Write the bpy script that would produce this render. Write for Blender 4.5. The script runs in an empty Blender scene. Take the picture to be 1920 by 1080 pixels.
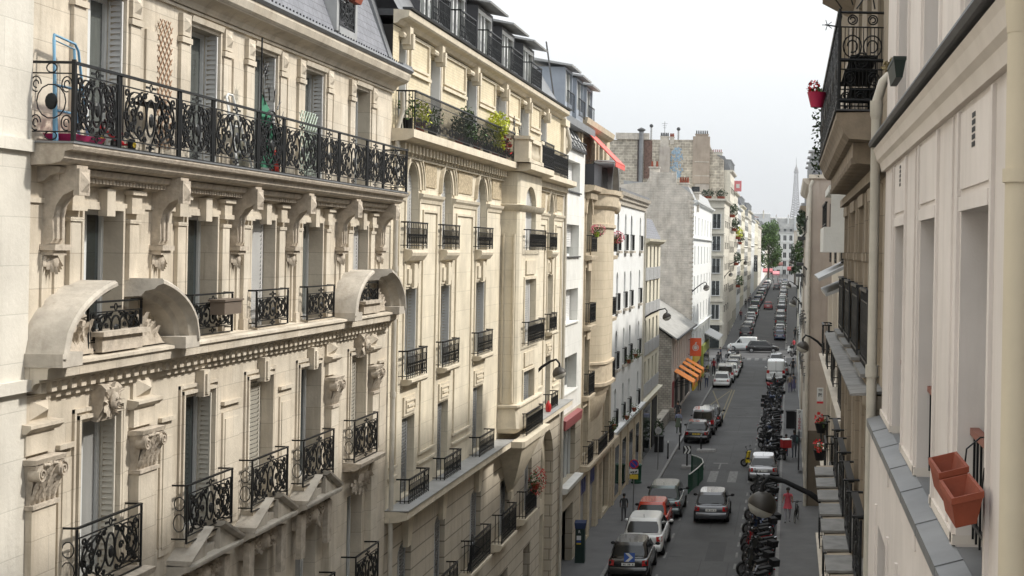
import bpy, bmesh, math, random
from math import sin, cos, pi, sqrt, atan2, radians
from mathutils import Matrix, Vector
SC = bpy.context.scene
COL = SC.collection
random.seed(7)
# ---------------------------------------------------------------- camera
H = 13.2
FPX = 2650.0
camd = bpy.data.cameras.new('camera'); cam = bpy.data.objects.new('camera', camd); COL.objects.link(cam)
camd.sensor_width = 36; camd.lens = FPX/1920*36
camd.shift_x = -521/1920; camd.shift_y = -68/1920
camd.clip_start = 0.1; camd.clip_end = 20000
cam.matrix_world = Matrix.Translation((0, 0, H)) @ Matrix.Rotation(pi/2, 4, 'X') @ Matrix.Rotation(0.018, 4, 'Z')
SC.camera = cam
# ---------------------------------------------------------------- sky, sun, exposure
SUN = Vector((1.0, 0.22, 0.98)).normalized()
wd = bpy.data.worlds.new('World'); SC.world = wd; wd.use_nodes = True
nt = wd.node_tree; nt.nodes.clear()
sky = nt.nodes.new('ShaderNodeTexSky'); sky.sky_type = 'NISHITA'; sky.sun_disc = False
sky.sun_elevation = math.asin(SUN.z); sky.sun_rotation = atan2(SUN.x, SUN.y); sky.dust_density = 3.0
ntc = nt.nodes.new('ShaderNodeTexCoord'); nno = nt.nodes.new('ShaderNodeTexNoise')
nno.inputs['Scale'].default_value = 1.6; nno.inputs['Detail'].default_value = 4; nno.inputs['Roughness'].default_value = .5
nmp = nt.nodes.new('ShaderNodeMapping'); nmp.inputs['Scale'].default_value = (1, 1, 3)
ncr = nt.nodes.new('ShaderNodeValToRGB')
ncr.color_ramp.elements[0].position = .3; ncr.color_ramp.elements[0].color = (7.45, 7.8, 7.95, 1)
ncr.color_ramp.elements[1].position = .7; ncr.color_ramp.elements[1].color = (8.75, 8.85, 8.8, 1)
nmx = nt.nodes.new('ShaderNodeMix'); nmx.data_type = 'RGBA'; nmx.inputs[0].default_value = .9
nbg = nt.nodes.new('ShaderNodeBackground'); nbg.inputs['Strength'].default_value = .077
nout = nt.nodes.new('ShaderNodeOutputWorld')
L = nt.links.new
L(ntc.outputs['Generated'], nmp.inputs['Vector']); L(nmp.outputs[0], nno.inputs['Vector'])
L(nno.outputs[0], ncr.inputs[0]); L(sky.outputs[0], nmx.inputs[6]); L(ncr.outputs[0], nmx.inputs[7])
nsp = nt.nodes.new('ShaderNodeSeparateXYZ'); L(ntc.outputs['Generated'], nsp.inputs[0])
nmr = nt.nodes.new('ShaderNodeMapRange'); nmr.inputs[1].default_value = .12; nmr.inputs[2].default_value = .9; nmr.inputs[3].default_value = 1.0; nmr.inputs[4].default_value = 2.0
L(nsp.outputs[2], nmr.inputs[0])
nvm = nt.nodes.new('ShaderNodeVectorMath'); nvm.operation = 'SCALE'; L(nmx.outputs[2], nvm.inputs[0]); L(nmr.outputs[0], nvm.inputs[3])
L(nvm.outputs[0], nbg.inputs[0]); L(nbg.outputs[0], nout.inputs[0])
sd = bpy.data.lights.new('sun', 'SUN'); sd.energy = 2.5; sd.angle = radians(3.5); sd.color = (1, .95, .87)
so = bpy.data.objects.new('sun', sd); COL.objects.link(so)
so.rotation_euler = SUN.to_track_quat('Z', 'Y').to_euler(); so.location = (40, 20, 60)
SC.view_settings.view_transform = 'Standard'; SC.view_settings.look = 'None'
SC.view_settings.exposure = 0.82; SC.view_settings.gamma = 1
SC.cycles.max_bounces = 7; SC.cycles.diffuse_bounces = 4; SC.cycles.glossy_bounces = 3
SC.cycles.transparent_max_bounces = 6

# ---------------------------------------------------------------- materials
def lin(c):
    return tuple(((x/255)/12.92 if x <= 10 else (((x/255)+.055)/1.055)**2.4) for x in c)
MC = {}
def mat(name, col, rough=.8, metal=0.0, spec=.4, var=.12, vscale=3.0, bump=.0, bscale=40, stretch=1.0, coat=0, joint=None, jdark=.7,
        streak=0.0, trans=0, alpha=1, second=None, emis=None, coords='world'):
    if name in MC: return MC[name]
    m = bpy.data.materials.new(name); m.use_nodes = True; MC[name] = m
    t = m.node_tree; n = t.nodes; l = t.links.new
    b = n['Principled BSDF']
    b.inputs['Roughness'].default_value = rough; b.inputs['Metallic'].default_value = metal
    b.inputs['Specular IOR Level'].default_value = spec
    b.inputs['Coat Weight'].default_value = coat
    if trans: b.inputs['Transmission Weight'].default_value = trans
    if alpha < 1: b.inputs['Alpha'].default_value = alpha
    if emis: b.inputs['Emission Color'].default_value = (*emis[0], 1); b.inputs['Emission Strength'].default_value = emis[1]
    c = (*col, 1)
    if coords == 'world':
        g = n.new('ShaderNodeNewGeometry'); pos = g.outputs['Position']
    else:
        g = n.new('ShaderNodeTexCoord'); pos = g.outputs['Object']
    nz = n.new('ShaderNodeTexNoise'); nz.inputs['Scale'].default_value = vscale; nz.inputs['Detail'].default_value = 5
    nz.inputs['Roughness'].default_value = .6
    mp = n.new('ShaderNodeMapping'); mp.inputs['Scale'].default_value = (1, 1, 1/stretch)
    l(pos, mp.inputs[0]); l(mp.outputs[0], nz.inputs['Vector'])
    rp = n.new('ShaderNodeMapRange'); rp.inputs[1].default_value = .3; rp.inputs[2].default_value = .7
    rp.inputs[3].default_value = 1-var; rp.inputs[4].default_value = 1+var*.5
    l(nz.outputs[0], rp.inputs[0])
    base = None
    if joint:
        sp = n.new('ShaderNodeSeparateXYZ'); l(pos, sp.inputs[0])
        ad = n.new('ShaderNodeMath'); l(sp.outputs[0], ad.inputs[0]); l(sp.outputs[1], ad.inputs[1])
        cb = n.new('ShaderNodeCombineXYZ'); l(ad.outputs[0], cb.inputs[0]); l(sp.outputs[2], cb.inputs[1])
        br = n.new('ShaderNodeTexBrick'); br.inputs['Scale'].default_value = 1
        br.inputs['Brick Width'].default_value = joint[0]; br.inputs['Row Height'].default_value = joint[1]
        br.inputs['Mortar Size'].default_value = joint[2]; br.inputs['Mortar Smooth'].default_value = .3
        br.inputs['Bias'].default_value = -.2
        br.inputs['Color1'].default_value = c
        k = second or tuple(x*.93 for x in col)
        br.inputs['Color2'].default_value = (*k, 1)
        br.inputs['Mortar'].default_value = (*[x*jdark for x in col], 1)
        l(cb.outputs[0], br.inputs['Vector']); base = br.outputs[0]
    else:
        r = n.new('ShaderNodeRGB'); r.outputs[0].default_value = c; base = r.outputs[0]
    mu = n.new('ShaderNodeVectorMath'); mu.operation = 'SCALE'; l(base, mu.inputs[0]); l(rp.outputs[0], mu.inputs[3])
    cur = mu.outputs[0]
    if streak:
        n2 = n.new('ShaderNodeTexNoise'); n2.inputs['Scale'].default_value = 1; n2.inputs['Detail'].default_value = 6
        n2.inputs['Roughness'].default_value = .65
        m2 = n.new('ShaderNodeMapping'); m2.inputs['Scale'].default_value = (3.5, 3.5, .45)
        l(pos, m2.inputs[0]); l(m2.outputs[0], n2.inputs['Vector'])
        r2 = n.new('ShaderNodeMapRange'); r2.inputs[1].default_value = .5; r2.inputs[2].default_value = .75
        r2.inputs[3].default_value = 0; r2.inputs[4].default_value = streak
        l(n2.outputs[0], r2.inputs[0])
        mx = n.new('ShaderNodeMix'); mx.data_type = 'RGBA'; l(r2.outputs[0], mx.inputs[0]); l(cur, mx.inputs[6])
        mx.inputs[7].default_value = (col[0]*.42, col[1]*.38, col[2]*.33, 1)
        cur = mx.outputs[2]
    l(cur, b.inputs['Base Color'])
    if bump:
        n3 = n.new('ShaderNodeTexNoise'); n3.inputs['Scale'].default_value = bscale; n3.inputs['Detail'].default_value = 4
        l(pos, n3.inputs['Vector'])
        bm_ = n.new('ShaderNodeBump'); bm_.inputs['Strength'].default_value = bump; bm_.inputs['Distance'].default_value = .02
        h = n3.outputs[0]
        if joint:
            sb = n.new('ShaderNodeMath'); sb.operation = 'MULTIPLY_ADD'; l(br.outputs['Fac'], sb.inputs[0]); sb.inputs[1].default_value = -1.0
            l(h, sb.inputs[2]); h = sb.outputs[0]
        l(h, bm_.inputs['Height']); l(bm_.outputs[0], b.inputs['Normal'])
    return m
def stone(name, c, jw=.95, jh=.42, js=.006, streak=.28, jd=.72, var=.13, bump=.25, second=None):
    return mat(name, c, .88, var=var, vscale=1.3, bump=bump, bscale=18, joint=(jw, jh, js), jdark=jd, streak=streak, second=second)
def paint(name, c, rough=.28, metal=.0): return mat(name, c, rough, metal, var=.04, vscale=1.5, coat=.7, spec=.5, coords='obj')
M_IRON = mat('wrought_iron', (.012, .013, .014), .45, .3, var=.25, vscale=9)
M_ZINC = mat('zinc', (.20, .206, .214), .5, .35, var=.2, vscale=2.2, streak=.15)
M_ZINCL = mat('zinc_pale', (.36, .365, .365), .5, .3, var=.2, vscale=2.2, streak=.15)
M_LEAD = mat('lead_dark', (.06, .062, .065), .55, .3, var=.3)
M_GLASS = mat('window_glass', (.022, .028, .028), .05, 0, spec=.9, var=.4, vscale=.9, bump=.12, bscale=2.5)
M_GLASS2 = mat('window_glass_curtain', (.13, .14, .13), .12, 0, spec=.8, var=.6, vscale=1.6, stretch=5, bump=.1, bscale=2.5)
M_GLASS3 = mat('window_glass_net_curtain', (.30, .30, .29), .2, 0, spec=.8, var=.35, vscale=1.2, stretch=6)
M_WHITE = mat('white_joinery', (.62, .63, .62), .45, var=.06)
M_SHUT = mat('grey_shutter', (.68, .68, .67), .55, var=.1, vscale=2)
M_SHUTC = mat('cream_shutter', (.58, .55, .48), .6, var=.1, vscale=2)
M_DARK = mat('interior_dark', (.02, .018, .016), .9)
M_TERRA = mat('terracotta', (.24, .055, .026), .75, var=.2, vscale=6, bump=.1)
M_LEAF = mat('leaf_green', (.055, .10, .025), .6, var=.5, vscale=9)
M_LEAFY = mat('leaf_yellow', (.42, .46, .03), .6, var=.3, vscale=9)
M_LEAFD = mat('leaf_dark', (.03, .055, .02), .6, var=.5, vscale=9)
M_RED = mat('petal_red', (.5, .02, .02), .6, var=.3, vscale=20)
M_PINK = mat('petal_pink', (.65, .14, .2), .6, var=.3, vscale=20)
M_RUB = mat('tyre_rubber', (.012, .012, .012), .8, var=.2)
M_BLKP = mat('black_plastic', (.013, .013, .014), .7, spec=.2, var=.1)
M_FORK = mat('dull_metal', (.12, .12, .125), .45, .7, var=.1)
M_CHROME = mat('bright_metal', (.55, .55, .56), .25, .9, var=.05)
M_RIM = mat('alloy_rim', (.35, .35, .36), .35, .7, var=.05)
M_CARGL = mat('car_glass', (.010, .012, .013), .05, 0, spec=.45, var=.0, coords='obj')
M_TAIL = mat('tail_lamp', (.35, .01, .012), .2, spec=.7, coat=.6, var=.1)
M_PLATE = mat('number_plate', (.6, .6, .58), .5, var=.05)
M_PLATY = mat('yellow_plate', (.6, .42, .05), .5, var=.05)
M_INK = mat('dark_ink', (.02, .02, .022), .6, var=.0)
M_GREEN = mat('street_green', (.012, .06, .035), .5, var=.1)

# ---------------------------------------------------------------- mesh builder
class MB:
    def __init__(s): s.v = []; s.f = []; s.m = []; s.mi = 0
    def face(s, idx): s.f.append(tuple(idx)); s.m.append(s.mi)
    def poly(s, pts):
        k = len(s.v); s.v.extend([tuple(p) for p in pts]); s.face(range(k, k+len(pts)))
    def grid(s, rows, closed=False, cap=False):
        k = len(s.v); n = len(rows[0])
        for r in rows: s.v.extend([tuple(p) for p in r])
        for i in range(len(rows)-1):
            for j in range(n if closed else n-1):
                a = k+i*n+j; b = k+i*n+(j+1) % n
                s.face((a, b, b+n, a+n))
        if cap:
            s.face([k+j for j in range(n)][::-1]); s.face([k+(len(rows)-1)*n+j for j in range(n)])
    def hexa(s, p):   # 8 points: bottom ring 0-3, top ring 4-7
        k = len(s.v); s.v.extend([tuple(q) for q in p])
        for f in ((3, 2, 1, 0), (4, 5, 6, 7), (0, 1, 5, 4), (1, 2, 6, 5), (2, 3, 7, 6), (3, 0, 4, 7)): s.face([k+i for i in f])
    def box(s, x0, x1, y0, y1, z0, z1):
        s.hexa([(x0, y0, z0), (x1, y0, z0), (x1, y1, z0), (x0, y1, z0), (x0, y0, z1), (x1, y0, z1), (x1, y1, z1), (x0, y1, z1)])
    def tube(s, pts, r, n=6, cap=True):
        pts = [Vector(p) for p in pts]; rows = []
        rr = r if isinstance(r, (list, tuple)) else [r]*len(pts)
        up = None
        for i, p in enumerate(pts):
            a = pts[max(i-1, 0)]; b = pts[min(i+1, len(pts)-1)]
            d = (b-a)
            if d.length < 1e-9: d = Vector((0, 0, 1))
            d.normalize()
            if up is None:
                up = Vector((0, 0, 1)) if abs(d.z) < .9 else Vector((1, 0, 0))
            x = d.cross(up); x = x.normalized() if x.length > 1e-6 else Vector((1, 0, 0))
            y = x.cross(d).normalized(); up = y
            rows.append([p + x*cos(2*pi*j/n)*rr[i] + y*sin(2*pi*j/n)*rr[i] for j in range(n)])
        s.grid(rows, True, cap)
    def lathe(s, org, prof, n=12, axis='z', cap=False):
        rows = []
        o = Vector(org)
        for r, h in prof:
            ring = []
            for j in range(n):
                a = 2*pi*j/n
                if axis == 'z': q = (r*cos(a), r*sin(a), h)
                elif axis == 'x': q = (h, r*cos(a), r*sin(a))
                else: q = (r*cos(a), h, r*sin(a))
                ring.append(o+Vector(q))
            rows.append(ring)
        s.grid(rows, True, cap)
    def ball(s, c, r, n=8, m=6, sc=(1, 1, 1)):
        rows = []
        for i in range(m+1):
            t = pi*i/m
            rows.append([(c[0]+r*sc[0]*sin(t)*cos(2*pi*j/n), c[1]+r*sc[1]*sin(t)*sin(2*pi*j/n), c[2]-r*sc[2]*cos(t)) for j in range(n)])
        s.grid(rows, True)
    def leaf(s, c, r, rnd=random):
        a = Vector((rnd.uniform(-1, 1), rnd.uniform(-1, 1), rnd.uniform(-1, 1))).normalized()
        b = a.cross(Vector((rnd.uniform(-1, 1), rnd.uniform(-1, 1), rnd.uniform(-1, 1)))).normalized()
        c = Vector(c)
        s.poly([c-a*r, c+b*r*.5, c+a*r, c-b*r*.5])
    def leaves(s, c, rad, n, r, rnd=random, shell=False):
        for _ in range(n):
            d = Vector((rnd.gauss(0, 1), rnd.gauss(0, 1), rnd.gauss(0, 1))).normalized()*(rnd.random()**(.33 if not shell else .12))
            s.leaf((c[0]+d.x*rad[0], c[1]+d.y*rad[1], c[2]+d.z*rad[2]), r*rnd.uniform(.6, 1.3), rnd)
    def xf(s, mtx, k0=0):
        for i in range(k0, len(s.v)): s.v[i] = tuple(mtx @ Vector(s.v[i]))
        return s
    def add(s, o, mtx=None):
        k = len(s.v)
        s.v.extend([tuple(mtx @ Vector(p)) if mtx else p for p in o.v])
        for f, m in zip(o.f, o.m): s.f.append(tuple(i+k for i in f)); s.m.append(m)
    def mesh(s, name, mats, org=(0, 0, 0), smooth=None):
        me = bpy.data.meshes.new(name)
        me.from_pydata([(p[0]-org[0], p[1]-org[1], p[2]-org[2]) for p in s.v], [], s.f)
        mats = mats if isinstance(mats, (list, tuple)) else [mats]
        for q in mats: me.materials.append(q)
        if len(mats) > 1: me.polygons.foreach_set('material_index', [min(x, len(mats)-1) for x in s.m])
        b = bmesh.new(); b.from_mesh(me); bmesh.ops.recalc_face_normals(b, faces=b.faces); b.to_mesh(me); b.free()
        if smooth:
            me.polygons.foreach_set('use_smooth', [True]*len(me.polygons))
            me.set_sharp_from_angle(angle=radians(smooth))
        return me
    def build(s, name, mats, parent=None, label=None, smooth=None):
        org = parent['org'] if parent is not None and 'org' in parent else (0, 0, 0)
        o = bpy.data.objects.new(name, s.mesh(name, mats, org, smooth)); COL.objects.link(o)
        if parent is not None:
            o.parent = parent; o['org'] = tuple(org)
        if label: o['label'] = label
        return o
ORDER = []
def thing(name, label, cat, loc=(0, 0, 0), rz=0, group=None, local=False):
    o = bpy.data.objects.new(name, None); COL.objects.link(o); o.location = loc; o.rotation_euler = (0, 0, rz)
    o.empty_display_size = .2
    o['org'] = (0, 0, 0) if local else tuple(loc)
    o['label'] = label; o['category'] = cat
    if group: o['group'] = group
    return o
def single(mb, name, mats, label, cat, loc=(0, 0, 0), group=None, smooth=None):
    o = bpy.data.objects.new(name, mb.mesh(name, mats, loc, smooth)); COL.objects.link(o); o.location = loc
    o['label'] = label; o['category'] = cat
    if group: o['group'] = group
    return o
def struct(mb, name, mats):
    o = mb.build(name, mats); o['kind'] = 'structure'; return o
def dup(root, loc, rz=0, label=None, group=None, sc=None):
    r = root.copy(); COL.objects.link(r); r.location = loc; r.rotation_euler = (0, 0, rz)
    if label: r['label'] = label
    if group: r['group'] = group
    if sc: r.scale = (sc, sc, sc)
    for ch in list(root.children):
        c = ch.copy(); COL.objects.link(c); c.parent = r
        for g in ch.children:
            d = g.copy(); COL.objects.link(d); d.parent = c
    return r
K = 1.10417   # metres along the street per survey unit
class Fac:
    """facade frame: s along the street, z up, p out of the wall towards the street"""
    rot = None
    def __init__(f, side, D): f.sd = side; f.D = D
    def P(f, s, z, p=0): return (f.sd*(f.D-p), s*K, z)
    def box(f, m, s0, s1, z0, z1, p0, p1):
        a = f.P
        m.hexa([a(s0, z0, p0), a(s1, z0, p0), a(s1, z0, p1), a(s0, z0, p1), a(s0, z1, p0), a(s1, z1, p0), a(s1, z1, p1), a(s0, z1, p1)])
    def mould(f, m, s0, s1, prof, ext=0):  # prof list of (p,z) closed
        m.grid([[f.P(s0, z, p) for p, z in prof], [f.P(s1, z, p) for p, z in prof]], True, True)
    def tube(f, m, pts, r, n=5): m.tube([f.P(*q) for q in pts], r, n)
    def ribbon(f, m, pts, w, d, p):  # flat bar following 2d points (s,z metres along s*K already in survey units)
        n = len(pts); rows = []
        for i, (s, z) in enumerate(pts):
            a = pts[max(i-1, 0)]; b = pts[min(i+1, n-1)]
            dx = (b[0]-a[0])*K; dz = b[1]-a[1]; q = sqrt(dx*dx+dz*dz) or 1
            nx, nz = -dz/q*w/2, dx/q*w/2
            rows.append([f.P(s+nx/K, z+nz, p-d/2), f.P(s+nx/K, z+nz, p+d/2), f.P(s-nx/K, z-nz, p+d/2), f.P(s-nx/K, z-nz, p-d/2)])
        m.grid(rows, True, True)
    def wall(f, m, s0, s1, z0, z1, ops, r=.24, p=0):
        ss = sorted(set([s0, s1]+[x for o in ops for x in o[:2]])); zz = sorted(set([z0, z1]+[x for o in ops for x in o[2:4]]))
        for i in range(len(ss)-1):
            for j in range(len(zz)-1):
                cs = (ss[i]+ss[i+1])/2; cz = (zz[j]+zz[j+1])/2
                if any(o[0] < cs < o[1] and o[2] < cz < o[3] for o in ops): continue
                m.poly([f.P(ss[i], zz[j], p), f.P(ss[i+1], zz[j], p), f.P(ss[i+1], zz[j+1], p), f.P(ss[i], zz[j+1], p)])
        for o in ops:
            a, b, c, d = o[:4]; ah = o[4] if len(o) > 4 else 0
            sp = d-ah
            m.poly([f.P(a, c, p), f.P(a, sp, p), f.P(a, sp, p-r), f.P(a, c, p-r)])
            m.poly([f.P(b, c, p), f.P(b, sp, p), f.P(b, sp, p-r), f.P(b, c, p-r)])
            m.poly([f.P(a, c, p), f.P(b, c, p), f.P(b, c, p-r), f.P(a, c, p-r)])
            if not ah: m.poly([f.P(a, d, p), f.P(b, d, p), f.P(b, d, p-r), f.P(a, d, p-r)])
            else:
                N = 10; arc = [((a+b)/2-(b-a)/2*cos(pi*i/N), sp+ah*sin(pi*i/N)) for i in range(N+1)]
                for i in range(N):
                    (x0, y0), (x1, y1) = arc[i], arc[i+1]
                    m.poly([f.P(x0, y0, p), f.P(x1, y1, p), f.P(x1, d, p), f.P(x0, d, p)])
                    m.poly([f.P(x0, y0, p), f.P(x1, y1, p), f.P(x1, y1, p-r), f.P(x0, y0, p-r)])
    def window(f, th, s0, s1, z0, z1, r=.24, ah=0, shut=None, curtain=False, name='window', bars=1, fr=.06, mf=None, p=0):
        """window part: frame > pane, shutter"""
        m = MB(); q = p-r
        sp = z1-ah*.0
        w = fr/K
        f.box(m, s0, s0+w, z0, z1, q, q+.07); f.box(m, s1-w, s1, z0, z1, q, q+.07)
        f.box(m, s0+w, s1-w, z0, z0+fr*1.6, q, q+.07); f.box(m, s0+w, s1-w, z1-fr, z1, q, q+.07)
        c = (s0+s1)/2
        if bars: f.box(m, c-w*.8, c+w*.8, z0+fr*1.6, z1-fr, q+.003, q+.08)
        if bars > 1:
            for k in (1, 2):
                zz = z0+(z1-z0)*k/3
                f.box(m, s0+w, c-w*.8, zz-.015, zz+.015, q+.01, q+.06); f.box(m, c+w*.8, s1-w, zz-.015, zz+.015, q+.01, q+.06)
        wn = m.build(name, mf or M_WHITE, th)
        g = MB(); g.poly([f.P(s0, z0, q+.03), f.P(s1, z0, q+.03), f.P(s1, z1, q+.03), f.P(s0, z1, q+.03)])
        g.build('pane', random.choice((M_GLASS2, M_GLASS3, M_GLASS2)) if curtain else random.choice((M_GLASS, M_GLASS2, M_GLASS)), wn)
        if shut:
            kind, ms = shut if isinstance(shut, tuple) else (shut, M_SHUT)
            h = MB(); t = .03
            def leaf_panel(sa, sb, pa, pb):
                # louvred leaf between two plan points
                n = int((z1-z0)/.075)
                A = lambda u, z, o: f.P(sa+(sb-sa)*u + o*(pb-pa)/1.0*0, z, pa+(pb-pa)*u)
                for (u0, u1) in ((0, .12), (.88, 1)):
                    lo = [(u0, z0+.02), (u1, z0+.02), (u1, z1-.02), (u0, z1-.02)]
                    dv = (0.0, t) if abs(pb-pa) < abs(sb-sa)*K else (t/K, 0)
                    m8 = []
                    for k in (0, 1):
                        for (u, z) in lo:
                            m8.append(f.P(sa+(sb-sa)*u+dv[0]*k, z, pa+(pb-pa)*u+dv[1]*k))
                    h.hexa(m8)
                dv = (0.0, t) if abs(pb-pa) < abs(sb-sa)*K else (t/K, 0)
                for i in range(n+1):
                    zc = z0+.03+(z1-z0-.06)*i/n
                    h.poly([f.P(sa+(sb-sa)*.1, zc-.04, pa+(pb-pa)*.1), f.P(sa+(sb-sa)*.9, zc-.04, pa+(pb-pa)*.9),
                            f.P(sa+(sb-sa)*.9+dv[0], zc+.035, pa+(pb-pa)*.9+dv[1]), f.P(sa+(sb-sa)*.1+dv[0], zc+.035, pa+(pb-pa)*.1+dv[1])])
            W = s1-s0
            if kind == 'open':      # folded against both reveals
                leaf_panel(s1-.012, s1-.012-.03, q+.09, q+r-.01)
                leaf_panel(s0+.012, s0+.04, q+.09, q+r-.01)
            elif kind == 'closed':
                leaf_panel(s0+.01, s0+W*.5, q+.1, q+.1); leaf_panel(s0+W*.5, s1-.01, q+.1, q+.1)
            elif kind == 'half':
                leaf_panel(s0+W*.45, s1-.01, q+.1, q+.1); leaf_panel(s0+.012, s0+.04, q+.09, q+r-.01)
            elif kind == 'roll':
                zb = z0+(z1-z0)*random.choice([.0, .0, .3])
                n = int((z1-zb)/.07)
                for i in range(n):
                    za = zb+(z1-zb)*i/n; zc = zb+(z1-zb)*(i+1)/n
                    f.box(h, s0+.02, s1-.02, za, zc-.012, q+.09, q+.115)
            h.build('shutter', ms, wn)
        return wn
    def bars(f, m, s0, s1, z0, z1, p, step=.15, r=.0065, ret=0.0, style=0):
        """plain bar railing: front at p with returns to the wall"""
        f.box(m, s0, s1, z1-.035, z1, p-.025, p+.025)
        f.box(m, s0, s1, z0+.06, z0+.08, p-.012, p+.012)
        n = max(2, int((s1-s0)*K/step))
        for i in range(n+1):
            s = s0+(s1-s0)*i/n; rr = r*(1.9 if i in (0, n) else 1)
            f.box(m, s-rr/K, s+rr/K, z0, z1-.035, p-rr, p+rr)
        if style:
            zz = z0+(z1-z0)*.5
            f.box(m, s0, s1, z1-.16, z1-.145, p-.008, p+.008)
            for i in range(n):
                sc = s0+(s1-s0)*(i+.5)/n
                pts = [(sc+.035*cos(a), z0+.2+.09*sin(a)) for a in [k*pi/4 for k in range(9)]]
                f.ribbon(m, pts, .008, .01, p)
                pts = [(sc+.03*cos(a), zz+.03*sin(a)) for a in [k*pi/4 for k in range(9)]]
                f.ribbon(m, pts, .008, .01, p)
                f.box(m, sc-.006, sc+.006, z0+.3, z1-.16, p-.005, p+.005)
        if ret:
            for s in (s0, s1):
                f.box(m, s-.012, s+.012, z1-.035, z1, p-ret, p)
                f.box(m, s-.01, s+.01, z0+.06, z0+.08, p-ret, p)
                k = int(ret/step)
                for i in range(1, k+1):
                    pp = p-ret*i/(k+1); f.box(m, s-.009, s+.009, z0, z1-.03, pp-.009, pp+.009)
def scroll(cx, cz, r, a0, turns, n=18, dirn=1, end=.25):
    pts = []
    for i in range(n+1):
        t = i/n; a = a0+dirn*turns*2*pi*t; rr = r*(1-(1-end)*t)
        pts.append((cx+rr*cos(a)/K, cz+rr*sin(a)))
    return pts
def wrought(F, m, s0, s1, z0, z1, p, posts=True, rnd=None):
    """wrought-iron scrollwork panel"""
    Wd = (s1-s0)*K; Hh = z1-z0; c = (s0+s1)/2
    F.box(m, s0, s1, z1-.025, z1, p-.02, p+.02)
    F.box(m, s0, s1, z1-.15, z1-.135, p-.01, p+.01); F.box(m, s0, s1, z0+.1, z0+.115, p-.01, p+.01)
    F.box(m, s0, s1, z0+.0, z0+.015, p-.012, p+.012)
    if posts:
        for s in (s0, s1): F.box(m, s-.011, s+.011, z0, z1-.03, p-.013, p+.013)
    zc = z0+.115+(Hh-.265)/2; hh = (Hh-.265)/2
    w, d = .021, .02
    ov = lambda cx, cz, a, b, n=16: [(cx+a/K*cos(2*pi*i/n), cz+b*sin(2*pi*i/n)) for i in range(n+1)]
    F.ribbon(m, ov(c, zc, min(.12, Wd*.16), hh*.72), w, d, p)
    # medallion
    m.ball(F.P(c, zc-.03, p+.01), 1, 8, 6, (.02, .065, hh*.28))
    F.ribbon(m, ov(c, z1-.088, .035, .045, 8), .012, .012, p); F.ribbon(m, ov(c, z0+.058, .035, .035, 8), .012, .012, p)
    for sg in (-1, 1):
        F.ribbon(m, [(c+sg*.05, z1-.088), (c+sg*.13, z1-.088)], .03, .012, p)
        F.ribbon(m, [(c+sg*.05, z0+.058), (c+sg*.1, z0+.058)], .025, .012, p)
        x1 = Wd*.5/K
        # big S scrolls
        for (u, v, r, a0, t, dd) in ((.62, .52, .34, pi*.5, 1.15, -1), (.62, -.52, .34, -pi*.5, 1.15, 1), (.34, .0, .22, 0, 1.1, 1), (.82, -.05, .24, pi, 1.2, 1), (.36, -.62, .24, pi/2, 1.1, -1), (.36, .66, .22, -pi/2, 1.1, 1)):
            rr = r*min(Wd*.42, hh)*.95
            F.ribbon(m, scroll(c+sg*u*x1, zc+v*hh, rr, a0 if sg > 0 else pi-a0, t, 14, dd*sg), w, d, p)
        F.ribbon(m, [(c+sg*x1*(.12+.8*t), zc+hh*(.95*cos(t*pi)*(1 if t < .5 else .95))) for t in [i/10 for i in range(11)]], w, d, p)
        F.ribbon(m, [(c+sg*x1*(.3+.5*sin(t*pi)), zc+hh*(-.95+1.9*t)) for t in [i/10 for i in range(11)]], w*.8, d, p)
        F.ribbon(m, [(c+sg*x1*(.92), zc-hh), (c+sg*x1*(.92), zc+hh)], .012, .012, p)
    for sg in (-1, 1):
        x1 = Wd*.5/K; q = min(Wd*.42, hh)
        for (u, v, r, a0, t_, dd) in ((.80, .78, .20, -pi/2, 1.2, -1), (.80, -.78, .20, pi/2, 1.2, 1), (.58, .12, .26, pi/2, 1.3, 1), (.56, -.2, .17, -pi/2, 1.2, -1), (.2, .8, .14, 0, 1.1, 1), (.2, -.84, .14, 0, 1.1, -1)):
            F.ribbon(m, scroll(c+sg*u*x1, zc+v*hh, r*q, a0 if sg > 0 else pi-a0, t_, 12, dd*sg), w*.9, d, p)
        F.ribbon(m, [(c+sg*x1*(.5+.36*cos(a)), zc+hh*.9*sin(a)) for a in [2*pi*i/14 for i in range(15)]], w*.7, d, p)
        F.ribbon(m, [(c+sg*x1*.98, zc-hh), (c+sg*x1*.98, zc+hh)], .012, .012, p)
def carve_leaf(F, m, s, z, ang, ln, w, p, curl=.5):
    N = 5; rows = []
    dx, dz = cos(ang), sin(ang)
    for i in range(N+1):
        t = i/N; ww = w*sin(pi*min(.95, .18+.8*t))*(1 if i % 2 else .8)
        cx = s+dx*ln*t/K*(1-.15*curl*t*t); cz = z+dz*ln*t*(1-.2*curl*t*t); pp = p+curl*ln*t*t*.55+.012
        rows.append([F.P(cx-dz*ww/K, cz+dx*ww, pp-.02), F.P(cx-dz*ww*.4/K, cz+dx*ww*.4, pp+.012), F.P(cx, cz, pp-.004), F.P(cx+dz*ww*.4/K, cz-dx*ww*.4, pp+.012), F.P(cx+dz*ww/K, cz-dx*ww, pp-.02)])
    m.grid(rows)
class FacY(Fac):
    rot = -pi/2
    def __init__(f, Y): f.sd = -1; f.D = Y
    def P(f, s, z, p=0): return (s*K, f.D-p, z)
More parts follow.
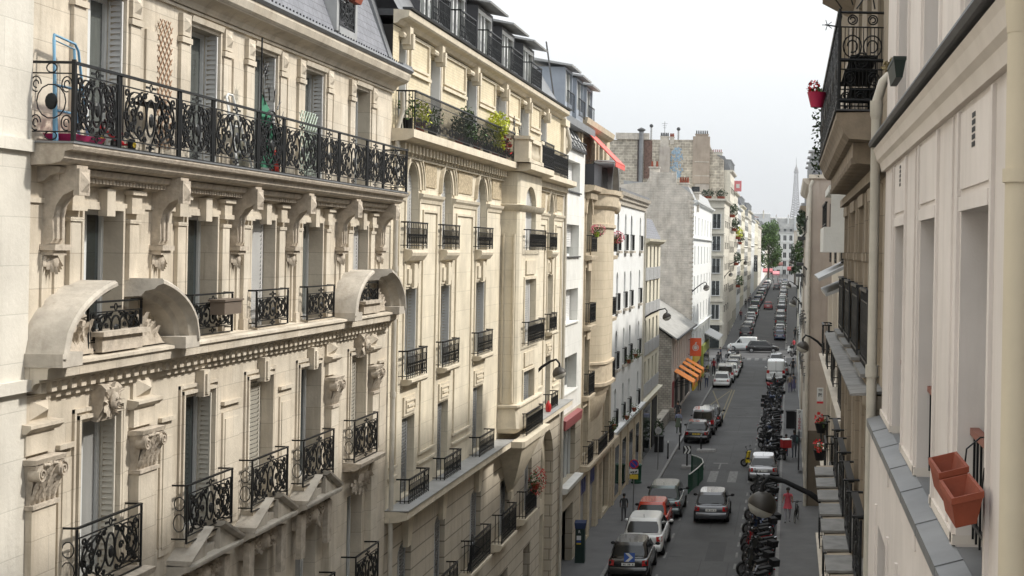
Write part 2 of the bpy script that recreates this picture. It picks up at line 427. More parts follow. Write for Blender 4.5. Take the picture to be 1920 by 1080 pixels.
# ---------------------------------------------------------------- setting
def zg(s):
    if s < 196: return 0.0
    if s < 262: return 2.4*(s-196)/66
    return 2.4+.006*(s-262)
M_ASPH = mat('asphalt', (.062, .062, .063), .8, var=.32, vscale=.45, bump=.3, bscale=90, streak=.3)
M_ASPHD = mat('asphalt_patch', (.042, .042, .043), .8, var=.2, vscale=1.5, bump=.3, bscale=90)
M_PAVE = mat('pavement_asphalt', (.105, .105, .106), .85, var=.2, vscale=.9, bump=.25, bscale=80, streak=.1)
M_KERB = mat('granite_kerb', (.2, .195, .19), .75, var=.25, vscale=5, joint=(1.0, 5, .012), jdark=.4)
M_MARK = mat('worn_road_paint', (.17, .17, .165), .8, var=.5, vscale=6)
M_MARKY = mat('worn_yellow_paint', (.2, .17, .1), .8, var=.5, vscale=6)
M_LAND = mat('city_ground', (.09, .09, .09), .95, var=.2, vscale=.2)
def strip(mb, x0, x1, s0, s1, dz, thick=0):
    cuts = sorted(set([s0, s1]+[c for c in (196, 262, 400, 600) if s0 < c < s1]))
    for a, b in zip(cuts[:-1], cuts[1:]):
        za, zb = zg(a)+dz, zg(b)+dz
        if thick: mb.hexa([(x0, a, za-thick), (x1, a, za-thick), (x1, b, zb-thick), (x0, b, zb-thick), (x0, a, za), (x1, a, za), (x1, b, zb), (x0, b, zb)])
        else: mb.poly([(x0, a, za), (x1, a, za), (x1, b, zb), (x0, b, zb)])
KL, KR = -7.2, -.38       # kerb lines
m = MB()
ys = [-60, 196, 262, 700, 9000]
for a, b in zip(ys[:-1], ys[1:]):
    m.poly([(-5000 if b > 300 else -900, a, zg(a)-.02 if a < 9000 else 0), (5000 if b > 300 else 900, a, zg(a)-.02), (5000 if b > 300 else 900, b, zg(min(b, 700))-.02), (-5000 if b > 300 else -900, b, zg(min(b, 700))-.02)])
struct(m, 'ground', M_LAND)
m = MB(); strip(m, KL-.05, KR+.05, -10, 700, 0)
for x0, x1 in ((-80, KL-.05), (KR+.05, 60)):
    m.poly([(x0, 176, 0), (x1, 176, 0), (x1, 190, 0), (x0, 190, 0)])
struct(m, 'road', M_ASPH)
m = MB()
for (x0, x1, a, b) in ((-9.3, KL-.15, 0, 168), (-12, KL-.15, 167, 176), (-13, KL-.15, 190.5, 640), (KR+.15, 3.2, 0, 176), (KR+.15, 4, 190.5, 640)):
    strip(m, x0, x1, a, b, .12, .3)
struct(m, 'pavement', M_PAVE)
m = MB()
for (x0, x1) in ((KL-.15, KL), (KR, KR+.15)):
    strip(m, x0, x1, 0, 176, .125, .3); strip(m, x0, x1, 190.5, 640, .125, .3)
struct(m, 'kerb', M_KERB)
m = MB()
rg = random.Random(3)
for (x0, x1, a, b) in ((-4.6, -3.0, 74, 76.5), (-3.2, -2.3, 100, 100.6), (-5, -1.9, 112, 112.25), (-5, -2, 124.2, 124.5), (-5.1, -3.3, 96, 96.3), (-3.4, -2.6, 60, 64), (-5, -3.4, 86, 86.2), (-5, -2, 138, 140)):
    strip(m, x0, x1, a, b, .004)
for x in (-5.02, -3.55, -2.35):
    s_ = 50
    while s_ < 165:
        l_ = rg.uniform(4, 12); strip(m, x+rg.uniform(-.05, .05), x+.035, s_, s_+l_, .0042); s_ += l_+rg.uniform(1, 7)
for k in range(26):
    x = rg.uniform(-5, -2); s_ = rg.uniform(52, 165); n_ = 9; r_ = rg.uniform(.08, .3)
    m.poly([(x+r_*rg.uniform(.6, 1)*cos(2*pi*i/n_), s_+2.2*r_*rg.uniform(.6, 1)*sin(2*pi*i/n_), .0045+.0001*k) for i in range(n_)])
struct(m, 'road_patches', M_ASPHD)
m = MB()
for i in range(6):
    x = -5.0+i*.95; strip(m, x, x+.5, 170.5, 174.5, .008)
for i in range(3):
    x = -4.5+i*1.15; strip(m, x, x+.5, 80.5, 84.5, .008)
# parking bay ticks and dashed line beside the motorcycles
for k in range(34):
    s = 52+k*2.2
    if 78 < s < 86: continue
    strip(m, -2.12, -2.02, s, s+1.0, .008)
for s in (112.5, 119.0, 103.0): strip(m, -4.6, -2.0, s, s+.12, .008)
for k in range(7): strip(m, -5.2, -5.1, 52+k*4.2, 53.2+k*4.2, .008)
m.poly([(-4.5, 87.5, .008), (-3.6, 87.5, .008), (-3.6, 87.8, .008), (-4.5, 87.8, .008)])
m.poly([(-4.1, 85.3, .008), (-4.0, 85.3, .008), (-4.0, 87.5, .008), (-4.1, 87.5, .008)])
strip(m, -5.3, -1.9, 199.5, 200.3, .008)
struct(m, 'road_markings', M_MARK)
m = MB()
struct_m = MB()
for (x, y, r) in ((-3.2, 118.0, .35), (-4.4, 92.0, .33), (-2.7, 70.0, .33), (-4.7, 61.0, .3)):
    mm_ = MB(); mm_.poly([(x+r*cos(2*pi*i/20), y+r*sin(2*pi*i/20), .009) for i in range(20)])
    for k in range(-2, 3): mm_.box(x-.02+k*.1, x+.02+k*.1, y-.2, y+.2, .0095, .016)
    single(mm_, 'manhole_cover', mat('cast_iron_cover', (.03, .03, .03), .6, .3, var=.3), 'round iron manhole cover in the roadway %s' % {118.0: 'near the delivery bay', 92.0: 'beside the traffic island', 70.0: 'just right of the moving grey car', 61.0: 'beside the white crossover'}[y], 'manhole cover', (x, y, .009))
def diag(x0, s0, x1, s1, w=.12):
    m.poly([(x0-w/2, s0, .008), (x0+w/2, s0, .008), (x1+w/2, s1, .008), (x1-w/2, s1, .008)])
diag(-7.0, 116, -5.4, 133); diag(-5.4, 116, -7.0, 133)
strip(m, -5.3, -5.2, 106, 134, .0085); strip(m, -5.05, -4.95, 106, 134, .0085)
strip(m, -7.0, -5.3, 134, 134.2, .0085)
struct(m, 'delivery_bay_marking', M_MARKY)

# ================================================================= LEFT SIDE
FL = Fac(-1, 8.9)
def org(F, s, p=0): return F.P(s, 0, p)
S_B1 = stone('limestone_beige', (.555, .49, .395), streak=.55, var=.22, second=(.595, .54, .45))
S_B0 = stone('limestone_pale', (.60, .57, .505), jw=1.4, jh=.56, js=.007, streak=.25, jd=.82)
S_WEATH = mat('weathered_stone', (.46, .42, .36), .95, var=.28, vscale=2.5, bump=.3, bscale=14, streak=.6)
S_ORN = mat('carved_stone', (.47, .41, .335), .92, var=.3, vscale=8, bump=.5, bscale=25, streak=.35)
M_SLATE = mat('slate_roof', (.19, .195, .215), .7, var=.2, vscale=3, joint=(.26, .16, .007), jdark=.45, bump=.3, second=(.165, .17, .19))
# --- neighbour at the picture's left edge
t = thing('corner_building', 'plain pale ashlar building cut off at the left edge beside the long scroll balcony', 'building', org(FL, 10))
m = MB(); FL.wall(m, -6, 14.9, 0, 24, [], p=.05)
FL.box(m, -6, 14.88, 11.42, 11.56, .05, .13); FL.box(m, -6, 14.86, 14.2, 14.34, .05, .11)
FL.box(m, 14.82, 14.9, 0, 24, -.2, .049)
m.build('wall', S_B0, t)
m = MB(); FL.box(m, -6, 14.9, 0, 24, -12, -.3); m.build('core', S_B0, t)

# --- B1
WS = [(16.08, 17.02), (18.85, 19.83), (21.1, 22.05), (23.3, 24.3), (26.0, 26.9)]
t = thing('ornate_apartment_building', 'beige stone apartment building with long scrollwork balcony, curved broken pediments and slate mansard roof', 'building', org(FL, 21.5))
a0, a1 = 14.9, 28.44
m = MB()
rows5 = [(a, b, 14.3, 16.38) for a, b in WS]; rows4 = [(a, b, 11.76, 13.58) for a, b in WS]
rows3 = [(a, b, 8.8, 10.88) for a, b in WS]; rows2 = [(a, b, 5.9, 8.05) for a, b in WS]; rows1 = [(a, b, .6, 3.6) for a, b in WS]
FL.wall(m, a0, a1, 0, 17.0, rows5+rows4+rows3+rows2+rows1, .3)
m.build('wall', S_B1, t)
m = MB(); FL.box(m, a0+.01, a1-.02, 0, 17.0, -11, -1.2); FL.box(m, a0, a1-.02, 16.9, 17.0, -1.2, -.02)
FL.box(m, a1-.04, a1-.02, 0, 17, -1.2, -.01); FL.box(m, a0, a0+.02, 0, 17, -1.2, -.01)
for z in (14.2, 11.6, 8.6, 5.7): FL.box(m, a0+.02, a1-.04, z-.1, z, -1.2, -.32)
m.build('core', M_DARK, t)
# windows
sh5 = [None, 'open', 'open', 'open', None]
for k, (a, b) in enumerate(WS):
    FL.window(t, a, b, 14.3, 16.38, .3, shut='open' if k in (0, 1, 2, 3) else None, curtain=k in (1, 3))
    FL.window(t, a, b, 11.76, 13.58, .3, shut='half' if k in (2, 4) else None, curtain=k in (3,))
    FL.window(t, a, b, 8.8, 10.88, .3, shut=('closed' if k in (2, 4) else 'open' if k < 2 else None, M_SHUTC) if k != 3 else None, curtain=k == 0)
    FL.window(t, a, b, 5.9, 8.05, .3, curtain=True)
# mouldings and pilasters
m = MB()
for k, (a, b) in enumerate(WS):
    for s in (a-.34, b+.08):
        FL.box(m, s, s+.26, 14.3, 16.1, 0, .05)
        FL.box(m, s-.03, s+.29, 16.08, 16.16, 0, .08)
        FL.box(m, s, s+.26, 16.18, 16.5, 0, .07)
        x0, x1 = s+.05, s+.21
        c = FL.P((x0+x1)/2, 16.34, .13)
        q = [FL.P(x0, 16.24, .071), FL.P(x1, 16.24, .071), FL.P(x1, 16.44, .071), FL.P(x0, 16.44, .071)]
        for i in range(4): m.poly([q[i], q[(i+1) % 4], c])
    # lintel cornice over the window
    FL.mould(m, a-.04, b+.04, [(0, 16.42), (.06, 16.44), (.08, 16.52), (0, 16.54)])
    FL.box(m, a-.05, a, 14.3, 16.42, 0, .03); FL.box(m, b, b+.05, 14.3, 16.42, 0, .03)
# upper entablature
prof = [(0, 16.62), (.06, 16.62), (.1, 16.7), (.16, 16.74), (.3, 16.78), (.36, 16.84), (.4, 16.95), (.4, 17.0), (0, 17.0)]
FL.mould(m, a0, a1+.05, prof)
FL.box(m, a0, a1, 16.56, 16.6, 0, .045)
# recessed-looking panels between windows on floor 5
for s0_, s1_ in ((17.55, 18.4), (20.3, 20.65), (22.5, 22.85), (24.75, 25.5), (27.35, 28.1)):
    FL.box(m, s0_, s1_, 14.35, 16.1, .0, .03)
m.build('upper_cornice', S_B1, t)
# floor 4 pilasters + consoles
m = MB()
cons = [15.35, 17.95, 20.45, 22.72, 25.2, 27.6]
for k, (a, b) in enumerate(WS):
    for s in (a-.36, b+.12):
        FL.box(m, s, s+.24, 11.8, 13.42, 0, .06)
        FL.box(m, s-.03, s+.27, 13.42, 13.47, 0, .08); FL.box(m, s-.05, s+.29, 13.55, 13.62, 0, .11)
        FL.box(m, s-.01, s+.25, 13.62, 13.8, 0, .09); FL.box(m, s-.06, s+.3, 13.8, 13.86, 0, .13)
        FL.box(m, s-.03, s+.27, 11.76, 11.95, 0, .085)
    FL.box(m, a-.045, a, 11.8, 13.63, 0, .035); FL.box(m, b, b+.045, 11.8, 13.63, 0, .035); FL.box(m, a, b, 13.58, 13.63, 0, .035)
    FL.box(m, (a+b)/2-.1, (a+b)/2+.1, 13.5, 13.85, 0, .12)
FL.box(m, a0, a1, 13.62, 13.68, 0, .028)
for c in cons:
    FL.box(m, c-.16, c-.1, 11.8, 13.0, 0, .03); FL.box(m, c+.1, c+.16, 11.8, 13.0, 0, .03)
m.build('pilasters', S_B1, t)
for c in cons:
    m = MB()
    body = [(0, 13.12), (.1, 13.14), (.13, 13.2), (.12, 13.42), (.16, 13.6), (.24, 13.72), (.36, 13.78), (.4, 13.8), (.4, 14.08), (0, 14.08)]
    FL.mould(m, c-.12, c+.12, body)
    FL.box(m, c-.17, c+.17, 13.06, 13.13, 0, .19); FL.box(m, c-.14, c+.14, 13.0, 13.06, 0, .15)
    FL.box(m, c-.08, c-.03, 13.2, 13.62, .1, .155); FL.box(m, c+.03, c+.08, 13.2, 13.62, .1, .155)
    FL.box(m, c-.115, c+.115, 13.72, 14.04, .36, .43)
    qq = [FL.P(c-.085, 13.76, .431), FL.P(c+.085, 13.76, .431), FL.P(c+.085, 14.0, .431), FL.P(c-.085, 14.0, .431)]
    for i in range(4): m.poly([qq[i], qq[(i+1) % 4], FL.P(c, 13.88, .49)])
    for i in range(7):
        carve_leaf(FL, m, c+(i-3)*.03, 13.0, -pi/2+(i-3)*.22, .24-.02*abs(i-3), .035, .04+.012*(3-abs(i-3)), .25)
    m.ball(FL.P(c, 12.92, .07), 1, 8, 6, (.06, .08, .09))
    m.build('console', S_ORN, t, smooth=40)
# long balcony slab
m = MB()
for (s0_, s1_) in ((14.9, 27.9),):
    FL.mould(m, s0_-.02, s1_+.02, [(0, 14.05), (.3, 14.07), (.4, 14.1), (.44, 14.14), (.45, 14.22), (.53, 14.24), (.55, 14.28), (.55, 14.31), (0, 14.31)])
    FL.mould(m, s0_+.2, s1_-.2, [(0, 13.86), (.08, 13.88), (.16, 13.95), (.26, 13.98), (.28, 14.052), (0, 14.052)])
n = 150
for i in range(n):
    s = 15.2+12.4*i/n
    FL.box(m, s, s+.05, 13.9, 13.97, .1, .2)
m.build('balcony_slab', S_ORN, t)
m = MB(); FL.box(m, 14.86, 27.94, 14.312, 14.335, -.02, .565); m.build('balcony_zinc', M_ZINC, t)
# long railing: alternating narrow and wide scroll panels
m = MB()
p = .52; zz0, zz1 = 14.34, 15.27
FL.box(m, 14.9, 27.9, zz1-.03, zz1, p-.028, p+.028)
s = 14.95; i = 0
edges = [14.9]
pat = [.95, 1.5]
while s < 27.6:
    w = pat[i % 2]; e = min(s+w, 27.88)
    wrought(FL, m, s, e, zz0, zz1, p); 
    FL.box(m, e+.03, e+.05, zz0, zz1, p-.01, p+.01)
    s = e+.07; i += 1
m.build('long_railing', M_IRON, t)
for sr, nm in ((14.92, 'a'), (27.88, 'b')):
    m = MB()
    def PP(u, z): return FL.P(sr, z, u)
    FL.box(m, sr-.012, sr+.012, zz1-.03, zz1, 0, p); FL.box(m, sr-.008, sr+.008, zz1-.15, zz1-.135, 0, p); FL.box(m, sr-.008, sr+.008, zz0+.1, zz0+.115, 0, p)
    FL.box(m, sr-.014, sr+.014, zz0, zz1+.02, p-.02, p+.02); FL.box(m, sr-.014, sr+.014, zz0, zz1, 0, .03)
    def ring(cu, cz, ru, rz, n=14, k=1.0):
        m.tube([PP(cu+ru*cos(2*pi*k*i/n), cz+rz*sin(2*pi*k*i/n)) for i in range(n+1)], .008, 4)
    ring(.26, 14.8, .17, .2); ring(.26, 15.19, .06, .055); ring(.26, 14.4, .07, .05)
    for a, b in ((.08, 15.0), (.44, 15.0), (.08, 14.55), (.44, 14.55)): ring(a, b, .06, .09, 12, .8); ring(a, b, .03, .045, 8, .8)
    m.ball(PP(.26, 14.8), 1, 8, 6, (.075, .03, .1))
    m.build('side_railing', M_IRON, t)
# main cornice under floor 4 with dentils
m = MB()
FL.mould(m, 14.85, 28.2, [(0, 11.42), (.12, 11.42), (.16, 11.5), (.22, 11.52), (.22, 11.55), (.31, 11.56), (.32, 11.68), (.36, 11.7), (.36, 11.74), (0, 11.78)])
for i in range(62):
    s = 14.98+13.0*i/61
    FL.box(m, s, s+.11, 11.38, 11.49, .0, .17)
FL.box(m, 14.9, 28.3, 11.28, 11.36, 0, .05)
m.build('main_cornice', S_B1, t)
# curved broken pediments
def ped(c, hw, gap, sgn):
    m = MB(); N = 12; base = 11.78; rise = .95
    def arc(u, off): # u 0..1 from foot to crown end
        x = -1+u*(1-gap/hw); a = sqrt(max(0, 1-x*x))
        return c+sgn*(-x)*(hw-off*.9)*1.0, base+(rise-off)*a+.02
    th = [(0, 0), (.5, 0), (.53, .03), (.53, .07), (.46, .1), (.42, .15), (.3, .18), (.26, .25), (0, .27)]
    rows = []
    for i in range(N+1):
        u = i/N; row = []
        for (pp, off) in th:
            s, z = arc(u, off); row.append(FL.P(s, max(z, base-.02), pp))
        rows.append(row)
    m.grid(rows, True, True)
    # scroll foot
    foot = c+sgn*hw
    FL.box(m, min(foot, foot-sgn*.42), max(foot, foot-sgn*.42), 11.70, 11.86, 0, .5)
    return m
for (c, hw) in ((16.55, 1.72), (26.42, 1.62)):
    for sg in (-1, 1):
        ped(c, hw, .6, sg).build('broken_pediment', S_WEATH if sg < 0 else S_WEATH, t, smooth=35)
    m = MB()
    FL.box(m, c-.5, c+.5, 11.78, 11.98, .0, .3); FL.box(m, c-.58, c+.58, 11.98, 12.04, .0, .36)
    for sg in (-1, 1):
        rows = [[FL.P(c+sg*(.55+.75*u), 11.78, .22) for u in (0, .5, 1)], [FL.P(c+sg*(.55+.75*u), 11.8+.42*(1-u*u), .18) for u in (0, .5, 1)], [FL.P(c+sg*(.55+.75*u), 11.82+.5*(1-u*u), .0) for u in (0, .5, 1)]]
        m.grid(rows)
        for i in range(14):
            u = random.random(); carve_leaf(FL, m, c+sg*(.6+.45*u), 11.86+.3*random.random()*(1-u), pi/2-sg*random.uniform(-.4, 1.2), .2, .05, .18, .3)
    m.build('pediment_carving', S_ORN, t, smooth=40)
# floor 3 ornament
def capital(c, z0, z1, w):
    m = MB()
    FL.mould(m, c-w/2, c+w/2, [(0, z1-.07), (.2, z1-.06), (.22, z1), (0, z1)])
    rows = []
    for (z, ww, pp) in ((z0, .78, .1), (z0+.2*(z1-z0), .76, .11), (z0+.6*(z1-z0), .82, .15), (z1-.07, .95, .2)):
        rows.append([FL.P(c-w/2*ww, z, 0), FL.P(c-w/2*ww, z, pp), FL.P(c+w/2*ww, z, pp), FL.P(c+w/2*ww, z, 0)])
    m.grid(rows)
    for sg in (-1, 1):
        m.tube([FL.P(c+sg*w*.36, z1-.18, .1), FL.P(c+sg*w*.36, z1-.18, .215)], .085, 12)
        pts = scroll(c+sg*w*.36, z1-.18, .095, pi/2, 1.9, 22, -sg, .12)
        FL.ribbon(m, pts, .016, .035, .225)
    rnd = random.Random(int(c*100))
    for row, (nn, hh_, zz) in enumerate(((5, .2, z0+.01), (4, .3, z0+.06), (3, .22, z0+.22))):
        for i in range(nn):
            u = (i+.5)/nn-.5; carve_leaf(FL, m, c+u*w*.8, zz, pi/2-u*.5, hh_, .055, .11+.02*row, .55)
    for i in range(7): m.ball(FL.P(c+(i/6-.5)*w*.4, z1-.1+rnd.random()*.02, .2), .026, 6, 4)
    carve_leaf(FL, m, c, z1-.22, pi/2, .2, .07, .18, .3)
    FL.box(m, c-w*.44, c+w*.44, z0-.05, z0, 0, .16)
    m.build('capital', S_ORN, t, smooth=45)
caps = [(15.15, .62), (17.6, .62), (24.85, .5), (27.3, .5)]
for c, w in caps: capital(c, 10.08, 10.62, w)
m = MB()
for c, w in caps:
    FL.box(m, c-w*.4, c+w*.4, 0, 10.03, 0, .13)
    FL.box(m, c-w*.46, c+w*.46, 10.66, 10.98, 0, .07); FL.mould(m, c-w*.55, c+w*.55, [(0, 10.9), (.1, 10.92), (.16, 10.98), (.16, 11.02), (0, 11.04)])
    x0, x1 = c-.18, c+.18; z0, z1 = 11.06, 11.3
    FL.box(m, c-.26, c+.26, 11.02, 11.36, 0, .04)
    ap = FL.P(c, (z0+z1)/2, .16); q = [FL.P(x0, z0, .041), FL.P(x1, z0, .041), FL.P(x1, z1, .041), FL.P(x0, z1, .041)]
    for i in range(4): m.poly([q[i], q[(i+1) % 4], ap])
for k, (a, b) in enumerate(WS):
    for q, wd_ in ((.0, .05), (.09, .035)):
        FL.box(m, a-.05-q, a-q-.005, 8.8, 10.98+q, 0, wd_); FL.box(m, b+q+.005, b+.05+q, 8.8, 10.98+q, 0, wd_)
        FL.box(m, a-.05-q, b+.05+q, 10.93+q, 10.98+q, .001, wd_+.001)
    if k in (1, 2, 3):
        FL.box(m, (a+b)/2-.1, (a+b)/2+.1, 10.86, 11.26, 0, .13); FL.box(m, (a+b)/2-.05, (a+b)/2+.05, 10.9, 11.2, .13, .16)
for s0_, s1_ in ((18.15, 18.5), (20.15, 20.75), (22.4, 22.95), (15.62, 15.9), (27.75, 28.2)):
    FL.box(m, s0_, s1_, 8.7, 10.5, 0, .03); FL.box(m, s0_+.06, s1_-.06, 8.8, 10.4, .03, .045)
    FL.box(m, s0_-.03, s1_+.03, 10.62, 10.68, 0, .06)
for i in range(16):
    z = .4+i*.53
    for c, w in caps:
        FL.box(m, c+w*.42, c+w*.75, z, z+.49, 0, .05)
m.build('facade_mouldings', S_B1, t)
# keystone masks
for k in (0, 4):
    a, b = WS[k]; c = (a+b)/2; m = MB()
    FL.mould(m, c-.2, c+.2, [(0, 10.88), (.08, 10.86), (.14, 11.0), (.2, 11.28), (.14, 11.34), (0, 11.36)])
    rnd = random.Random(k)
    for i in range(11):
        a_ = pi/2+(i-5)*.5; carve_leaf(FL, m, c+.03*cos(a_), 11.1+.04*sin(a_), a_, .2+.05*(i % 2), .05, .15, .35)
    m.ball(FL.P(c, 11.12, .2), 1, 8, 6, (.06, .09, .12)); m.ball(FL.P(c-.03, 11.15, .26), .018, 6, 4); m.ball(FL.P(c+.03, 11.15, .26), .018, 6, 4); m.ball(FL.P(c, 11.1, .27), .02, 6, 4)
    m.build('keystone_mask', S_ORN, t, smooth=45)
# triangular broken pediments over floor 2 windows
for k in (1, 2, 3):
    a, b = WS[k]; c = (a+b)/2; m = MB(); hw = .9
    FL.mould(m, c-hw, c+hw, [(0, 8.34), (.2, 8.36), (.26, 8.41), (.34, 8.43), (.35, 8.47), (.35, 8.5), (0, 8.52)])
    for sg in (-1, 1):
        pa, pb = (c+sg*hw, 8.5), (c+sg*.2, 8.86)
        rows = [[FL.P(x, z, 0), FL.P(x, z, .3), FL.P(x, z+.04, .36), FL.P(x, z+.08, .37), FL.P(x, z+.09, 0)] for x, z in (pa, pb)]
        m.grid(rows, True, True)
    for sg in (-1, 1):
        sa, sb = sorted((c+sg*(hw-.06), c+sg*.22)); za, zb_ = (8.52, 8.84) if sg < 0 else (8.84, 8.52)
        m.hexa([FL.P(sa, 8.5, 0), FL.P(sb, 8.5, 0), FL.P(sb, 8.5, .27), FL.P(sa, 8.5, .27), FL.P(sa, za, 0), FL.P(sb, zb_, 0), FL.P(sb, zb_, .27), FL.P(sa, za, .27)])
    FL.box(m, c-.2, c+.2, 8.5, 8.62, 0, .2)
    m.build('window_pediment', S_WEATH, t)
    m = MB(); rnd = random.Random(k+10)
    FL.box(m, c-.7, c+.7, 8.0, 8.32, 0, .1)
    for i in range(34):
        u = rnd.uniform(-1, 1); carve_leaf(FL, m, c+u*.5, 8.14+rnd.uniform(-.08, .08), rnd.uniform(0, 2*pi), rnd.uniform(.12, .22), .04, .1+rnd.random()*.04, rnd.uniform(.1, .5))
    m.ball(FL.P(c, 8.16, .14), 1, 8, 6, (.08, .16, .15))
    for sg in (-1, 1):
        for q_ in (.2, .42): FL.ribbon(m, scroll(c+sg*q_, 8.16, .1, 0, 1.4, 14, sg, .2), .022, .04, .13)
    for sg in (-1, 1): FL.box(m, c+sg*.66-.1, c+sg*.66+.1, 7.5, 8.3, .1, .2)
    m.build('carved_frieze', S_ORN, t, smooth=45)
for k in (4, 0):
    a, b = WS[k]; c = (a+b)/2; m = MB()
    FL.mould(m, a-.32, b+.36, [(0, 8.62), (.26, 8.64), (.36, 8.7), (.38, 8.78), (0, 8.8)])
    rnd = random.Random(k+20)
    FL.mould(m, c-.3, c+.3, [(0, 8.2), (.1, 8.25), (.2, 8.62), (0, 8.62)])
    for i in range(40):
        u = rnd.uniform(-1, 1); v = rnd.random(); carve_leaf(FL, m, c+u*.5, 8.5-.35*v*(1-.4*abs(u)), -pi/2+u*1.2+rnd.uniform(-.5, .5), rnd.uniform(.12, .24), .045, .1+.1*(1-v), .2)
    m.build('carved_ledge', S_ORN, t, smooth=45)
for k, (a, b) in enumerate(WS):
    for (z0, z1, e, p_) in ((11.74, 11.8, .12, .2), (8.72, 8.8, .16, .2), (5.82, 5.9, .16, .26)):
        if z0 == 8.72 and k in (0, 4): continue
        m = MB(); FL.box(m, a-e, b+e, z0, z1, 0, p_); m.build('window_sill', S_B1, t)
# window railings
for k, (a, b) in enumerate(WS):
    m = MB(); p_ = .2
    wrought(FL, m, a-.18, b+.18, 11.8, 12.42, p_)
    for s in (a-.18, b+.18): FL.box(m, s-.01, s+.01, 12.39, 12.42, 0, p_); FL.box(m, s-.008, s+.008, 11.86, 11.88, 0, p_)
    m.build('window_railing', M_IRON, t)
    m = MB(); e = .5 if k in (0, 4) else .36
    z0 = 8.8 if k in (1, 2, 3) else 8.8
    wrought(FL, m, a-.38+(.1 if k else 0), b+.24, z0, 9.66, .22)
    for s in (a-.38+(.1 if k else 0), b+.24):
        FL.box(m, s-.01, s+.01, 9.635, 9.66, 0, .22); FL.box(m, s-.008, s+.008, z0+.06, z0+.08, 0, .22)
        m.tube([FL.P(s, z0+.58+.1*sin(q/10*2*pi), .11+.075*cos(q/10*2*pi)) for q in range(11)], .008, 4); m.tube([FL.P(s, z0+.3+.13*sin(q/10*2*pi), .11+.085*cos(q/10*2*pi)) for q in range(11)], .008, 4)
    m.build('window_railing', M_IRON, t)
    m = MB(); wrought(FL, m, a-.3, b+.2, 6.0, 6.92, .3)
    for s in (a-.3, b+.2): FL.box(m, s-.01, s+.01, 6.89, 6.92, 0, .3)
    m.build('window_railing', M_IRON, t)
# mansard roof
m = MB()
m.poly([FL.P(a0, 17.02, .1), FL.P(a1, 17.02, .1), FL.P(a1, 20.6, -1.25), FL.P(a0, 20.6, -1.25)])
m.poly([FL.P(a0, 20.6, -1.25), FL.P(a1, 20.6, -1.25), FL.P(a1, 21.6, -6), FL.P(a0, 21.6, -6)])
m.build('mansard_roof', M_SLATE, t)
m = MB()
FL.mould(m, a0, a1+.06, [(.28, 17.0), (.42, 17.0), (.46, 17.05), (.44, 17.1), (.26, 17.03)])
for s in (a1-.16, a0+.1):
    m.hexa([FL.P(s-.1, 17.0, .12), FL.P(s+.2, 17.0, .12), FL.P(s+.2, 17.0, -.1), FL.P(s-.1, 17.0, -.1), FL.P(s-.1, 20.7, -1.13), FL.P(s+.2, 20.7, -1.13), FL.P(s+.2, 20.7, -1.4), FL.P(s-.1, 20.7, -1.4)])
FL.box(m, a1-.6, a1+.06, 17.04, 17.16, -.2, .42)
m.build('gutter', M_ZINC, t)
m = MB(); m.box(-.012, .012, -.012, .012, 0, .09); bm0 = m.mesh('gutter_bracket', [M_LEAD])
for i in range(90):
    s = a0+.1+(a1-a0-.2)*i/89; o = bpy.data.objects.new('gutter_bracket', bm0); COL.objects.link(o); o.parent = t; o.location = Vector(FL.P(s, 17.06, .40))-Vector(t['org'])
# dormer
for (d0, d1) in ((25.0, 25.9), (18.6, 19.6)):
    dm = MB()
    FL.box(dm, d0-.14, d0-.02, 17.35, 19.2, -1.0, .02); FL.box(dm, d1+.02, d1+.14, 17.35, 19.2, -1.0, .02)
    FL.box(dm, d0-.02, d1+.02, 17.3, 17.45, -.6, .04); FL.mould(dm, d0-.22, d1+.22, [(-1.4, 19.2), (.12, 19.2), (.16, 19.3), (-1.4, 19.5)])
    dd = dm.build('dormer', M_ZINCL, t)
    g = MB(); FL.box(g, d0, d1, 17.45, 19.2, -.3, -.24); g.build('pane', M_GLASS, dd)
    g = MB(); c = (d0+d1)/2
    for s in (d0, c-.03, d1-.06): FL.box(g, s, s+.06, 17.45, 19.2, -.24, -.18)
    g.build('frame', M_WHITE, dd)
    g = MB(); wrought(FL, g, d0+.02, d1-.02, 17.5, 18.1, .0); g.build('railing', M_IRON, dd)
# rainwater pipe at the party wall
m = MB()
m.tube([FL.P(28.55, 16.6, .2), FL.P(28.6, 16.2, .2), FL.P(28.5, 15.8, .12), FL.P(28.5, .2, .12)], .055, 8)
for z in (15.3, 12.6, 9.8, 7.0, 4.2): m.tube([FL.P(28.5, z, .12), FL.P(28.5, z+.12, .12)], .07, 8)
M_PIPE = mat('painted_pipe', (.46, .43, .37), .6, var=.15, vscale=4, streak=.3)
single(m, 'rainwater_pipe', M_PIPE, 'cream rainwater pipe running down between the scrollwork building and its yellowish neighbour', 'drainpipe', org(FL, 28.5), smooth=50)
# ================================================================= B2 yellowish building with bay
S_B2 = stone('limestone_yellow', (.64, .575, .45), jw=1.25, jh=.52, js=.006, streak=.36, jd=.72, var=.17, second=(.655, .595, .48))
S_B2D = stone('limestone_rusticated', (.50, .445, .36), jw=9, jh=.42, js=.02, streak=.45, jd=.45)
S_BRK = mat('pale_yellow_brick', (.62, .545, .395), .9, var=.14, joint=(.22, .07, .008), jdark=.8, second=(.585, .50, .34), bump=.2)
S_PEB = mat('pebbled_stone', (.46, .38, .26), .95, var=.5, vscale=14, bump=1.0, bscale=22)
S_B2C = mat('plain_yellow_stone', (.60, .535, .42), .9, var=.15, vscale=4, streak=.3, bump=.2)
M_SHUTG = mat('bluegrey_shutter', (.36, .37, .375), .55, var=.1)
t = thing('yellow_bay_apartment_building', 'yellowish stone apartment building with arched top windows, a projecting bay and planted iron balcony', 'building', org(FL, 39))
b0, b1 = 28.44, 50.2
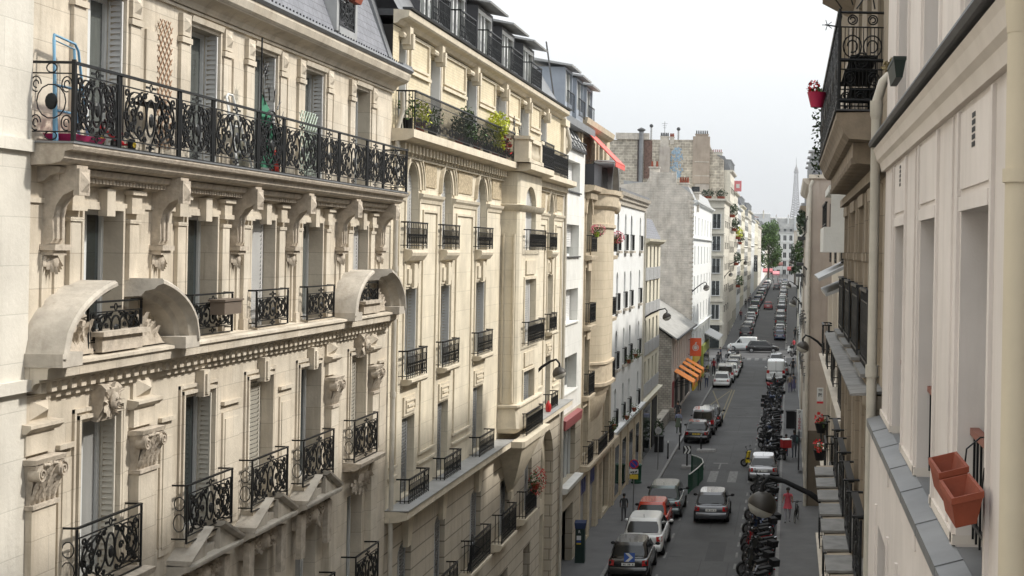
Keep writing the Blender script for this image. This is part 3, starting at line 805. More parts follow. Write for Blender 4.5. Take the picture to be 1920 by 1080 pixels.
W2 = [(29.6, 30.6), (32.6, 33.6), (36.25, 37.4), None, (47.0, 48.0)]
BAY = (39.4, 43.0); BP = .55; BW = (40.35, 42.0)
WT = [(28.9, 29.42), (31.45, 32.3), (34.95, 36.05), (38.45, 39.75), (41.9, 43.2), (45.35, 46.3)]
opsD = [(29.45, 30.5, 2.6, 6.3, .28), (32.5, 33.5, 2.6, 6.3, .28), (36.15, 37.4, 4.0, 6.25, .28), (39.9, 41.2, 4.0, 5.85), (43.6, 44.8, 4.0, 5.85)]
ops = []
for w in W2:
    if not w: continue
    a, b = w
    ops += [(a, b, 13.1, 15.14, .62), (a, b, 10.1, 12.17), (a, b, 7.32, 9.17)]
opsT = [(max(a, 28.75), b, 15.85, 17.86) for a, b in WT]
m = MB()
FL.wall(m, b0, 46, 0, 7.1, [o for o in opsD]+[(29.6, 30.5, .3, 2.2), (32.6, 33.5, .3, 2.2), (36.2, 37.3, .4, 2.8), (40, 41.2, .2, 2.9), (43.6, 44.8, .5, 2.9)], .26)
FL.wall(m, 46, b1, 0, 7.1, [(46.4, 48.9, .1, 6.45, 1.4)], .3)
m.build('lower_wall', S_B2D, t)
m = MB(); FL.wall(m, b0, b1, 7.1, 15.6, ops, .3); m.build('wall', S_B2, t)
m = MB(); FL.wall(m, b0, b1, 15.6, 18.1, opsT, .3); m.build('brick_storey_wall', S_BRK, t)
m = MB(); FL.box(m, b0+.02, b1-.02, 0, 18.05, -11, -1.2); FL.box(m, b0+.02, b1-.02, 17.95, 18.1, -1.2, -.02); FL.box(m, b0, b0+.02, 0, 18, -1.2, -.01); FL.box(m, b1-.02, b1, 0, 18, -1.2, -.01)
for z in (15.6, 12.9, 9.6, 7.1, 3.5): FL.box(m, b0+.02, b1-.02, z-.1, z, -1.2, -.32)
m.build('core', M_DARK, t)
m = MB(); FL.box(m, b1-.019, b1+.001, 12, 18.1, -11, -.01); m.build('party_wall', S_B2C, t)
for k, w in enumerate(W2):
    if not w: continue
    a, b = w
    FL.window(t, a, b, 13.1, 15.14, .3, shut=('half' if k != 1 else 'half', M_SHUT))
    FL.window(t, a, b, 10.1, 12.17, .3, shut=('open', M_SHUT) if k != 4 else ('closed', M_SHUT))
    FL.window(t, a, b, 7.32, 9.17, .3, shut=('closed', M_SHUTG))
for o in opsD: FL.window(t, o[0], o[1], o[2], o[3], .26, shut=('closed', M_SHUTG))
for o in opsT: FL.window(t, o[0], o[1], o[2], o[3], .3, curtain=True)
# white shutters folded on the far reveals of the brick storey
for o in opsT:
    m = MB(); FL.box(m, o[1]-.05, o[1]-.012, o[2]+.02, o[3]-.02, -.22, .01); m.build('folded_shutter', M_SHUT, t)
m = MB()
FL.wall(m, 46.4, 48.9, .1, 6.45, [(46.7, 48.6, .1, 3.1), (46.95, 48.35, 3.7, 6.0, .9)], .2, p=-.3)
m.build('porch_wall', S_B2C, t)
m = MB(); FL.box(m, 46.7, 48.6, .1, 3.1, -.6, -.5); FL.box(m, 46.95, 48.35, 3.7, 6.0, -.56, -.5); m.build('porch_door', M_SHUTG, t)
# mouldings
m = MB()
for k, w in enumerate(W2):
    if not w: continue
    a, b = w; c = (a+b)/2; hw = (b-a)/2; N = 14
    # archivolt
    for (r0, r1, p0, p1) in ((.03, .17, 0, .03), (.17, .25, 0, .07), (.25, .30, 0, .10)):
        rows = []
        for i in range(N+1):
            an = pi*i/N
            q = []
            for rr, pp in ((r0, p0), (r0, p1), (r1, p1), (r1, p0)):
                q.append(FL.P(c-(hw+rr/K)*cos(an), 14.52+(.62+rr)*sin(an), pp))
            rows.append(q)
        m.grid(rows, True, True)
    # flat pilaster strips between windows, jamb trims
    FL.box(m, a-.1, a-.01, 9.85, 14.3, 0, .035); FL.box(m, b+.01, b+.1, 9.85, 14.3, 0, .035)
    # sill brow under the top window
    FL.mould(m, a-.12, b+.12, [(0, 12.8), (.12, 12.84), (.2, 12.95), (.22, 13.02), (.2, 13.08), (0, 13.1)])
    # scrolled panel above B window
    FL.box(m, a+.02, b-.02, 12.22, 12.72, 0, .03)
    FL.box(m, a+.1, c-.16, 12.3, 12.64, .03, .07); FL.box(m, c-.12, c+.12, 12.2, 12.76, .03, .12); FL.box(m, c+.16, b-.1, 12.3, 12.64, .03, .07)
    FL.mould(m, a-.16, b+.22, [(0, 9.95), (.2, 9.97), (.26, 10.03), (.26, 10.09), (0, 10.1)])
    # panel above C window
    FL.box(m, a+.02, b-.02, 9.22, 9.66, 0, .04)
    FL.box(m, a+.14, b-.14, 9.3, 9.34, .04, .07); FL.box(m, a+.14, b-.14, 9.54, 9.58, .04, .07); FL.box(m, a+.14, a+.18, 9.34, 9.54, .04, .07); FL.box(m, b-.18, b-.14, 9.34, 9.54, .04, .07)
    FL.box(m, a+.26, b-.26, 9.41, 9.47, .04, .08)
for s0_, s1_ in ((28.5, 29.57), (30.63, 32.57), (33.63, 36.22), (37.43, 39.3), (43.1, 46.97), (48.03, 50.1)):
    FL.mould(m, s0_, s1_, [(0, 14.2), (.03, 14.22), (.05, 14.3), (.1, 14.36), (.12, 14.43), (0, 14.45)])
for s0_, s1_ in ((30.85, 32.3), (33.95, 35.9), (28.6, 29.2), (43.6, 46.5), (48.4, 49.8)):
    # framed panels
    for (x0, x1) in ((s0_+.1, s0_+.16), (s1_-.16, s1_-.1)): FL.box(m, x0, x1, 8.2, 14.0, 0, .04)
    FL.box(m, s0_+.1, s1_-.1, 14.0, 14.06, 0, .041); FL.box(m, s0_+.05, s1_-.05, 8.14, 8.2, 0, .06)
    FL.box(m, s0_+.0, s1_-.0, 7.9, 7.96, 0, .05)
m.build('facade_mouldings', S_B2C, t)
for s0_, s1_ in ((30.95, 32.15), (34.05, 35.75), (37.95, 39.35), (43.4, 46.4), (48.55, 49.9)):
    m = MB(); FL.box(m, s0_+.1, s1_-.1, 14.62, 15.3, 0, .03); m.build('pebbled_panel', S_PEB, t)
# lower ledge, zinc capped
m = MB()
pr = [(0, 7.0), (.3, 7.02), (.42, 7.06), (.5, 7.08), (.5, 7.24), (0, 7.28)]
FL.mould(m, b0, BAY[0]-.1, pr); FL.mould(m, BAY[1]+.1, b1-.1, pr)
for o in opsD:
    c = (o[0]+o[1])/2
    if o[3] > 6.1:
        m.hexa([FL.P(c-.14, 6.15, 0), FL.P(c+.14, 6.15, 0), FL.P(c+.14, 6.15, .12), FL.P(c-.14, 6.15, .12), FL.P(c-.24, 7.02, 0), FL.P(c+.24, 7.02, 0), FL.P(c+.24, 7.02, .16), FL.P(c-.24, 7.02, .16)])
m.build('ledge', S_B2C, t)
m = MB(); FL.box(m, b0, BAY[0]-.1, 7.262, 7.285, 0, .53); m.build('ledge_zinc', M_ZINCL, t)
m = MB(); FL.box(m, BAY[1]+.1, b1-.08, 7.262, 7.285, 0, .53); m.build('ledge_zinc', M_ZINCL, t)
# upper slab and bracket frieze
m = MB()
def slab(s0_, s1_, o):
    FL.mould(m, s0_, s1_, [(0, 15.5), (o+.34, 15.54), (o+.44, 15.58), (o+.5, 15.6), (o+.5, 15.78), (0, 15.8)])
slab(b0, BAY[0]-.05, 0); slab(BAY[1]+.2, b1, 0); slab(BAY[0]-.05, BAY[1]+.2, .4)
n = 66
for i in range(n):
    s = b0+.3+(BAY[0]-b0-.4)*i/n if i < 36 else BAY[1]+.3+(b1-BAY[1]-.5)*(i-36)/30
    if i < 36: s = b0+.3+(BAY[0]-b0-.5)*i/36
    FL.box(m, s, s+.12, 15.32, 15.5, 0, .22); FL.box(m, s+.02, s+.1, 15.26, 15.32, 0, .12)
FL.box(m, b0, b1, 15.2, 15.24, 0, .09)
m.build('upper_slab', S_B2C, t)
# bay
m = MB()
s0_, s1_ = BAY; C1 = .25
pts = [(s0_, 0), (s0_+.12, BP), (s1_-.12, BP), (s1_, 0)]
def bayring(z, grow=0):
    return [FL.P(s0_-grow, z, 0), FL.P(s0_+.05-grow, z, BP+grow-.08), FL.P(s0_+.13-grow, z, BP+grow), FL.P(s1_-.13+grow, z, BP+grow), FL.P(s1_-.05+grow, z, BP+grow-.08), FL.P(s1_+grow, z, 0)]

r0_, r1_ = bayring(7.5), bayring(15.5)
m.grid([r0_[:3], r1_[:3]]); m.grid([r0_[3:], r1_[3:]])
FBW = Fac(-1, 8.9-BP)
FBW.wall(m, s0_+.13, s1_-.13, 7.5, 15.5, [(BW[0], BW[1], 13.1, 15.14, .6), (BW[0], BW[1], 10.1, 12.17), (BW[0], BW[1], 7.75, 9.25)], .28)
m.build('bay_body', S_B2, t)
m = MB()
m.grid([bayring(7.45, .02), bayring(7.5, .06), bayring(7.6, .12), bayring(8.2, .06), bayring(8.26, .14), bayring(8.32, .14), bayring(8.34, 0)])
m.grid([bayring(7.0, .2), bayring(7.05, .34), bayring(7.24, .36), bayring(7.26, .0)])
m.grid([bayring(14.3, .0), bayring(14.34, .06), bayring(14.5, .12), bayring(14.52, .0)])
# corbel below
rows = []
for i in range(9):
    u = i/8; z = 7.05-u*1.75; g = -(u**.8)*1.0
    rows.append([FL.P(s0_+u*1.55, z, 0), FL.P(s0_+.15+u*1.5, z, (BP+.2)*(1-u)**.7), FL.P(s1_-.15-u*1.5, z, (BP+.2)*(1-u)**.7), FL.P(s1_-u*1.55, z, 0)])
m.grid(rows)
FL.box(m, 41.0, 41.4, 5.1, 5.35, 0, .12)
m.build('bay_mouldings', S_B2C, t, smooth=40)
for (z0, z1) in ((13.1, 15.14), (10.1, 12.17), (7.75, 9.25)):
    FBW.window(t, BW[0], BW[1], z0, z1, .28, shut=('half', M_SHUT) if z0 > 9 else ('closed', M_SHUTG), curtain=z0 > 9)
m = MB()
for (z0, z1) in ((10.1, 12.17), (7.75, 9.25)):
    FBW.box(m, BW[0]-.12, BW[0]-.02, z0, z1+.08, 0, .04); FBW.box(m, BW[1]+.02, BW[1]+.12, z0, z1+.08, 0, .04); FBW.box(m, BW[0]-.02, BW[1]+.02, z1, z1+.08, 0, .041)
    FBW.box(m, BW[0]+.1, BW[1]-.1, z1+.16, z1+.6, 0, .05)
# niche on the camera-side flank
x0 = FL.P(0, 0, .12)[0]; x1 = FL.P(0, 0, BP-.16)[0]; yy = s0_*K
m.box(x0-.05, x0, yy-.05, yy+.3, 8.4, 13.6); m.box(x1, x1+.05, yy-.05, yy+.3, 8.4, 13.6)
m.build('bay_surrounds', S_B2C, t)
FBW = Fac(-1, 8.9-BP)
for z0, h in ((13.1, .66), (10.12, .74), (7.3, .7)):
    g = MB(); FBW.bars(g, BW[0]-.35, BW[1]+.6, z0, z0+h, .22, style=1, ret=.2); g.build('window_railing', M_IRON, t)
for k, w in enumerate(W2):
    if not w: continue
    a, b = w
    for z0, h, p_ in ((13.12, .62, .16), (10.12, .66, .2), (7.27, .58, .3)):
        g = MB(); FL.bars(g, a-.35, b+.22 if k < 3 else b, z0, z0+h, p_, style=1, ret=p_); g.build('window_railing', M_IRON, t)
for (a, b, z0) in ((35.2, 37.4, 4.2), (38.9, 40.9, 4.15), (42.4, 44.2, 4.2), (31.9, 33.7, 4.0)):
    g = MB(); FL.bars(g, a, b, z0, z0+.9, .3, style=1, ret=.3); FL.box(g, a-.1, b+.1, z0-.22, z0-.02, 0, .34) if False else None
    g.build('window_railing', M_IRON, t)
    g = MB(); FL.mould(g, a-.1, b+.1, [(0, z0-.25), (.26, z0-.2), (.34, z0-.1), (.34, z0-.02), (0, z0)]); g.build('window_sill', S_B2C, t)
# long top balcony railing with pier and balustrade
g = MB(); FL.bars(g, 28.75, 39.2, 15.8, 16.68, .42, step=.105); FL.box(g, 28.75, 39.2, 16.5, 16.515, .41, .43)
for i in range(90):
    s = 28.8+10.35*i/89
    FL.ribbon(g, [(s+.05+.035*cos(a), 15.98+.1*sin(a)) for a in [q*pi/4 for q in range(9)]], .008, .01, .42)
g.build('balcony_railing', M_IRON, t)
g = MB()
for s in (28.75,):
    for i in range(5): FL.box(g, s-.012, s+.012, 15.8, 16.65, .04+.08*i, .055+.08*i)
    FL.box(g, s-.014, s+.014, 16.645, 16.68, 0, .42)
g.build('side_railing', M_IRON, t)
g = MB(); FL.bars(g, 43.35, 48.6, 15.8, 16.7, .42, step=.14, style=1, ret=.4); g.build('balcony_railing', M_IRON, t)
g = MB(); FL.bars(g, 41.3, 43.35, 15.8, 16.65, .85, step=.12, style=1); g.build('balcony_railing', M_IRON, t)
g = MB()
for (x0, x1) in ((39.15, 39.6), (41.0, 41.3)):
    FL.box(g, x0, x1, 15.8, 16.5, .38, .86); FL.box(g, x0-.06, x1+.06, 16.5, 16.6, .32, .92); FL.box(g, x0-.05, x1+.05, 15.8, 15.92, .34, .9)
FL.box(g, 39.6, 41.0, 16.42, 16.55, .7, .9); FL.box(g, 39.6, 41.0, 15.8, 15.9, .68, .9)
for i in range(7):
    g.lathe(FL.P(39.72+i*.19, 15.9, .8), [(.03, 0), (.05, .06), (.065, .16), (.035, .3), (.028, .38), (.05, .52)], 7)
g.build('stone_balustrade', S_B2C, t, smooth=40)
# top storey mouldings
m = MB()
for k, (a, b) in enumerate(WT):
    a = max(a, 28.75)
    c = (a+b)/2
    FL.box(m, c-.12, c+.12, 17.75, 18.15, 0, .2); FL.box(m, c-.07, c+.07, 17.65, 18.0, .02, .26)
    FL.tube(m, [(a-.05, 17.95, .06), (c-.14, 17.95, .06)], .07, 7); FL.tube(m, [(c+.14, 17.95, .06), (b+.05, 17.95, .06)], .07, 7)
    FL.box(m, b, b+.12, 15.8, 17.8, 0, .03)
    if k < 5:
        e = WT[k+1][0]
        FL.box(m, b+.25, e-.25, 17.3, 17.36, 0, .05); FL.box(m, b+.25, e-.25, 18.0, 18.05, 0, .05)
        FL.box(m, b+.25, b+.31, 17.36, 18.0, 0, .05); FL.box(m, e-.31, e-.25, 17.36, 18.0, 0, .05)
        FL.box(m, b+.15, e-.15, 17.16, 17.24, 0, .07)
FL.mould(m, b0, b1-1.0, [(0, 18.12), (.08, 18.14), (.16, 18.22), (.3, 18.26), (.34, 18.3), (.36, 18.42), (0, 18.44)])
m.build('top_cornice', S_B2C, t)
m = MB(); FL.mould(m, b0, b1-1.0, [(.2, 18.445), (.4, 18.445), (.42, 18.49), (.2, 18.49)]); FL.box(m, b0, b1-1.0, 18.3, 18.445, -11, -.01); m.build('gutter', M_LEAD, t)
m = MB()
m.poly([FL.P(b0, 18.45, .1), FL.P(b1-1, 18.45, .1), FL.P(b1-2.6, 20.8, -1.2), FL.P(b0, 20.8, -1.2)])
m.poly([FL.P(b1-1, 18.45, .1), FL.P(b1-1, 18.45, -8), FL.P(b1-2.6, 20.8, -8), FL.P(b1-2.6, 20.8, -1.2)])
m.poly([FL.P(b0, 20.8, -1.2), FL.P(b1-2.6, 20.8, -1.2), FL.P(b1-2.6, 21.2, -8), FL.P(b0, 21.2, -8)])
for i in range(12):
    s = b1-1-.0; pp = -.2-i*.6
    m.tube([FL.P(b1-1, 18.5, pp), FL.P(b1-2.6, 20.85, pp-.1)], .03, 4)
m.build('zinc_roof', M_ZINC, t)
# dormers
M_DORM = mat('dark_zinc_cheek', (.075, .075, .08), .5, .3, var=.2, vscale=2)
for k, (a, b) in enumerate([(30.4, 32.0), (33.0, 34.6), (36.0, 37.7), (39.0, 40.7), (42.1, 43.8)]):
    g = MB(); zt = 19.98 if k < 3 else 19.9
    FL.box(g, a-.06, a, 18.46, zt, -1.0, .02); FL.box(g, b, b+.06, 18.46, zt, -1.0, .02); FL.box(g, a, b, zt-.08, zt, -1.0, .02)
    d = g.build('dormer', M_DORM, t)
    g = MB(); FL.mould(g, a-.3, b+.3, [(-1.3, zt+.3), (.42, zt+.02), (.44, zt+.07), (-1.3, zt+.4)]); g.build('dormer_roof', M_ZINCL, d)
    g = MB(); FL.box(g, a, b, 18.46, zt-.08, -.12, -.08); g.build('pane', M_GLASS2, d)
    g = MB()
    for s in (a, (a+b)/2-.06, b-.1, a+.38): FL.box(g, s, s+.1, 18.46, zt-.08, -.08, -.0)
    FL.box(g, a, b, zt-.2, zt-.08, -.07, .01)
    g.build('frame', M_WHITE, d)
    g = MB(); FL.bars(g, a, b, 18.5, 19.3, .3, step=.15, ret=.28, style=1); g.build('railing', M_IRON, d)
# chimney
g = MB(); FL.box(g, b1-.9, b1-.1, 15.9, 18.0, -1.2, .12); FL.box(g, b1-1.0, b1-.05, 17.9, 18.15, -1.3, .2); g.build('end_pier', S_B2C, t)
g = MB(); FL.tube(g, [(b1-.4, 18.4, .0), (b1-.4, 17.4, .25), (b1-.3, 17.1, .25), (b1-.25, 16.9, .1)], .08, 8); FL.tube(g, [(b1-.12, 15.4, .1), (b1-.12, .2, .1)], .06, 8); g.build('drainpipe', M_PIPE, t, smooth=50)
# plants on the top balcony, each its own thing
rnd = random.Random(5)
PL = [(28.9, 'slim green climber at the near end of the planted balcony', M_LEAF, 30, .3), (29.9, 'yellow-green trailing plant near the near end of the planted balcony', M_LEAFY, 60, .32), (30.9, 'pale green bushy plant third along the planted balcony', M_LEAF, 60, .3),
      (33.4, 'dark purple-leaved shrub halfway along the planted balcony', M_LEAFD, 120, .42), (34.1, 'tall light green shrub beside the dark purple-leaved one', M_LEAF, 190, .5), (35.3, 'low green plant behind the bars before the golden bush', M_LEAF, 70, .3), (36.4, 'low dark plant under the golden bush', M_LEAFD, 60, .3),
      (37.5, 'bright golden-yellow round bush overhanging the balcony rail', M_LEAFY, 330, .42), (38.5, 'red-flowered pot plant beside the stone balustrade pier', M_RED, 70, .3)]
for i, (s, lb, ml, n, r) in enumerate(PL):
    big = (i == 7); n = int(n*1.9)
    th_ = thing('balcony_plant', lb, 'plant', FL.P(s, 15.8, .22), group='plants on the planted iron balcony')
    g = MB(); g.lathe(FL.P(s, 15.81, .22), [(.09, 0), (.12, .24), (.13, .25), (.1, .25)], 10, cap=True); g.build('pot', M_TERRA if i % 2 else M_BLKP, th_)
    g = MB(); zc = 16.75 if big else 16.3 + (.15 if i == 4 else 0)
    g.leaves(FL.P(s, zc, .3 if big else .24), (.22 if not big else .34, .45 if not big else .62, r), n, .05, rnd)
    g.leaves(FL.P(s, 16.2, .3), (.2, .4, .35), n//2, .045, rnd)
    if ml in (M_RED,): 
        g2 = MB(); g2.leaves(FL.P(s, 16.25, .3), (.2, .4, .3), 60, .045, rnd); g2.build('leaves', M_LEAF, th_); g.build('flowers', ml, th_)
    else: g.build('leaves', ml, th_)
# trellis star frames on balcony
m = MB()
for (cz, cs) in ((16.95, 39.6), (16.75, 40.4)):
    for k in range(4):
        a = k*pi/4
        m.tube([FL.P(cs-.3*cos(a)/K, cz-.3*sin(a), .3), FL.P(cs+.3*cos(a)/K, cz+.3*sin(a), .3)], .012, 4)
single(m, 'star_trellis', M_IRON, 'dark metal star-shaped trellis standing behind the stone balustrade', 'trellis', FL.P(40, 15.8, .3))
# geraniums hanging low on B2 and bicycle, red lantern
def potplant(s, z, p, lb, ml, n=200, r=(.3, .35, .35), pot=M_TERRA, group=None, F=FL, name='flower_pot'):
    th_ = thing(name, lb, 'potted plant', F.P(s, z, p), group=group)
    g = MB(); g.lathe(F.P(s, z, p), [(.09, 0), (.14, .2), (.15, .22), (.12, .22)], 10, cap=True); g.build('pot', pot, th_, smooth=40)
    g = MB(); g.leaves(F.P(s, z+.22, p), (r[0]*.9, r[1]*.9, r[2]*.9), int(n*.7), .05, rnd); g.build('leaves', M_LEAF, th_)
    if ml:
        g = MB(); g.leaves(F.P(s, z+.3, p+.05), r, n, .04, rnd, True); g.build('flowers', ml, th_)
potplant(43.3, 5.0, .45, 'red geraniums spilling over the window railing beside the pointed porch arch', M_RED, 220, (.3, .42, .5))
m = MB(); m.lathe(FL.P(46.0, 7.3, .32), [(.09, 0), (.11, .1), (.1, .25), (.05, .33), (.02, .4)], 10, cap=True)
single(m, 'red_lantern', mat('red_enamel', (.4, .02, .02), .35), 'small red lantern standing on the zinc ledge below the far windows', 'lantern', FL.P(46.0, 7.29, .32), smooth=50)
# bicycle hung on lower railing
def wheel_ring(m, c, r, ax, n=20, w=.018):
    pts = []
    for i in range(n+1):
        a = 2*pi*i/n
        pts.append((c[0]+(r*cos(a) if ax == 'y' else 0), c[1]+(r*cos(a) if ax == 'x' else 0), c[2]+r*sin(a)))
    m.tube(pts, w, 5, cap=False)
def bicycle(name, lb, loc, rz, group=None):
    th_ = thing(name, lb, 'bicycle', loc, rz, group, local=True)
    for y in (-.52, .52):
        g = MB(); wheel_ring(g, (0, y, .34), .32, 'x'); 
        w = g.build('wheel', M_RUB, th_)
        g = MB()
        for k in range(10): a = pi*k/5; g.tube([(0, y, .34), (0, y+.31*cos(a), .34+.31*sin(a))], .004, 3)
        g.build('spokes', M_CHROME, w)
    g = MB()
    A, B, Cc, D_, E_ = (0, -.52, .34), (0, -.08, .3), (0, -.2, .82), (0, .36, .86), (0, .52, .34)
    for a, b in ((A, B), (A, Cc), (B, Cc), (B, D_), (Cc, D_), (D_, E_)): g.tube([a, b], .018, 6)
    g.tube([D_, (0, .33, 1.0)], .015, 6)
    g.build('frame', M_BLKP, th_)
    g = MB(); g.tube([(-.28, .25, 1.03), (-.12, .34, 1.02), (.12, .34, 1.02), (.28, .25, 1.03)], .014, 6); g.build('handlebar', M_BLKP, th_)
    g = MB(); g.hexa([(-.03, -.1, .88), (.03, -.1, .88), (.07, -.34, .9), (-.07, -.34, .9), (-.02, -.1, .92), (.02, -.1, .92), (.06, -.34, .95), (-.06, -.34, .95)]); g.build('saddle', M_BLKP, th_)
    return th_
bk = bicycle('bicycle', 'small dark bicycle stored upright inside a window railing of the yellowish building', FL.P(36.4, 4.25, .18), radians(0), None)
bk.rotation_euler = (radians(62), 0, radians(8)); bk.location = FL.P(36.0, 4.15, .12)
# ================================================================= B3 white modern infill
S_B3 = stone('white_stone_slab', (.66, .655, .62), jw=2.4, jh=1.32, js=.006, streak=.1, jd=.75)
S_B3L = stone('beige_render_base', (.42, .37, .29), jw=9, jh=.62, js=.02, streak=.2, jd=.5)
M_MAROON = mat('maroon_fascia', (.25, .07, .07), .5)
t = thing('white_infill_building', 'narrow white modern infill building with roller-blind windows and grey box dormers', 'building', org(FL, 52.7))
c0_, c1_ = 50.2, 55.2
r3 = [(15.5, 16.75), (12.86, 14.15), (10.16, 11.52), (7.34, 8.8)]
m = MB(); FL.wall(m, c0_, c1_, 6.5, 17.3, [(50.75, 53.95, a, b) for a, b in r3], .45); m.build('wall', S_B3, t)
m = MB(); FL.wall(m, c0_, c1_, 0, 6.5, [(50.4, 53.9, 3.7, 6.0), (51, 53.6, .1, 2.6)], .3); m.build('base_wall', S_B3L, t)
m = MB(); FL.box(m, c0_+.02, c1_-.02, 0, 17.2, -11, -1.1); FL.box(m, c0_+.02, c1_-.02, 17.2, 17.3, -1.1, -.01)
for z in (15.3, 12.6, 9.9, 7.2): FL.box(m, c0_+.02, c1_-.02, z-.1, z, -1.1, -.46)
m.build('core', M_DARK, t)
for k, (a, b) in enumerate(r3):
    FL.window(t, 50.75, 53.95, a, b, .45, shut=('roll', M_SHUT) if k < 3 else None, curtain=True)
    m = MB(); FL.box(m, 50.65, 54.05, a-.06, a-.003, -.1, .08); m.build('sill', M_LEAD if k < 2 else S_B3, t)
m = MB(); FL.mould(m, 50.3, 54.3, [(.02, 6.05), (.2, 5.98), (.24, 6.36), (.02, 6.42)]); m.build('shop_awning', M_MAROON, t)
m = MB()
for i in range(5): FL.box(m, 50.4+i*.87, 50.46+i*.87, 3.7, 6.0, -.28, -.2)
m.build('shop_glazing_bars', M_WHITE, t)
m = MB(); FL.box(m, 50.4, 53.9, 3.7, 6.0, -.3, -.28); m.build('shop_glazing', M_GLASS2, t)
m = MB(); FL.mould(m, 50.35, 54.1, [(0, 3.45), (.3, 3.5), (.35, 3.7), (0, 3.72)]); m.build('shop_sill', S_B3, t)
m = MB(); FL.tube(m, [(50.35, 13, .08), (50.35, 0, .08)], .05, 6); m.build('drainpipe', M_PIPE, t)
m = MB()
m.poly([FL.P(50.2, 17.3, .05), FL.P(55.2, 17.3, .05), FL.P(55.2, 19, -1.0), FL.P(50.2, 19, -1.0)])
m.poly([FL.P(50.2, 19, -1.0), FL.P(55.2, 19, -1.0), FL.P(55.2, 19.5, -6), FL.P(50.2, 19.5, -6)])
for i in range(6): m.tube([FL.P(50.3+i*.95, 17.33, .07), FL.P(50.3+i*.95, 19.03, -.98)], .035, 4)
m.build('zinc_roof', M_ZINCL, t)
m = MB(); FL.bars(m, 50.3, 54.9, 17.25, 17.62, .1, step=.2, style=0); FL.box(m, 50.3, 54.9, 17.2, 17.26, .02, .14); m.build('parapet_railing', M_IRON, t)
M_BLUEZ = mat('bluegrey_cladding', (.33, .365, .42), .55, .2, var=.12, vscale=2, streak=.1)
for k, s in enumerate((50.6, 53.3, 55.9)):
    g = MB(); e = s+1.7; zt = 20.35-.05*k; zb = 18.5
    FL.box(g, s, s+.08, zb, zt, -1.6, -.1); FL.box(g, e-.08, e, zb, zt, -1.6, -.1); FL.box(g, s+.08, e-.08, zt-.1, zt, -1.6, -.1); FL.box(g, s+.08, e-.08, zb, zb+.5, -.3, -.1)
    d = g.build('box_dormer', M_BLUEZ, t)
    g = MB(); FL.mould(g, s-.25, e+.25, [(-2.2, zt+.35), (.2, zt), (.22, zt+.07), (-2.2, zt+.45)])
    for i in range(4): FL.tube(g, [(s+.1+i*.5, zt+.47, -2.1), (s+.1+i*.5, zt+.09, .2)], .025, 4)
    g.build('dormer_roof', M_ZINCL, d)
    g = MB(); FL.box(g, s+.08, e-.08, zb+.5, zt-.1, -.32, -.28); g.build('pane', M_GLASS2, d)
    g = MB()
    for x in (s+.08, (s+e)/2-.05, e-.18): FL.box(g, x, x+.1, zb+.5, zt-.1, -.28, -.2)
    g.build('frame', M_WHITE, d)
    g = MB(); FL.bars(g, s+.1, e-.1, zb+.2, zb+.95, .0, step=.2); g.build('railing', M_IRON, d)
m = MB(); FL.box(m, 50.1, 57.8, 18.2, 18.5, -1.5, .02); FL.box(m, 50.2, 57.8, 17.4, 18.2, -3, -1.0); m.build('dormer_base', M_ZINC, t)

# ================================================================= B4 ochre building with round bay
S_B4 = stone('limestone_ochre', (.50, .43, .32), jw=1.0, jh=.42, js=.008, streak=.35, jd=.7)
S_B4C = mat('carved_ochre_stone', (.48, .405, .30), .9, var=.25, vscale=5, streak=.35, bump=.35)
t = thing('round_bay_apartment_building', 'ochre stone apartment building with a full-height rounded bay, zinc dome dormer and red top awning', 'building', org(FL, 60))
d0_, d1_ = 55.2, 64.7
WA = (55.55, 57.0); WB = (62.0, 63.7)
ops = []
for a, b in (WA, WB):
    ops += [(a, b, 13.0, 15.4, .7), (a, b, 9.95, 12.3), (a, b, 6.85, 9.3), (a, b, 4.1, 6.2)]
m = MB(); FL.wall(m, d0_, d1_, 3.6, 15.9, ops, .35); m.build('wall', S_B4, t)
m = MB(); FL.wall(m, d0_, d1_, 0, 3.6, [(55.6, 57.6, .3, 3.1), (58.2, 60.2, .1, 3.1), (60.9, 61.9, .1, 2.9), (62.3, 64.2, .3, 3.0)], .25); m.build('base_wall', S_B4, t)
m = MB(); FL.box(m, d0_+.02, d1_-.02, 0, 18.7, -11, -1.3); FL.box(m, d0_, d1_-.02, 15.8, 15.9, -1.3, -.01)
for z in (12.7, 9.7, 6.7, 3.5): FL.box(m, d0_+.02, d1_-.02, z-.1, z, -1.3, -.37)
m.build('core', S_B4C, t)
for o in ops:
    FL.window(t, o[0], o[1], o[2], o[3], .35, curtain=True)
M_BLUESH = mat('blue_painted_shopfront', (.06, .07, .17), .5, var=.2)
for k, (a, b) in enumerate(((55.6, 57.6), (58.2, 60.2))):
    g = MB(); FL.box(g, a, b, .3 if k == 0 else .1, 2.3, -.23, -.2)
    for i in range(9): FL.box(g, a, b, .4+i*.22, .42+i*.22, -.2, -.185)
    sf = g.build('shop_shutter', M_ZINCL, t)
    g = MB(); FL.box(g, a, b, 2.3, 3.1, -.22, -.1)
    for i in range(4): FL.box(g, a+.2+i*.45, a+.45+i*.45, 2.42, 2.98, -.1, -.08)
    g.build('shop_fascia', M_BLUESH, t)
g = MB(); FL.box(g, 60.9, 61.9, .1, 2.9, -.24, -.2); g.build('street_door', M_SHUTG, t)
g = MB(); FL.box(g, 62.3, 64.2, .3, 3.0, -.24, -.2); g.build('shop_window', M_GLASS, t)
N = 12; bs0, bs1, bp = 57.5, 61.2, .62
def b4ring(z, g=0):
    out = []
    for i in range(N+1):
        u = i/N; x = -1+2*u; pp = (bp+g)*(1-abs(x)**4)**.6
        out.append(FL.P((bs0+bs1)/2+x*((bs1-bs0)/2+g/K), z, pp))
    return out
m = MB(); m.grid([b4ring(7.0), b4ring(15.3)]); m.build('round_bay', S_B4, t, smooth=60)
m = MB()
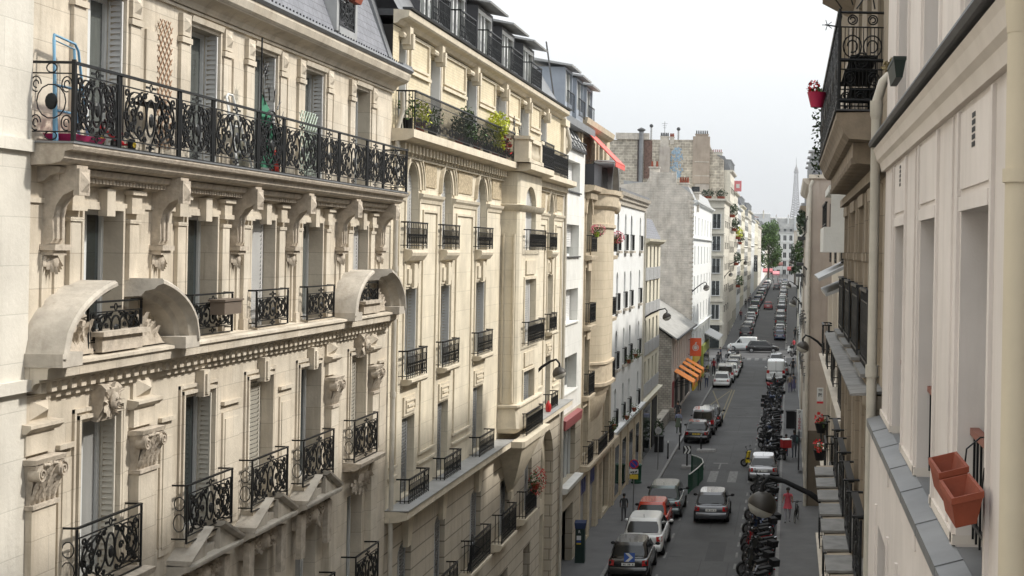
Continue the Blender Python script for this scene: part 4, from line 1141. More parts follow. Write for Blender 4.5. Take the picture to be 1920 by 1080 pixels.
m.grid([b4ring(6.5, -.2), b4ring(6.9, .0), b4ring(6.95, .12), b4ring(7.1, .14), b4ring(7.12, .05), b4ring(7.9, .04), b4ring(7.95, .12), b4ring(8.05, .12), b4ring(8.07, 0)])
m.grid([b4ring(14.1, 0), b4ring(14.15, .1), b4ring(14.3, .1), b4ring(14.32, .02), b4ring(14.95, .02), b4ring(15.0, .1), b4ring(15.12, .2), b4ring(15.6, .22), b4ring(15.65, .32), b4ring(15.85, .34), b4ring(15.87, -.6)])
m.grid([b4ring(6.5, -.2), b4ring(6.1, -.25), b4ring(5.6, -.45), b4ring(5.3, -.61)])
for a, b in (WA, WB):
    for z in (12.75, 9.7, 6.65): FL.mould(m, a-.15, b+.2, [(0, z-.12), (.3, z-.06), (.34, z+.1), (0, z+.14)])
    for z in (12.35, 9.35): FL.box(m, a+.05, b-.05, z, z+.32, 0, .06); FL.box(m, a+.3, b-.3, z-.15, z+.34, .06, .14)
    FL.box(m, a-.12, a-.02, 4, 14.7, 0, .06); FL.box(m, b+.02, b+.12, 4, 14.7, 0, .06)
    N2 = 10; c = (a+b)/2; hw = (b-a)/2
    m.grid([[FL.P(c-(hw+rr)*cos(pi*i/N2), 14.7+(.7+rr)*sin(pi*i/N2), pp) for rr, pp in ((.04, 0), (.04, .1), (.22, .1), (.22, 0))] for i in range(N2+1)], True, True)
FL.mould(m, d0_, d1_, [(0, 15.6), (.2, 15.64), (.4, 15.72), (.45, 15.92), (0, 15.94)])
FL.mould(m, d0_, d1_, [(0, 3.5), (.3, 3.55), (.42, 3.62), (.42, 3.76), (0, 3.78)])
for i in range(12): FL.box(m, d0_+.3+i*.2, d0_+.42+i*.2, 15.35, 15.6, 0, .25)
m.ball(FL.P(61.9, 15.2, .5), 1, 8, 6, (.2, .35, .35))
m.build('facade_mouldings', S_B4C, t, smooth=35)
M_DKPAN = mat('dark_balcony_panel', (.03, .031, .036), .4, .2)
for a, b in (WA, WB):
    for z, h in ((13.05, .72), (9.95, .85), (6.8, .95), (3.8, .8)):
        g = MB(); FL.bars(g, a, b, z, z+h, .3, step=.12, style=1, ret=.28); g.build('window_railing', M_IRON, t)
        if z in (6.8, 9.95) and a == 55.55: g = MB(); FL.box(g, a+.02, b-.02, z+.1, z+h-.05, .262, .285); g.build('balcony_panel', M_DKPAN, t)
g = MB(); FL.bars(g, 58.2, 61.0, 3.8, 4.5, .36, step=.14, style=1, ret=.3); g.build('window_railing', M_IRON, t)
g = MB(); FL.wall(g, d0_, d1_, 15.9, 18.6, [(56.3, 57.5, 16, 18.1), (58.6, 59.9, 16, 18.1), (61, 62.4, 16, 18.1)], .3, p=-.3); FL.box(g, d0_, d0_+.02, 15.9, 18.6, -1.5, -.3)
for s in (55.5, 57.9, 60.3, 62.9): FL.box(g, s, s+.3, 15.9, 18.3, -.3, -.2)
FL.mould(g, d0_, d1_-1, [(-.4, 18.45), (-.1, 18.5), (.05, 18.62), (.1, 18.85), (-.4, 18.9)])
g.build('top_storey', S_B4C, t)
for (a, b) in ((56.3, 57.5), (58.6, 59.9), (61, 62.4)): FL.window(t, a, b, 16, 18.1, .3, p=-.3)
g = MB(); FL.box(g, 55.3, 57.5, 15.95, 16.85, .36, .39); FL.box(g, 55.3, 55.33, 15.95, 16.85, -.2, .36); g.build('balcony_panel', M_DKPAN, t)
g = MB(); FL.box(g, 55.3, 60.4, 16.85, 16.9, .34, .4); 
for i in range(7): FL.tube(g, [(57.5+i*.35, 15.95, .5), (57.5+i*.35, 16.9, .4)], .012, 4)
g.build('top_railing', M_IRON, t)
# zinc barrel dome
g = MB()
for (p0, p1, kk) in ((.1, .72, 1),):
    rows = []
    for i in range(13):
        a = pi*i/12
        s = 60.2-1.35*cos(a); z = 15.9+1.45*sin(a)
        rows.append([FL.P(s, z, -.3), FL.P(s, z, .66), FL.P(60.2-1.2*cos(a), 15.9+1.3*sin(a), .66), FL.P(60.2-1.2*cos(a), 15.9+1.3*sin(a), .3)])
    g.grid(rows)
g.build('zinc_dome', M_ZINC, t, smooth=35)
g = MB(); g.grid([[FL.P(60.2-1.2*cos(pi*i/12), 15.9+1.3*sin(pi*i/12), .31), FL.P(60.2-.6*cos(pi*i/12), 15.9+.9*sin(pi*i/12), .31)] for i in range(13)]); g.build('dome_face', S_B4C, t)
g = MB()
FL.box(g, 63.6, 64.6, 15.9, 18.7, -2, -.5); g.build('end_chimney', S_B3, t)
M_CORAL = mat('coral_awning', (.62, .12, .10), .7, var=.08)
th_ = thing('top_awning', 'coral red sloping awning projecting from the top storey of the round-bay building', 'awning', FL.P(57.5, 18.4, -.2))
g = MB(); g.hexa([FL.P(56.5, 18.4, -.25), FL.P(59.6, 18.4, -.25), FL.P(59.6, 17.0, 1.15), FL.P(56.5, 17.0, 1.15), FL.P(56.5, 18.45, -.25), FL.P(59.6, 18.45, -.25), FL.P(59.6, 17.05, 1.17), FL.P(56.5, 17.05, 1.17)]); g.build('canopy', M_CORAL, th_)
g = MB(); FL.box(g, 56.5, 59.6, 16.82, 17.0, 1.12, 1.15); g.build('valance', M_CORAL, th_)
g = MB()
for s in (56.6, 59.5): FL.tube(g, [(s, 17.1, -.25), (s, 17.0, 1.1)], .015, 4)
g.build('arm', M_CHROME, th_)
potplant(56.4, 13.7, .38, 'pink flowers in a lime green pot hanging on the near window of the round-bay building', M_PINK, 240, (.36, .5, .26), mat('lime_pot', (.35, .5, .05), .5))
potplant(62.4, 13.45, .4, 'coral pink flowers massed on the window beyond the rounded bay', M_PINK, 300, (.4, .7, .32))
potplant(63.2, 4.3, .35, 'leafy green plant filling the lower window railing beyond the rounded bay', None, 260, (.25, .5, .4))

# ================================================================= generic street building
M_WINB = MB()
def box_window_mesh(w, h, sd, rail, dark=False, shut=False):
    """shared mesh: frame + glass + optional railing, local: wall plane x=0, street side +x*(sd)"""
    key = (w, h, sd, rail, shut)
    return key
_WM = {}
def shared_window(w, h, rail, shut, frame=True):
    key = (round(w, 2), round(h, 2), rail, shut)
    if key in _WM: return _WM[key]
    g = MB(); q = -.2
    g.box(q, q+.05, -w/2, -w/2+.06, 0, h); g.box(q, q+.05, w/2-.06, w/2, 0, h); g.box(q, q+.05, -w/2+.06, w/2-.06, h-.06, h); g.box(q, q+.05, -.04, .04, 0, h-.06)
    fr = g.mesh('window', [M_WHITE])
    g = MB(); g.poly([(q+.02, -w/2, 0), (q+.02, w/2, 0), (q+.02, w/2, h), (q+.02, -w/2, h)]); pn = g.mesh('pane', [M_GLASS])
    sh = None
    if shut == 'flat':     # shutters folded back on the wall
        g = MB()
        for a, b in ((-w/2-.42, -w/2-.02), (w/2+.02, w/2+.42)):
            g.box(.01, .05, a, b, 0, h)
            for i in range(int(h/.16)): g.box(.05, .06, a+.05, b-.05, .06+i*.16, .16+i*.16)
        sh = g.mesh('shutter', [M_SHUT])
    elif shut == 'closed':
        g = MB()
        for i in range(int(h/.12)): g.box(q+.08, q+.1, -w/2, w/2, i*.12, i*.12+.1)
        sh = g.mesh('shutter', [M_SHUT])
    rl = None
    if rail:
        g = MB(); x = .12
        g.box(x-.02, x+.02, -w/2-.1, w/2+.1, .85, .89); g.box(x-.01, x+.01, -w/2-.1, w/2+.1, .1, .12)
        n = int((w+.2)/.12)
        for i in range(n+1): y = -w/2-.1+(w+.2)*i/n; g.box(x-.009, x+.009, y-.009, y+.009, .02, .85)
        for y in (-w/2-.1, w/2+.1): g.box(0, x, y-.01, y+.01, .85, .89)
        rl = g.mesh('window_railing', [M_IRON])
    _WM[key] = (fr, pn, sh, rl); return _WM[key]
def put_window(t, F, s, z, w, h, rail=True, shut=None):
    fr, pn, sh, rl = shared_window(w, h, rail, shut)
    o0 = Vector(t['org']); P = Vector(F.P(s, z, 0))-o0
    o = bpy.data.objects.new('window', fr); COL.objects.link(o); o.parent = t; o.location = P
    if F.rot is not None: o.rotation_euler = (0, 0, F.rot)
    elif F.sd > 0: o.rotation_euler = (0, 0, pi)
    for nm, me in (('pane', pn), ('shutter', sh), ('railing', rl)):
        if me is None: continue
        c = bpy.data.objects.new(nm, me); COL.objects.link(c); c.parent = o
def gen_building(F, s0, s1, zt, floors, cols, label, wallm, cat='building', name='apartment_building', rail=True, shut=None, w=1.0, hh=1.8, z0=0, roof=None, roofm=None,
                 base=True, dep=10, chim=0, cols_list=None, ah=0, cornice=True, ledges=(), group=None):
    """floors: list of window sill heights; cols windows per floor. s in survey units"""
    t = thing(name, label, cat, org(F, (s0+s1)/2), group=group)
    cs = cols_list or [s0+(s1-s0)*(i+.5)/cols for i in range(cols)]
    wu = w/K; ops = []
    for z in floors:
        for c in cs: ops.append((c-wu/2, c+wu/2, z, z+hh)+((ah,) if ah else ()))
    if base:
        n = max(1, int((s1-s0)*K/4))
        for i in range(n):
            a = s0+(s1-s0)*(i+.12)/n; b = s0+(s1-s0)*(i+.88)/n
            if floors[-1] > z0+3.3: ops.append((a, b, z0+.3, z0+2.7))
    m = MB(); F.wall(m, s0, s1, z0-1, zt, ops, .24)
    m.build('wall', wallm, t)
    m = MB(); F.box(m, s0+.01, s1-.01, z0-1, zt-.02, -dep, -.5); F.box(m, s0+.01, s1-.01, zt-.1, zt-.02, -.5, -.01); F.box(m, s0+.01, s0+.05, z0-1, zt-.1, -.5, -.02)
    m.build('side_walls', wallm, t)
    for z in floors:
        for c in cs: put_window(t, F, c, z, w, hh, rail, shut() if callable(shut) else shut)
    if base and floors[-1] > z0+3.3:
        n = max(1, int((s1-s0)*K/4))
        for i in range(n):
            a = s0+(s1-s0)*(i+.12)/n; b = s0+(s1-s0)*(i+.88)/n
            g = MB(); F.box(g, a, b, z0+.3, z0+2.7, -.22, -.18); g.build('shop_window', M_GLASS, t)
    m = MB()
    if cornice: F.mould(m, s0, s1, [(0, zt-.35), (.15, zt-.3), (.35, zt-.15), (.4, zt), (0, zt+.02)])
    for z in ledges: F.mould(m, s0, s1, [(0, z-.12), (.2, z-.08), (.24, z), (0, z+.02)])
    if cornice or ledges: m.build('cornice', wallm, t)
    if roof:
        m = MB()
        m.poly([F.P(s0, zt, .05), F.P(s1, zt, .05), F.P(s1, zt+roof, -roof*.45), F.P(s0, zt+roof, -roof*.45)])
        m.poly([F.P(s0, zt+roof, -roof*.45), F.P(s1, zt+roof, -roof*.45), F.P(s1, zt+roof+.5, -dep/2), F.P(s0, zt+roof+.5, -dep/2)])
        for s in (s0+.01, s1-.01): m.poly([F.P(s, zt, .05), F.P(s, zt+roof, -roof*.45), F.P(s, zt+roof+.5, -dep/2), F.P(s, zt, -dep/2)])
        m.build('roof', roofm or M_ZINC, t)
        if roof > 1.4:
            for c in cs[::1]:
                g = MB(); F.box(g, c-.5, c-.42, zt+.2, zt+1.5, -.9, -.02); F.box(g, c+.42, c+.5, zt+.2, zt+1.5, -.9, -.02); F.mould(g, c-.6, c+.6, [(-1.0, zt+1.5), (.1, zt+1.5), (.1, zt+1.58), (-1, zt+1.65)])
                d = g.build('dormer', M_ZINCL, t)
                g = MB(); F.box(g, c-.42, c+.42, zt+.2, zt+1.5, -.2, -.15); g.build('pane', M_GLASS, d)
    for i in range(chim):
        s = s0+(s1-s0)*(i+.5)/chim; ztop = zt+(roof or 0)+1.0
        g = MB(); F.box(g, s-.25, s+.25, zt-.2, ztop, -3.2, -1.6); F.box(g, s-.3, s+.3, ztop, ztop+.1, -3.3, -1.5)
        c = g.build('chimney', wallm, t)
        g = MB()
        for k in range(5): g.lathe(F.P(s, ztop+.1, -1.8-.3*k), [(.08, 0), (.09, .1), (.07, .35), (.09, .4)], 7, cap=True)
        g.build('chimney_pots', M_TERRA, c)
    return t
# B5 white building with arched windows
S_B5 = mat('white_render', (.64, .65, .645), .9, var=.08, vscale=2, streak=.14, bump=.1)
t5 = gen_building(FL, 64.7, 78.0, 15.6, [13.1, 10.0, 6.98, 3.98], 4, 'white rendered building with rows of narrow arched windows and a grey stepped cornice', S_B5,
                  cols_list=[66.2, 69.2, 71.8, 76.0], w=.82, hh=1.98, ah=.35, cornice=False, base=False, rail=True, shut=lambda: random.choice(['closed', 'closed', None]))
m = MB()
FL.mould(m, 64.6, 78.1, [(0, 15.45), (.1, 15.5), (.12, 15.7), (.22, 15.75), (.24, 15.9), (.36, 15.95), (.42, 16.12), (0, 16.15)])
m.build('stepped_cornice', S_WEATH, t5)
m = MB(); FL.mould(m, 64.7, 78, [(0, 3.6), (.25, 3.68), (.3, 3.9), (0, 3.94)])
for c in (66.2, 69.2, 71.8, 76.0):
    for z in (13.1, 10.0, 6.98): q_ = MB(); FL.box(q_, c-.5, c+.5, z-.14, z-.01, 0, .2); q_.build('sill', S_WEATH, t5)
m.build('ledge', S_B5, t5)
m = MB(); FL.box(m, 64.72, 77.98, 16.14, 16.3, -10, .3); m.build('roof', M_ZINC, t5)
m = MB(); FL.box(m, 64.7, 78, 0, 3.6, 0, .05)
for s in (65.2, 68.0, 71.0, 74.0, 77.0): FL.box(m, s, s+.35, 0, 3.5, .05, .14)
m.build('shopfront', S_B4C, t5)
for s in (65.9, 68.8, 71.8, 74.8):
    g = MB(); FL.box(g, s, s+1.6, .4, 2.9, .051, .08); g.build('shop_window', M_GLASS, t5)
m = MB(); FL.tube(m, [(77.8, 15.4, .1), (77.8, 0, .1)], .06, 6); m.build('drainpipe', M_PIPE, t5)
potplant(69.2, 7.0, .3, 'green leafy plant in the nearer planted window of the white arched building', None, 160, (.25, .35, .3))
potplant(71.8, 7.1, .35, 'bushy bright green plant spilling from the farther planted window of the white arched building', None, 260, (.4, .8, .35))
potplant(68.9, 4.0, .3, 'pale grasses at the lower nearer window of the white arched building', None, 90, (.3, .35, .35))
potplant(71.6, 4.1, .35, 'pale spindly plant at the lower farther window of the white arched building', None, 90, (.35, .45, .4))
# B6 cream with grey panels
S_B6 = mat('cream_render', (.60, .565, .46), .9, var=.08, vscale=2, streak=.12, bump=.1)
M_PANG = mat('grey_louvre_panel', (.36, .365, .37), .6, var=.08)
t6 = gen_building(FL, 78.0, 88.0, 13.85, [11.5, 9.3, 6.85, 4.3], 4, 'narrow cream building with grey louvred balcony panels and a slate mansard', S_B6,
                  cols_list=[79.7, 81.9, 84.1, 86.3], w=1.0, hh=1.9, rail=False, cornice=True, base=False, roof=1.39, roofm=M_SLATE)
for z in (11.5, 9.3, 6.85, 4.3):
    for c in (79.7, 81.9, 84.1, 86.3):
        g = MB(); FL.box(g, c-1.05, c+1.05, z-.25, z+.55, .06, .09)
        for i in range(8): FL.box(g, c-1.05, c+1.05, z-.22+i*.1, z-.2+i*.1, .09, .1)
        g.build('louvre_panel', M_PANG, t6)
m = MB(); FL.mould(m, 78, 88, [(0, 3.7), (.3, 3.76), (.34, 3.9), (0, 3.94)]); m.build('ledge', S_B6, t6)
m = MB(); FL.box(m, 79, 83, .2, 3.3, .01, .05); m.build('shop_window', M_GLASS, t6)
m = MB(); FL.box(m, 84, 87, .2, 3.3, .01, .06); m.build('street_door', M_DARK, t6)
# B7 low shop building with gabled flank
S_RUB = stone('rubble_stone', (.26, .235, .20), jw=.32, jh=.17, js=.02, streak=.3, jd=.6, var=.4, bump=.8, second=(.33, .31, .27))
S_RUBP = stone('rubble_stone_pale', (.43, .39, .325), jw=.75, jh=.4, js=.05, streak=.35, jd=1.3, var=.45, bump=.8, second=(.31, .28, .24))
S_PINK = mat('pinkish_render', (.46, .40, .36), .9, var=.12, streak=.2)
S_PLA = stone('grey_plaster_rubble', (.56, .515, .455), jw=.55, jh=.22, js=.05, streak=.45, jd=.96, var=.3, bump=.7, second=(.545, .50, .44))
t7 = thing('low_shop_building', 'low two-storey shop building with a shallow pitched roof, rubble flank and orange awnings', 'building', org(FL, 107))
y0, y1 = 98.0*K, 117.6*K
m = MB()
m.poly([(-8.9, y0, 0), (-20, y0, 0), (-20, y0, 8.2), (-12.5, y0, 9.0), (-8.9, y0, 6.35)])
m.box(-8.9, -8.3, y0-.3, y0-.02, 0, 1.1)
m.build('rubble_flank', S_RUB, t7)
m = MB(); ops = [(99.4+i*1.75, 99.85+i*1.75, 3.9, 6.0) for i in range(11)]+[(98.8, 100.2, .1, 2.9), (101.2, 105, .3, 2.8), (106, 110, .3, 2.8), (111, 116.8, .3, 2.8)]
FL.wall(m, 98, 117.6, 0, 6.4, ops, .3); m.build('wall', S_PINK, t7)
for i, o in enumerate(ops):
    g = MB(); FL.box(g, o[0], o[1], o[2], o[3], -.28, -.22); g.build('window' if i < 11 else 'shop_window', M_GLASS, t7)
m = MB(); m.hexa([(-8.5, y0-.3, 6.3), (-8.5, y1, 6.3), (-12.6, y1, 9.0), (-12.6, y0-.3, 9.0), (-8.5, y0-.3, 6.42), (-8.5, y1, 6.42), (-12.6, y1, 9.14), (-12.6, y0-.3, 9.14)])
m.hexa([(-12.6, y0-.3, 9.0), (-12.6, y1, 9.0), (-20, y1, 8.2), (-20, y0-.3, 8.2), (-12.6, y0-.3, 9.14), (-12.6, y1, 9.14), (-20, y1, 8.34), (-20, y0-.3, 8.34)])
m.build('roof', mat('old_grey_roofing', (.27, .265, .25), .9, var=.25, vscale=2, streak=.3), t7)
m = MB(); m.box(-8.5, -8.38, y0-.3, y1, 6.28, 6.42); m.build('gutter', M_LEAD, t7)
m = MB(); m.box(-30, -9.0, y0+.3, y1-.1, 0, 6.0); m.build('core', M_DARK, t7)
m = MB(); m.box(-9.5, -8.95, 88*K, y0-.3, 0, 1.0); 
single(m, 'low_wall', S_RUB, 'low rough stone wall filling the gap before the rubble flank of the low shop', 'wall', (-9, 92*K, 0))
# orange awnings
M_OR = mat('orange_canvas', (.80, .25, .035), .7, var=.08)
M_REDD = mat('dark_red_paint', (.22, .02, .02), .5)
for k, s in enumerate((100.4, 104.6, 108.2, 111.4)):
    lb = ['largest orange awning nearest the camera on the low shop', 'second orange awning along the low shop front', 'third orange awning along the low shop front', 'farthest and smallest orange awning, under the orange sign'][k]
    a = thing('orange_awning', lb, 'awning', FL.P(s, 3.5, 0), group='orange awnings of the low shop')
    e = s+(2.6 if k == 0 else 2.0); d = 1.5
    g = MB(); g.hexa([FL.P(s, 3.62, 0), FL.P(e, 3.62, 0), FL.P(e, 2.75, d), FL.P(s, 2.75, d), FL.P(s, 3.66, 0), FL.P(e, 3.66, 0), FL.P(e, 2.79, d+.02), FL.P(s, 2.79, d+.02)]); g.build('canopy', M_OR, a)
    g = MB(); FL.box(g, s, e, 2.5, 2.75, d-.03, d)
    for i in range(7): x = s+(e-s)*i/7; FL.box(g, x, x+.2, 2.42, 2.5, d-.03, d)
    g.build('valance', M_OR, a)
    g = MB()
    for x in (s+.05, e-.05): FL.tube(g, [(x, 2.9, 0), (x, 2.8, d)], .025, 5); FL.tube(g, [(x, 2.4, 0), (x, 2.75, d-.1)], .02, 5)
    g.build('arm', M_BLKP, a)
a = thing('hanging_shop_sign', 'orange hanging sign with a round white emblem above the orange awnings', 'sign', FL.P(114.2, 4.6, .5))
g = MB(); FL.box(g, 114.1, 114.2, 3.75, 5.35, .15, 1.15); g.build('panel', mat('orange_sign', (.75, .13, .05), .5), a)
g = MB()
yy = 114.1*K-.012
for r0, r1 in ((0, .17), (.22, .29)):
    g.grid([[(-8.25+r*cos(2*pi*i/20), yy, 4.5+r*sin(2*pi*i/20)) for i in range(21)] for r in (r0+.001, r1)])
g.poly([(-8.25, yy, 4.78), (-8.12, yy, 4.95), (-8.2, yy, 5.02), (-8.32, yy, 4.9)])
g.build('emblem', M_WHITE, a)
g = MB(); FL.tube(g, [(114.15, 5.2, 0), (114.15, 5.2, .2)], .03, 5); FL.tube(g, [(114.15, 3.9, 0), (114.15, 3.9, .2)], .03, 5); g.build('bracket', M_BLKP, a)
g = MB(); FL.box(g, 98.8, 100.2, .12, 2.95, -.2, .04); g.build('red_door_surround', M_REDD, t7)
M_YELL = mat('yellow_shopfront', (.62, .42, .04), .5, var=.1)
M_LIME = mat('lime_shopfront', (.38, .42, .08), .5, var=.1)
# B8 gable building
t8 = gen_building(FL, 117.7, 145, 17.8, [14.6, 11.8, 9.0, 6.2, 3.6], 6, 'tall white building whose blank grey plastered gable faces up the street', S_B5, w=1.1, hh=1.75, rail=False, shut='closed', ledges=(5.9, 14.3), roof=1.2, roofm=M_ZINCL, dep=13)
Yg = 117.6*K
def gp(px, py, Y=Yg):
    X = px-1481+.018*(py-472); Z = (py-472)-.018*(px-1481)
    return (X*Y/2650, Y, H-Z*Y/2650)
m = MB()
pts = [gp(1299, 720), gp(1299, 365), gp(1269, 344), gp(1268, 323), gp(1221, 323), gp(1213, 341), gp(1182, 344), gp(1120, 352), gp(1120, 720)]
pts = [(min(p[0], -8.9), p[1], max(p[2], 0)) for p in pts]
q = [(p[0], p[1]+.35, p[2]) for p in pts]
n = len(pts); k = len(m.v); m.v.extend(pts+q); m.face(range(n)); m.face([n+i for i in range(n)][::-1])
for i in range(n): m.face((k+i, k+(i+1) % n, k+n+(i+1) % n, k+n+i))
m.build('gable_wall', S_PLA, t8)
rnd = random.Random(8)
for i in range(34): m = MB(); m.box(-8.95-rnd.random()*.35, -8.86, Yg-.05, Yg+.03, 4+i*.42, 4.16+i*.42); m.build('quoin_stub', S_WEATH, t8)
def chimney_stack(name, lb, x0, x1, y, z0, z1, npots, wm=None, th=.5, pot=M_TERRA, grp=None):
    c = thing(name, lb, 'chimney', ((x0+x1)/2, y, z0), group=grp)
    g = MB(); g.box(x0, x1, y, y+th, z0, z1); g.box(x0-.08, x1+.08, y-.08, y+th+.08, z1, z1+.12); g.build('stack', wm or S_PLA, c)
    for i in range(npots):
        x = x0+(x1-x0)*(i+.5)/npots
        g = MB(); g.lathe((x, y+th/2, z1+.12), [(.1, 0), (.11, .12), (.085, .45), (.11, .5)], 8, cap=True); g.build('chimney_pot', pot, c, smooth=40)
    return c
chimney_stack('chimney_stack', 'plastered chimney with red clay pots on the ridge of the grey gable', gp(1217, 323)[0], gp(1235, 323)[0], Yg+.4, 19, 20.7, 2)
chimney_stack('chimney_stack', 'low chimney with three clay pots on the shoulder of the grey gable', gp(1272, 350)[0], gp(1290, 350)[0], Yg+1.0, 17, 19.3, 4)
chimney_stack('chimney_stack', 'chimney with dark pots standing low behind the shoulder of the grey gable', gp(1291, 350)[0], gp(1306, 350)[0], Yg+4.0, 16.8, 18.6, 5, pot=M_LEAD)
# shopfronts at the foot of B8
for (a, b, mm, lb) in ((119, 127, M_YELL, 'yellow'), (131, 141, M_LIME, 'lime')):
    g = MB(); FL.box(g, a, b, .1, 3.4, .02, .2); FL.box(g, a+.5, b-.5, .6, 2.6, .2, .21); g.build(lb+'_shopfront', mm, t8)
    g = MB(); FL.box(g, a+.7, b-.7, .7, 2.5, .211, .23); g.build('shop_window', M_GLASS, t8)
g = MB(); FL.mould(g, 136, 145, [(0, 4.3), (1.5, 3.6), (1.5, 3.7), (0, 4.45)]); g.build('glass_canopy', M_ZINCL, t8)

# ================================================================= far corner block and the rubble-walled block behind
SB9 = mat('cream_ashlar', (.58, .55, .475), .9, var=.12, vscale=1, joint=(1.2, .5, .02), jdark=.8, streak=.2)
S9 = 190/K
t9 = gen_building(FL, S9, 206/K, 20.0, [16.3, 13.4, 10.5, 7.6, 4.8], 3, 'cream corner block at the crossing with windows and a planted roof terrace facing the camera', SB9, w=1.0, hh=1.9, base=False, dep=14)
# its flank facing the crossing, windows as parts
for z in (16.2, 13.2, 10.2, 7.2, 4.0):
    for x in (-9.9, -12.0, -14.2):
        g = MB(); g.box(x-.5, x+.5, 189.93, 189.99, z, z+1.9); w = g.build('window', M_GLASS, t9)
        g = MB()
        g.box(x-.6, x-.5, 189.88, 189.99, z, z+1.95); g.box(x+.5, x+.6, 189.88, 189.99, z, z+1.95); g.box(x-.03, x+.03, 189.9, 189.93, z, z+1.9); g.box(x-.6, x+.6, 189.8, 189.99, z-.12, z-.01)
        g.build('frame', M_WHITE, w)
        if z > 4: g = MB(); [g.box(x-.5+i*.12, x-.485+i*.12, 189.75, 189.77, z, z+.8) for i in range(9)]; g.box(x-.55, x+.55, 189.74, 189.78, z+.8, z+.84); g.build('railing', M_IRON, w)
m = MB()
for z in (6.3, 12.4, 15.4, 18.9): m.box(-16, -8.8, 189.75, 190.0, z, z+.18)
m.box(-16, -8.6, 189.5, 190.3, 19.9, 20.15); m.box(-13, -8.75, 189.2, 190, 3.2, 3.6); m.build('string_course', SB9, t9)
m = MB(); m.box(-13, -9.3, 189.9, 189.96, .1, 3.2); m.build('shop_window', M_GLASS, t9)
m = MB()
m.box(-16, -8.7, 189.6, 189.64, 21.0, 21.05)
for i in range(60): m.box(-16+i*.122, -15.98+i*.122, 189.6, 189.62, 20.15, 21.0)
m.build('terrace_railing', M_IRON, t9)
for i, (x, lb) in enumerate(((-13.6, 'low shrub on the left of the roof terrace above the crossing'), (-11.2, 'wide green shrub in the middle of the roof terrace above the crossing'), (-9.4, 'shrub at the street corner of the roof terrace above the crossing'))):
    th_ = thing('terrace_shrub', lb, 'plant', (x, 190.4, 20.15), group='shrubs on the corner roof terrace')
    g = MB(); g.box(x-.5, x+.5, 190.2, 190.6, 20.15, 20.5); g.build('planter', M_TERRA, th_)
    g = MB(); g.leaves((x, 190.4, 20.9), (.9, .5, .55), 180, .14, rnd); g.build('leaves', M_LEAFD, th_)
# rubble party wall of the tall block
t10 = thing('rubble_gable_building', 'tall building with a bare rubble stone party wall and chimney breasts on the skyline', 'building', (-16, 206, 0))
Yr = 206.0
m = MB()
prof = [(1120, 480), (1120, 262), (1157, 262), (1157, 261), (1243, 262), (1243, 262), (1330, 262), (1332, 275), (1338, 286), (1357, 300), (1357, 480)]
pts = [gp(a, b, Yr) for a, b in prof]; q = [(p[0], p[1]+.5, p[2]) for p in pts]; n = len(pts)
m.v.extend(pts+q); m.face(range(n)); m.face([n+i for i in range(n)][::-1])
for i in range(n): m.face((i, (i+1) % n, n+(i+1) % n, n+i))
m.build('rubble_wall', S_RUBP, t10)
def slabp(nm, px0, px1, py0, py1, thk, mm, off=0):
    a = gp(px0, py0, Yr); b = gp(px1, py1, Yr); g = MB(); g.box(a[0], b[0], Yr-thk, Yr-off, b[2], a[2]); return g.build(nm, mm, t10)
S_CH1 = mat('brown_plaster', (.34, .285, .235), .95, var=.2, vscale=.8, streak=.35, bump=.2)
S_CH2 = mat('pale_plaster', (.38, .345, .31), .95, var=.2, vscale=.8, streak=.3, bump=.2)
slabp('chimney_breast', 1300, 1330, 256, 345, .5, S_CH1); slabp('chimney_breast', 1303, 1329, 345, 375, .45, S_CH2)
slabp('chimney_breast', 1237, 1256, 276, 325, .5, S_CH2)
slabp('rust_flue', 1196, 1200, 263, 345, .2, mat('rust_dark', (.07, .055, .05), .9, var=.3)); slabp('rust_stain_panel', 1208, 1222, 263, 335, .06, mat('rusty_brown', (.16, .10, .08), .9, var=.5, vscale=3))
slabp('parapet', 1155, 1218, 249, 262, .35, S_PLA)
slabp('wall_band', 1303, 1330, 303, 305, .56, S_PLA); slabp('wall_band', 1303, 1330, 329, 331, .52, S_PLA)
# weathered mural patch (abstract blue)
m = MB(); rm = random.Random(4)
for i in range(170):
    px = rm.gauss(1268, 6); py = rm.uniform(278, 335); 
    if not (1255 < px < 1280): continue
    a = gp(px, py, Yr-.02); r = rm.uniform(.05, .16)
    m.poly([(a[0]+r*cos(2*pi*k/6+i), Yr-.012-.0001*i, a[2]+r*1.4*sin(2*pi*k/6+i)) for k in range(6)])
m.build('blue_wall_painting', mat('faded_blue_paint', (.26, .36, .46), .9, var=.5, vscale=4), t10)
def chpx(lb, x0, x1, ytop, ybase, n, pot=M_LEAD, wm=None, y=Yr):
    a = gp(x0, ybase, y); b = gp(x1, ytop, y)
    return chimney_stack('chimney_stack', lb, a[0], b[0], y-.1, a[2]-.5, b[2], n, wm, .6, pot)
chpx('broad chimney with six dark pots on the right of the rubble wall skyline', 1304, 1328, 253, 266, 6, wm=S_CH1)
chpx('chimney with seven dark pots above the middle of the rubble wall', 1238, 1254, 257, 280, 5)
chpx('short chimney with red pots beside the middle of the rubble wall', 1256, 1264, 258, 264, 3, M_TERRA)
th_ = thing('ventilation_flue', 'tall grey metal flue with a mushroom cowl in front of the rubble wall', 'flue', gp(1201, 345, Yr-.6))
g = MB(); a = gp(1201, 345, Yr-.6); b = gp(1201, 243, Yr-.6)
g.tube([a, (a[0], a[1], b[2])], .33, 12); g.build('pipe', M_ZINC, th_, smooth=50)
g = MB(); g.lathe((a[0], a[1], b[2]), [(.33, -.3), (.6, -.1), (.62, 0), (.3, .2), (.05, .3)], 12); g.build('cowl', M_LEAD, th_, smooth=50)
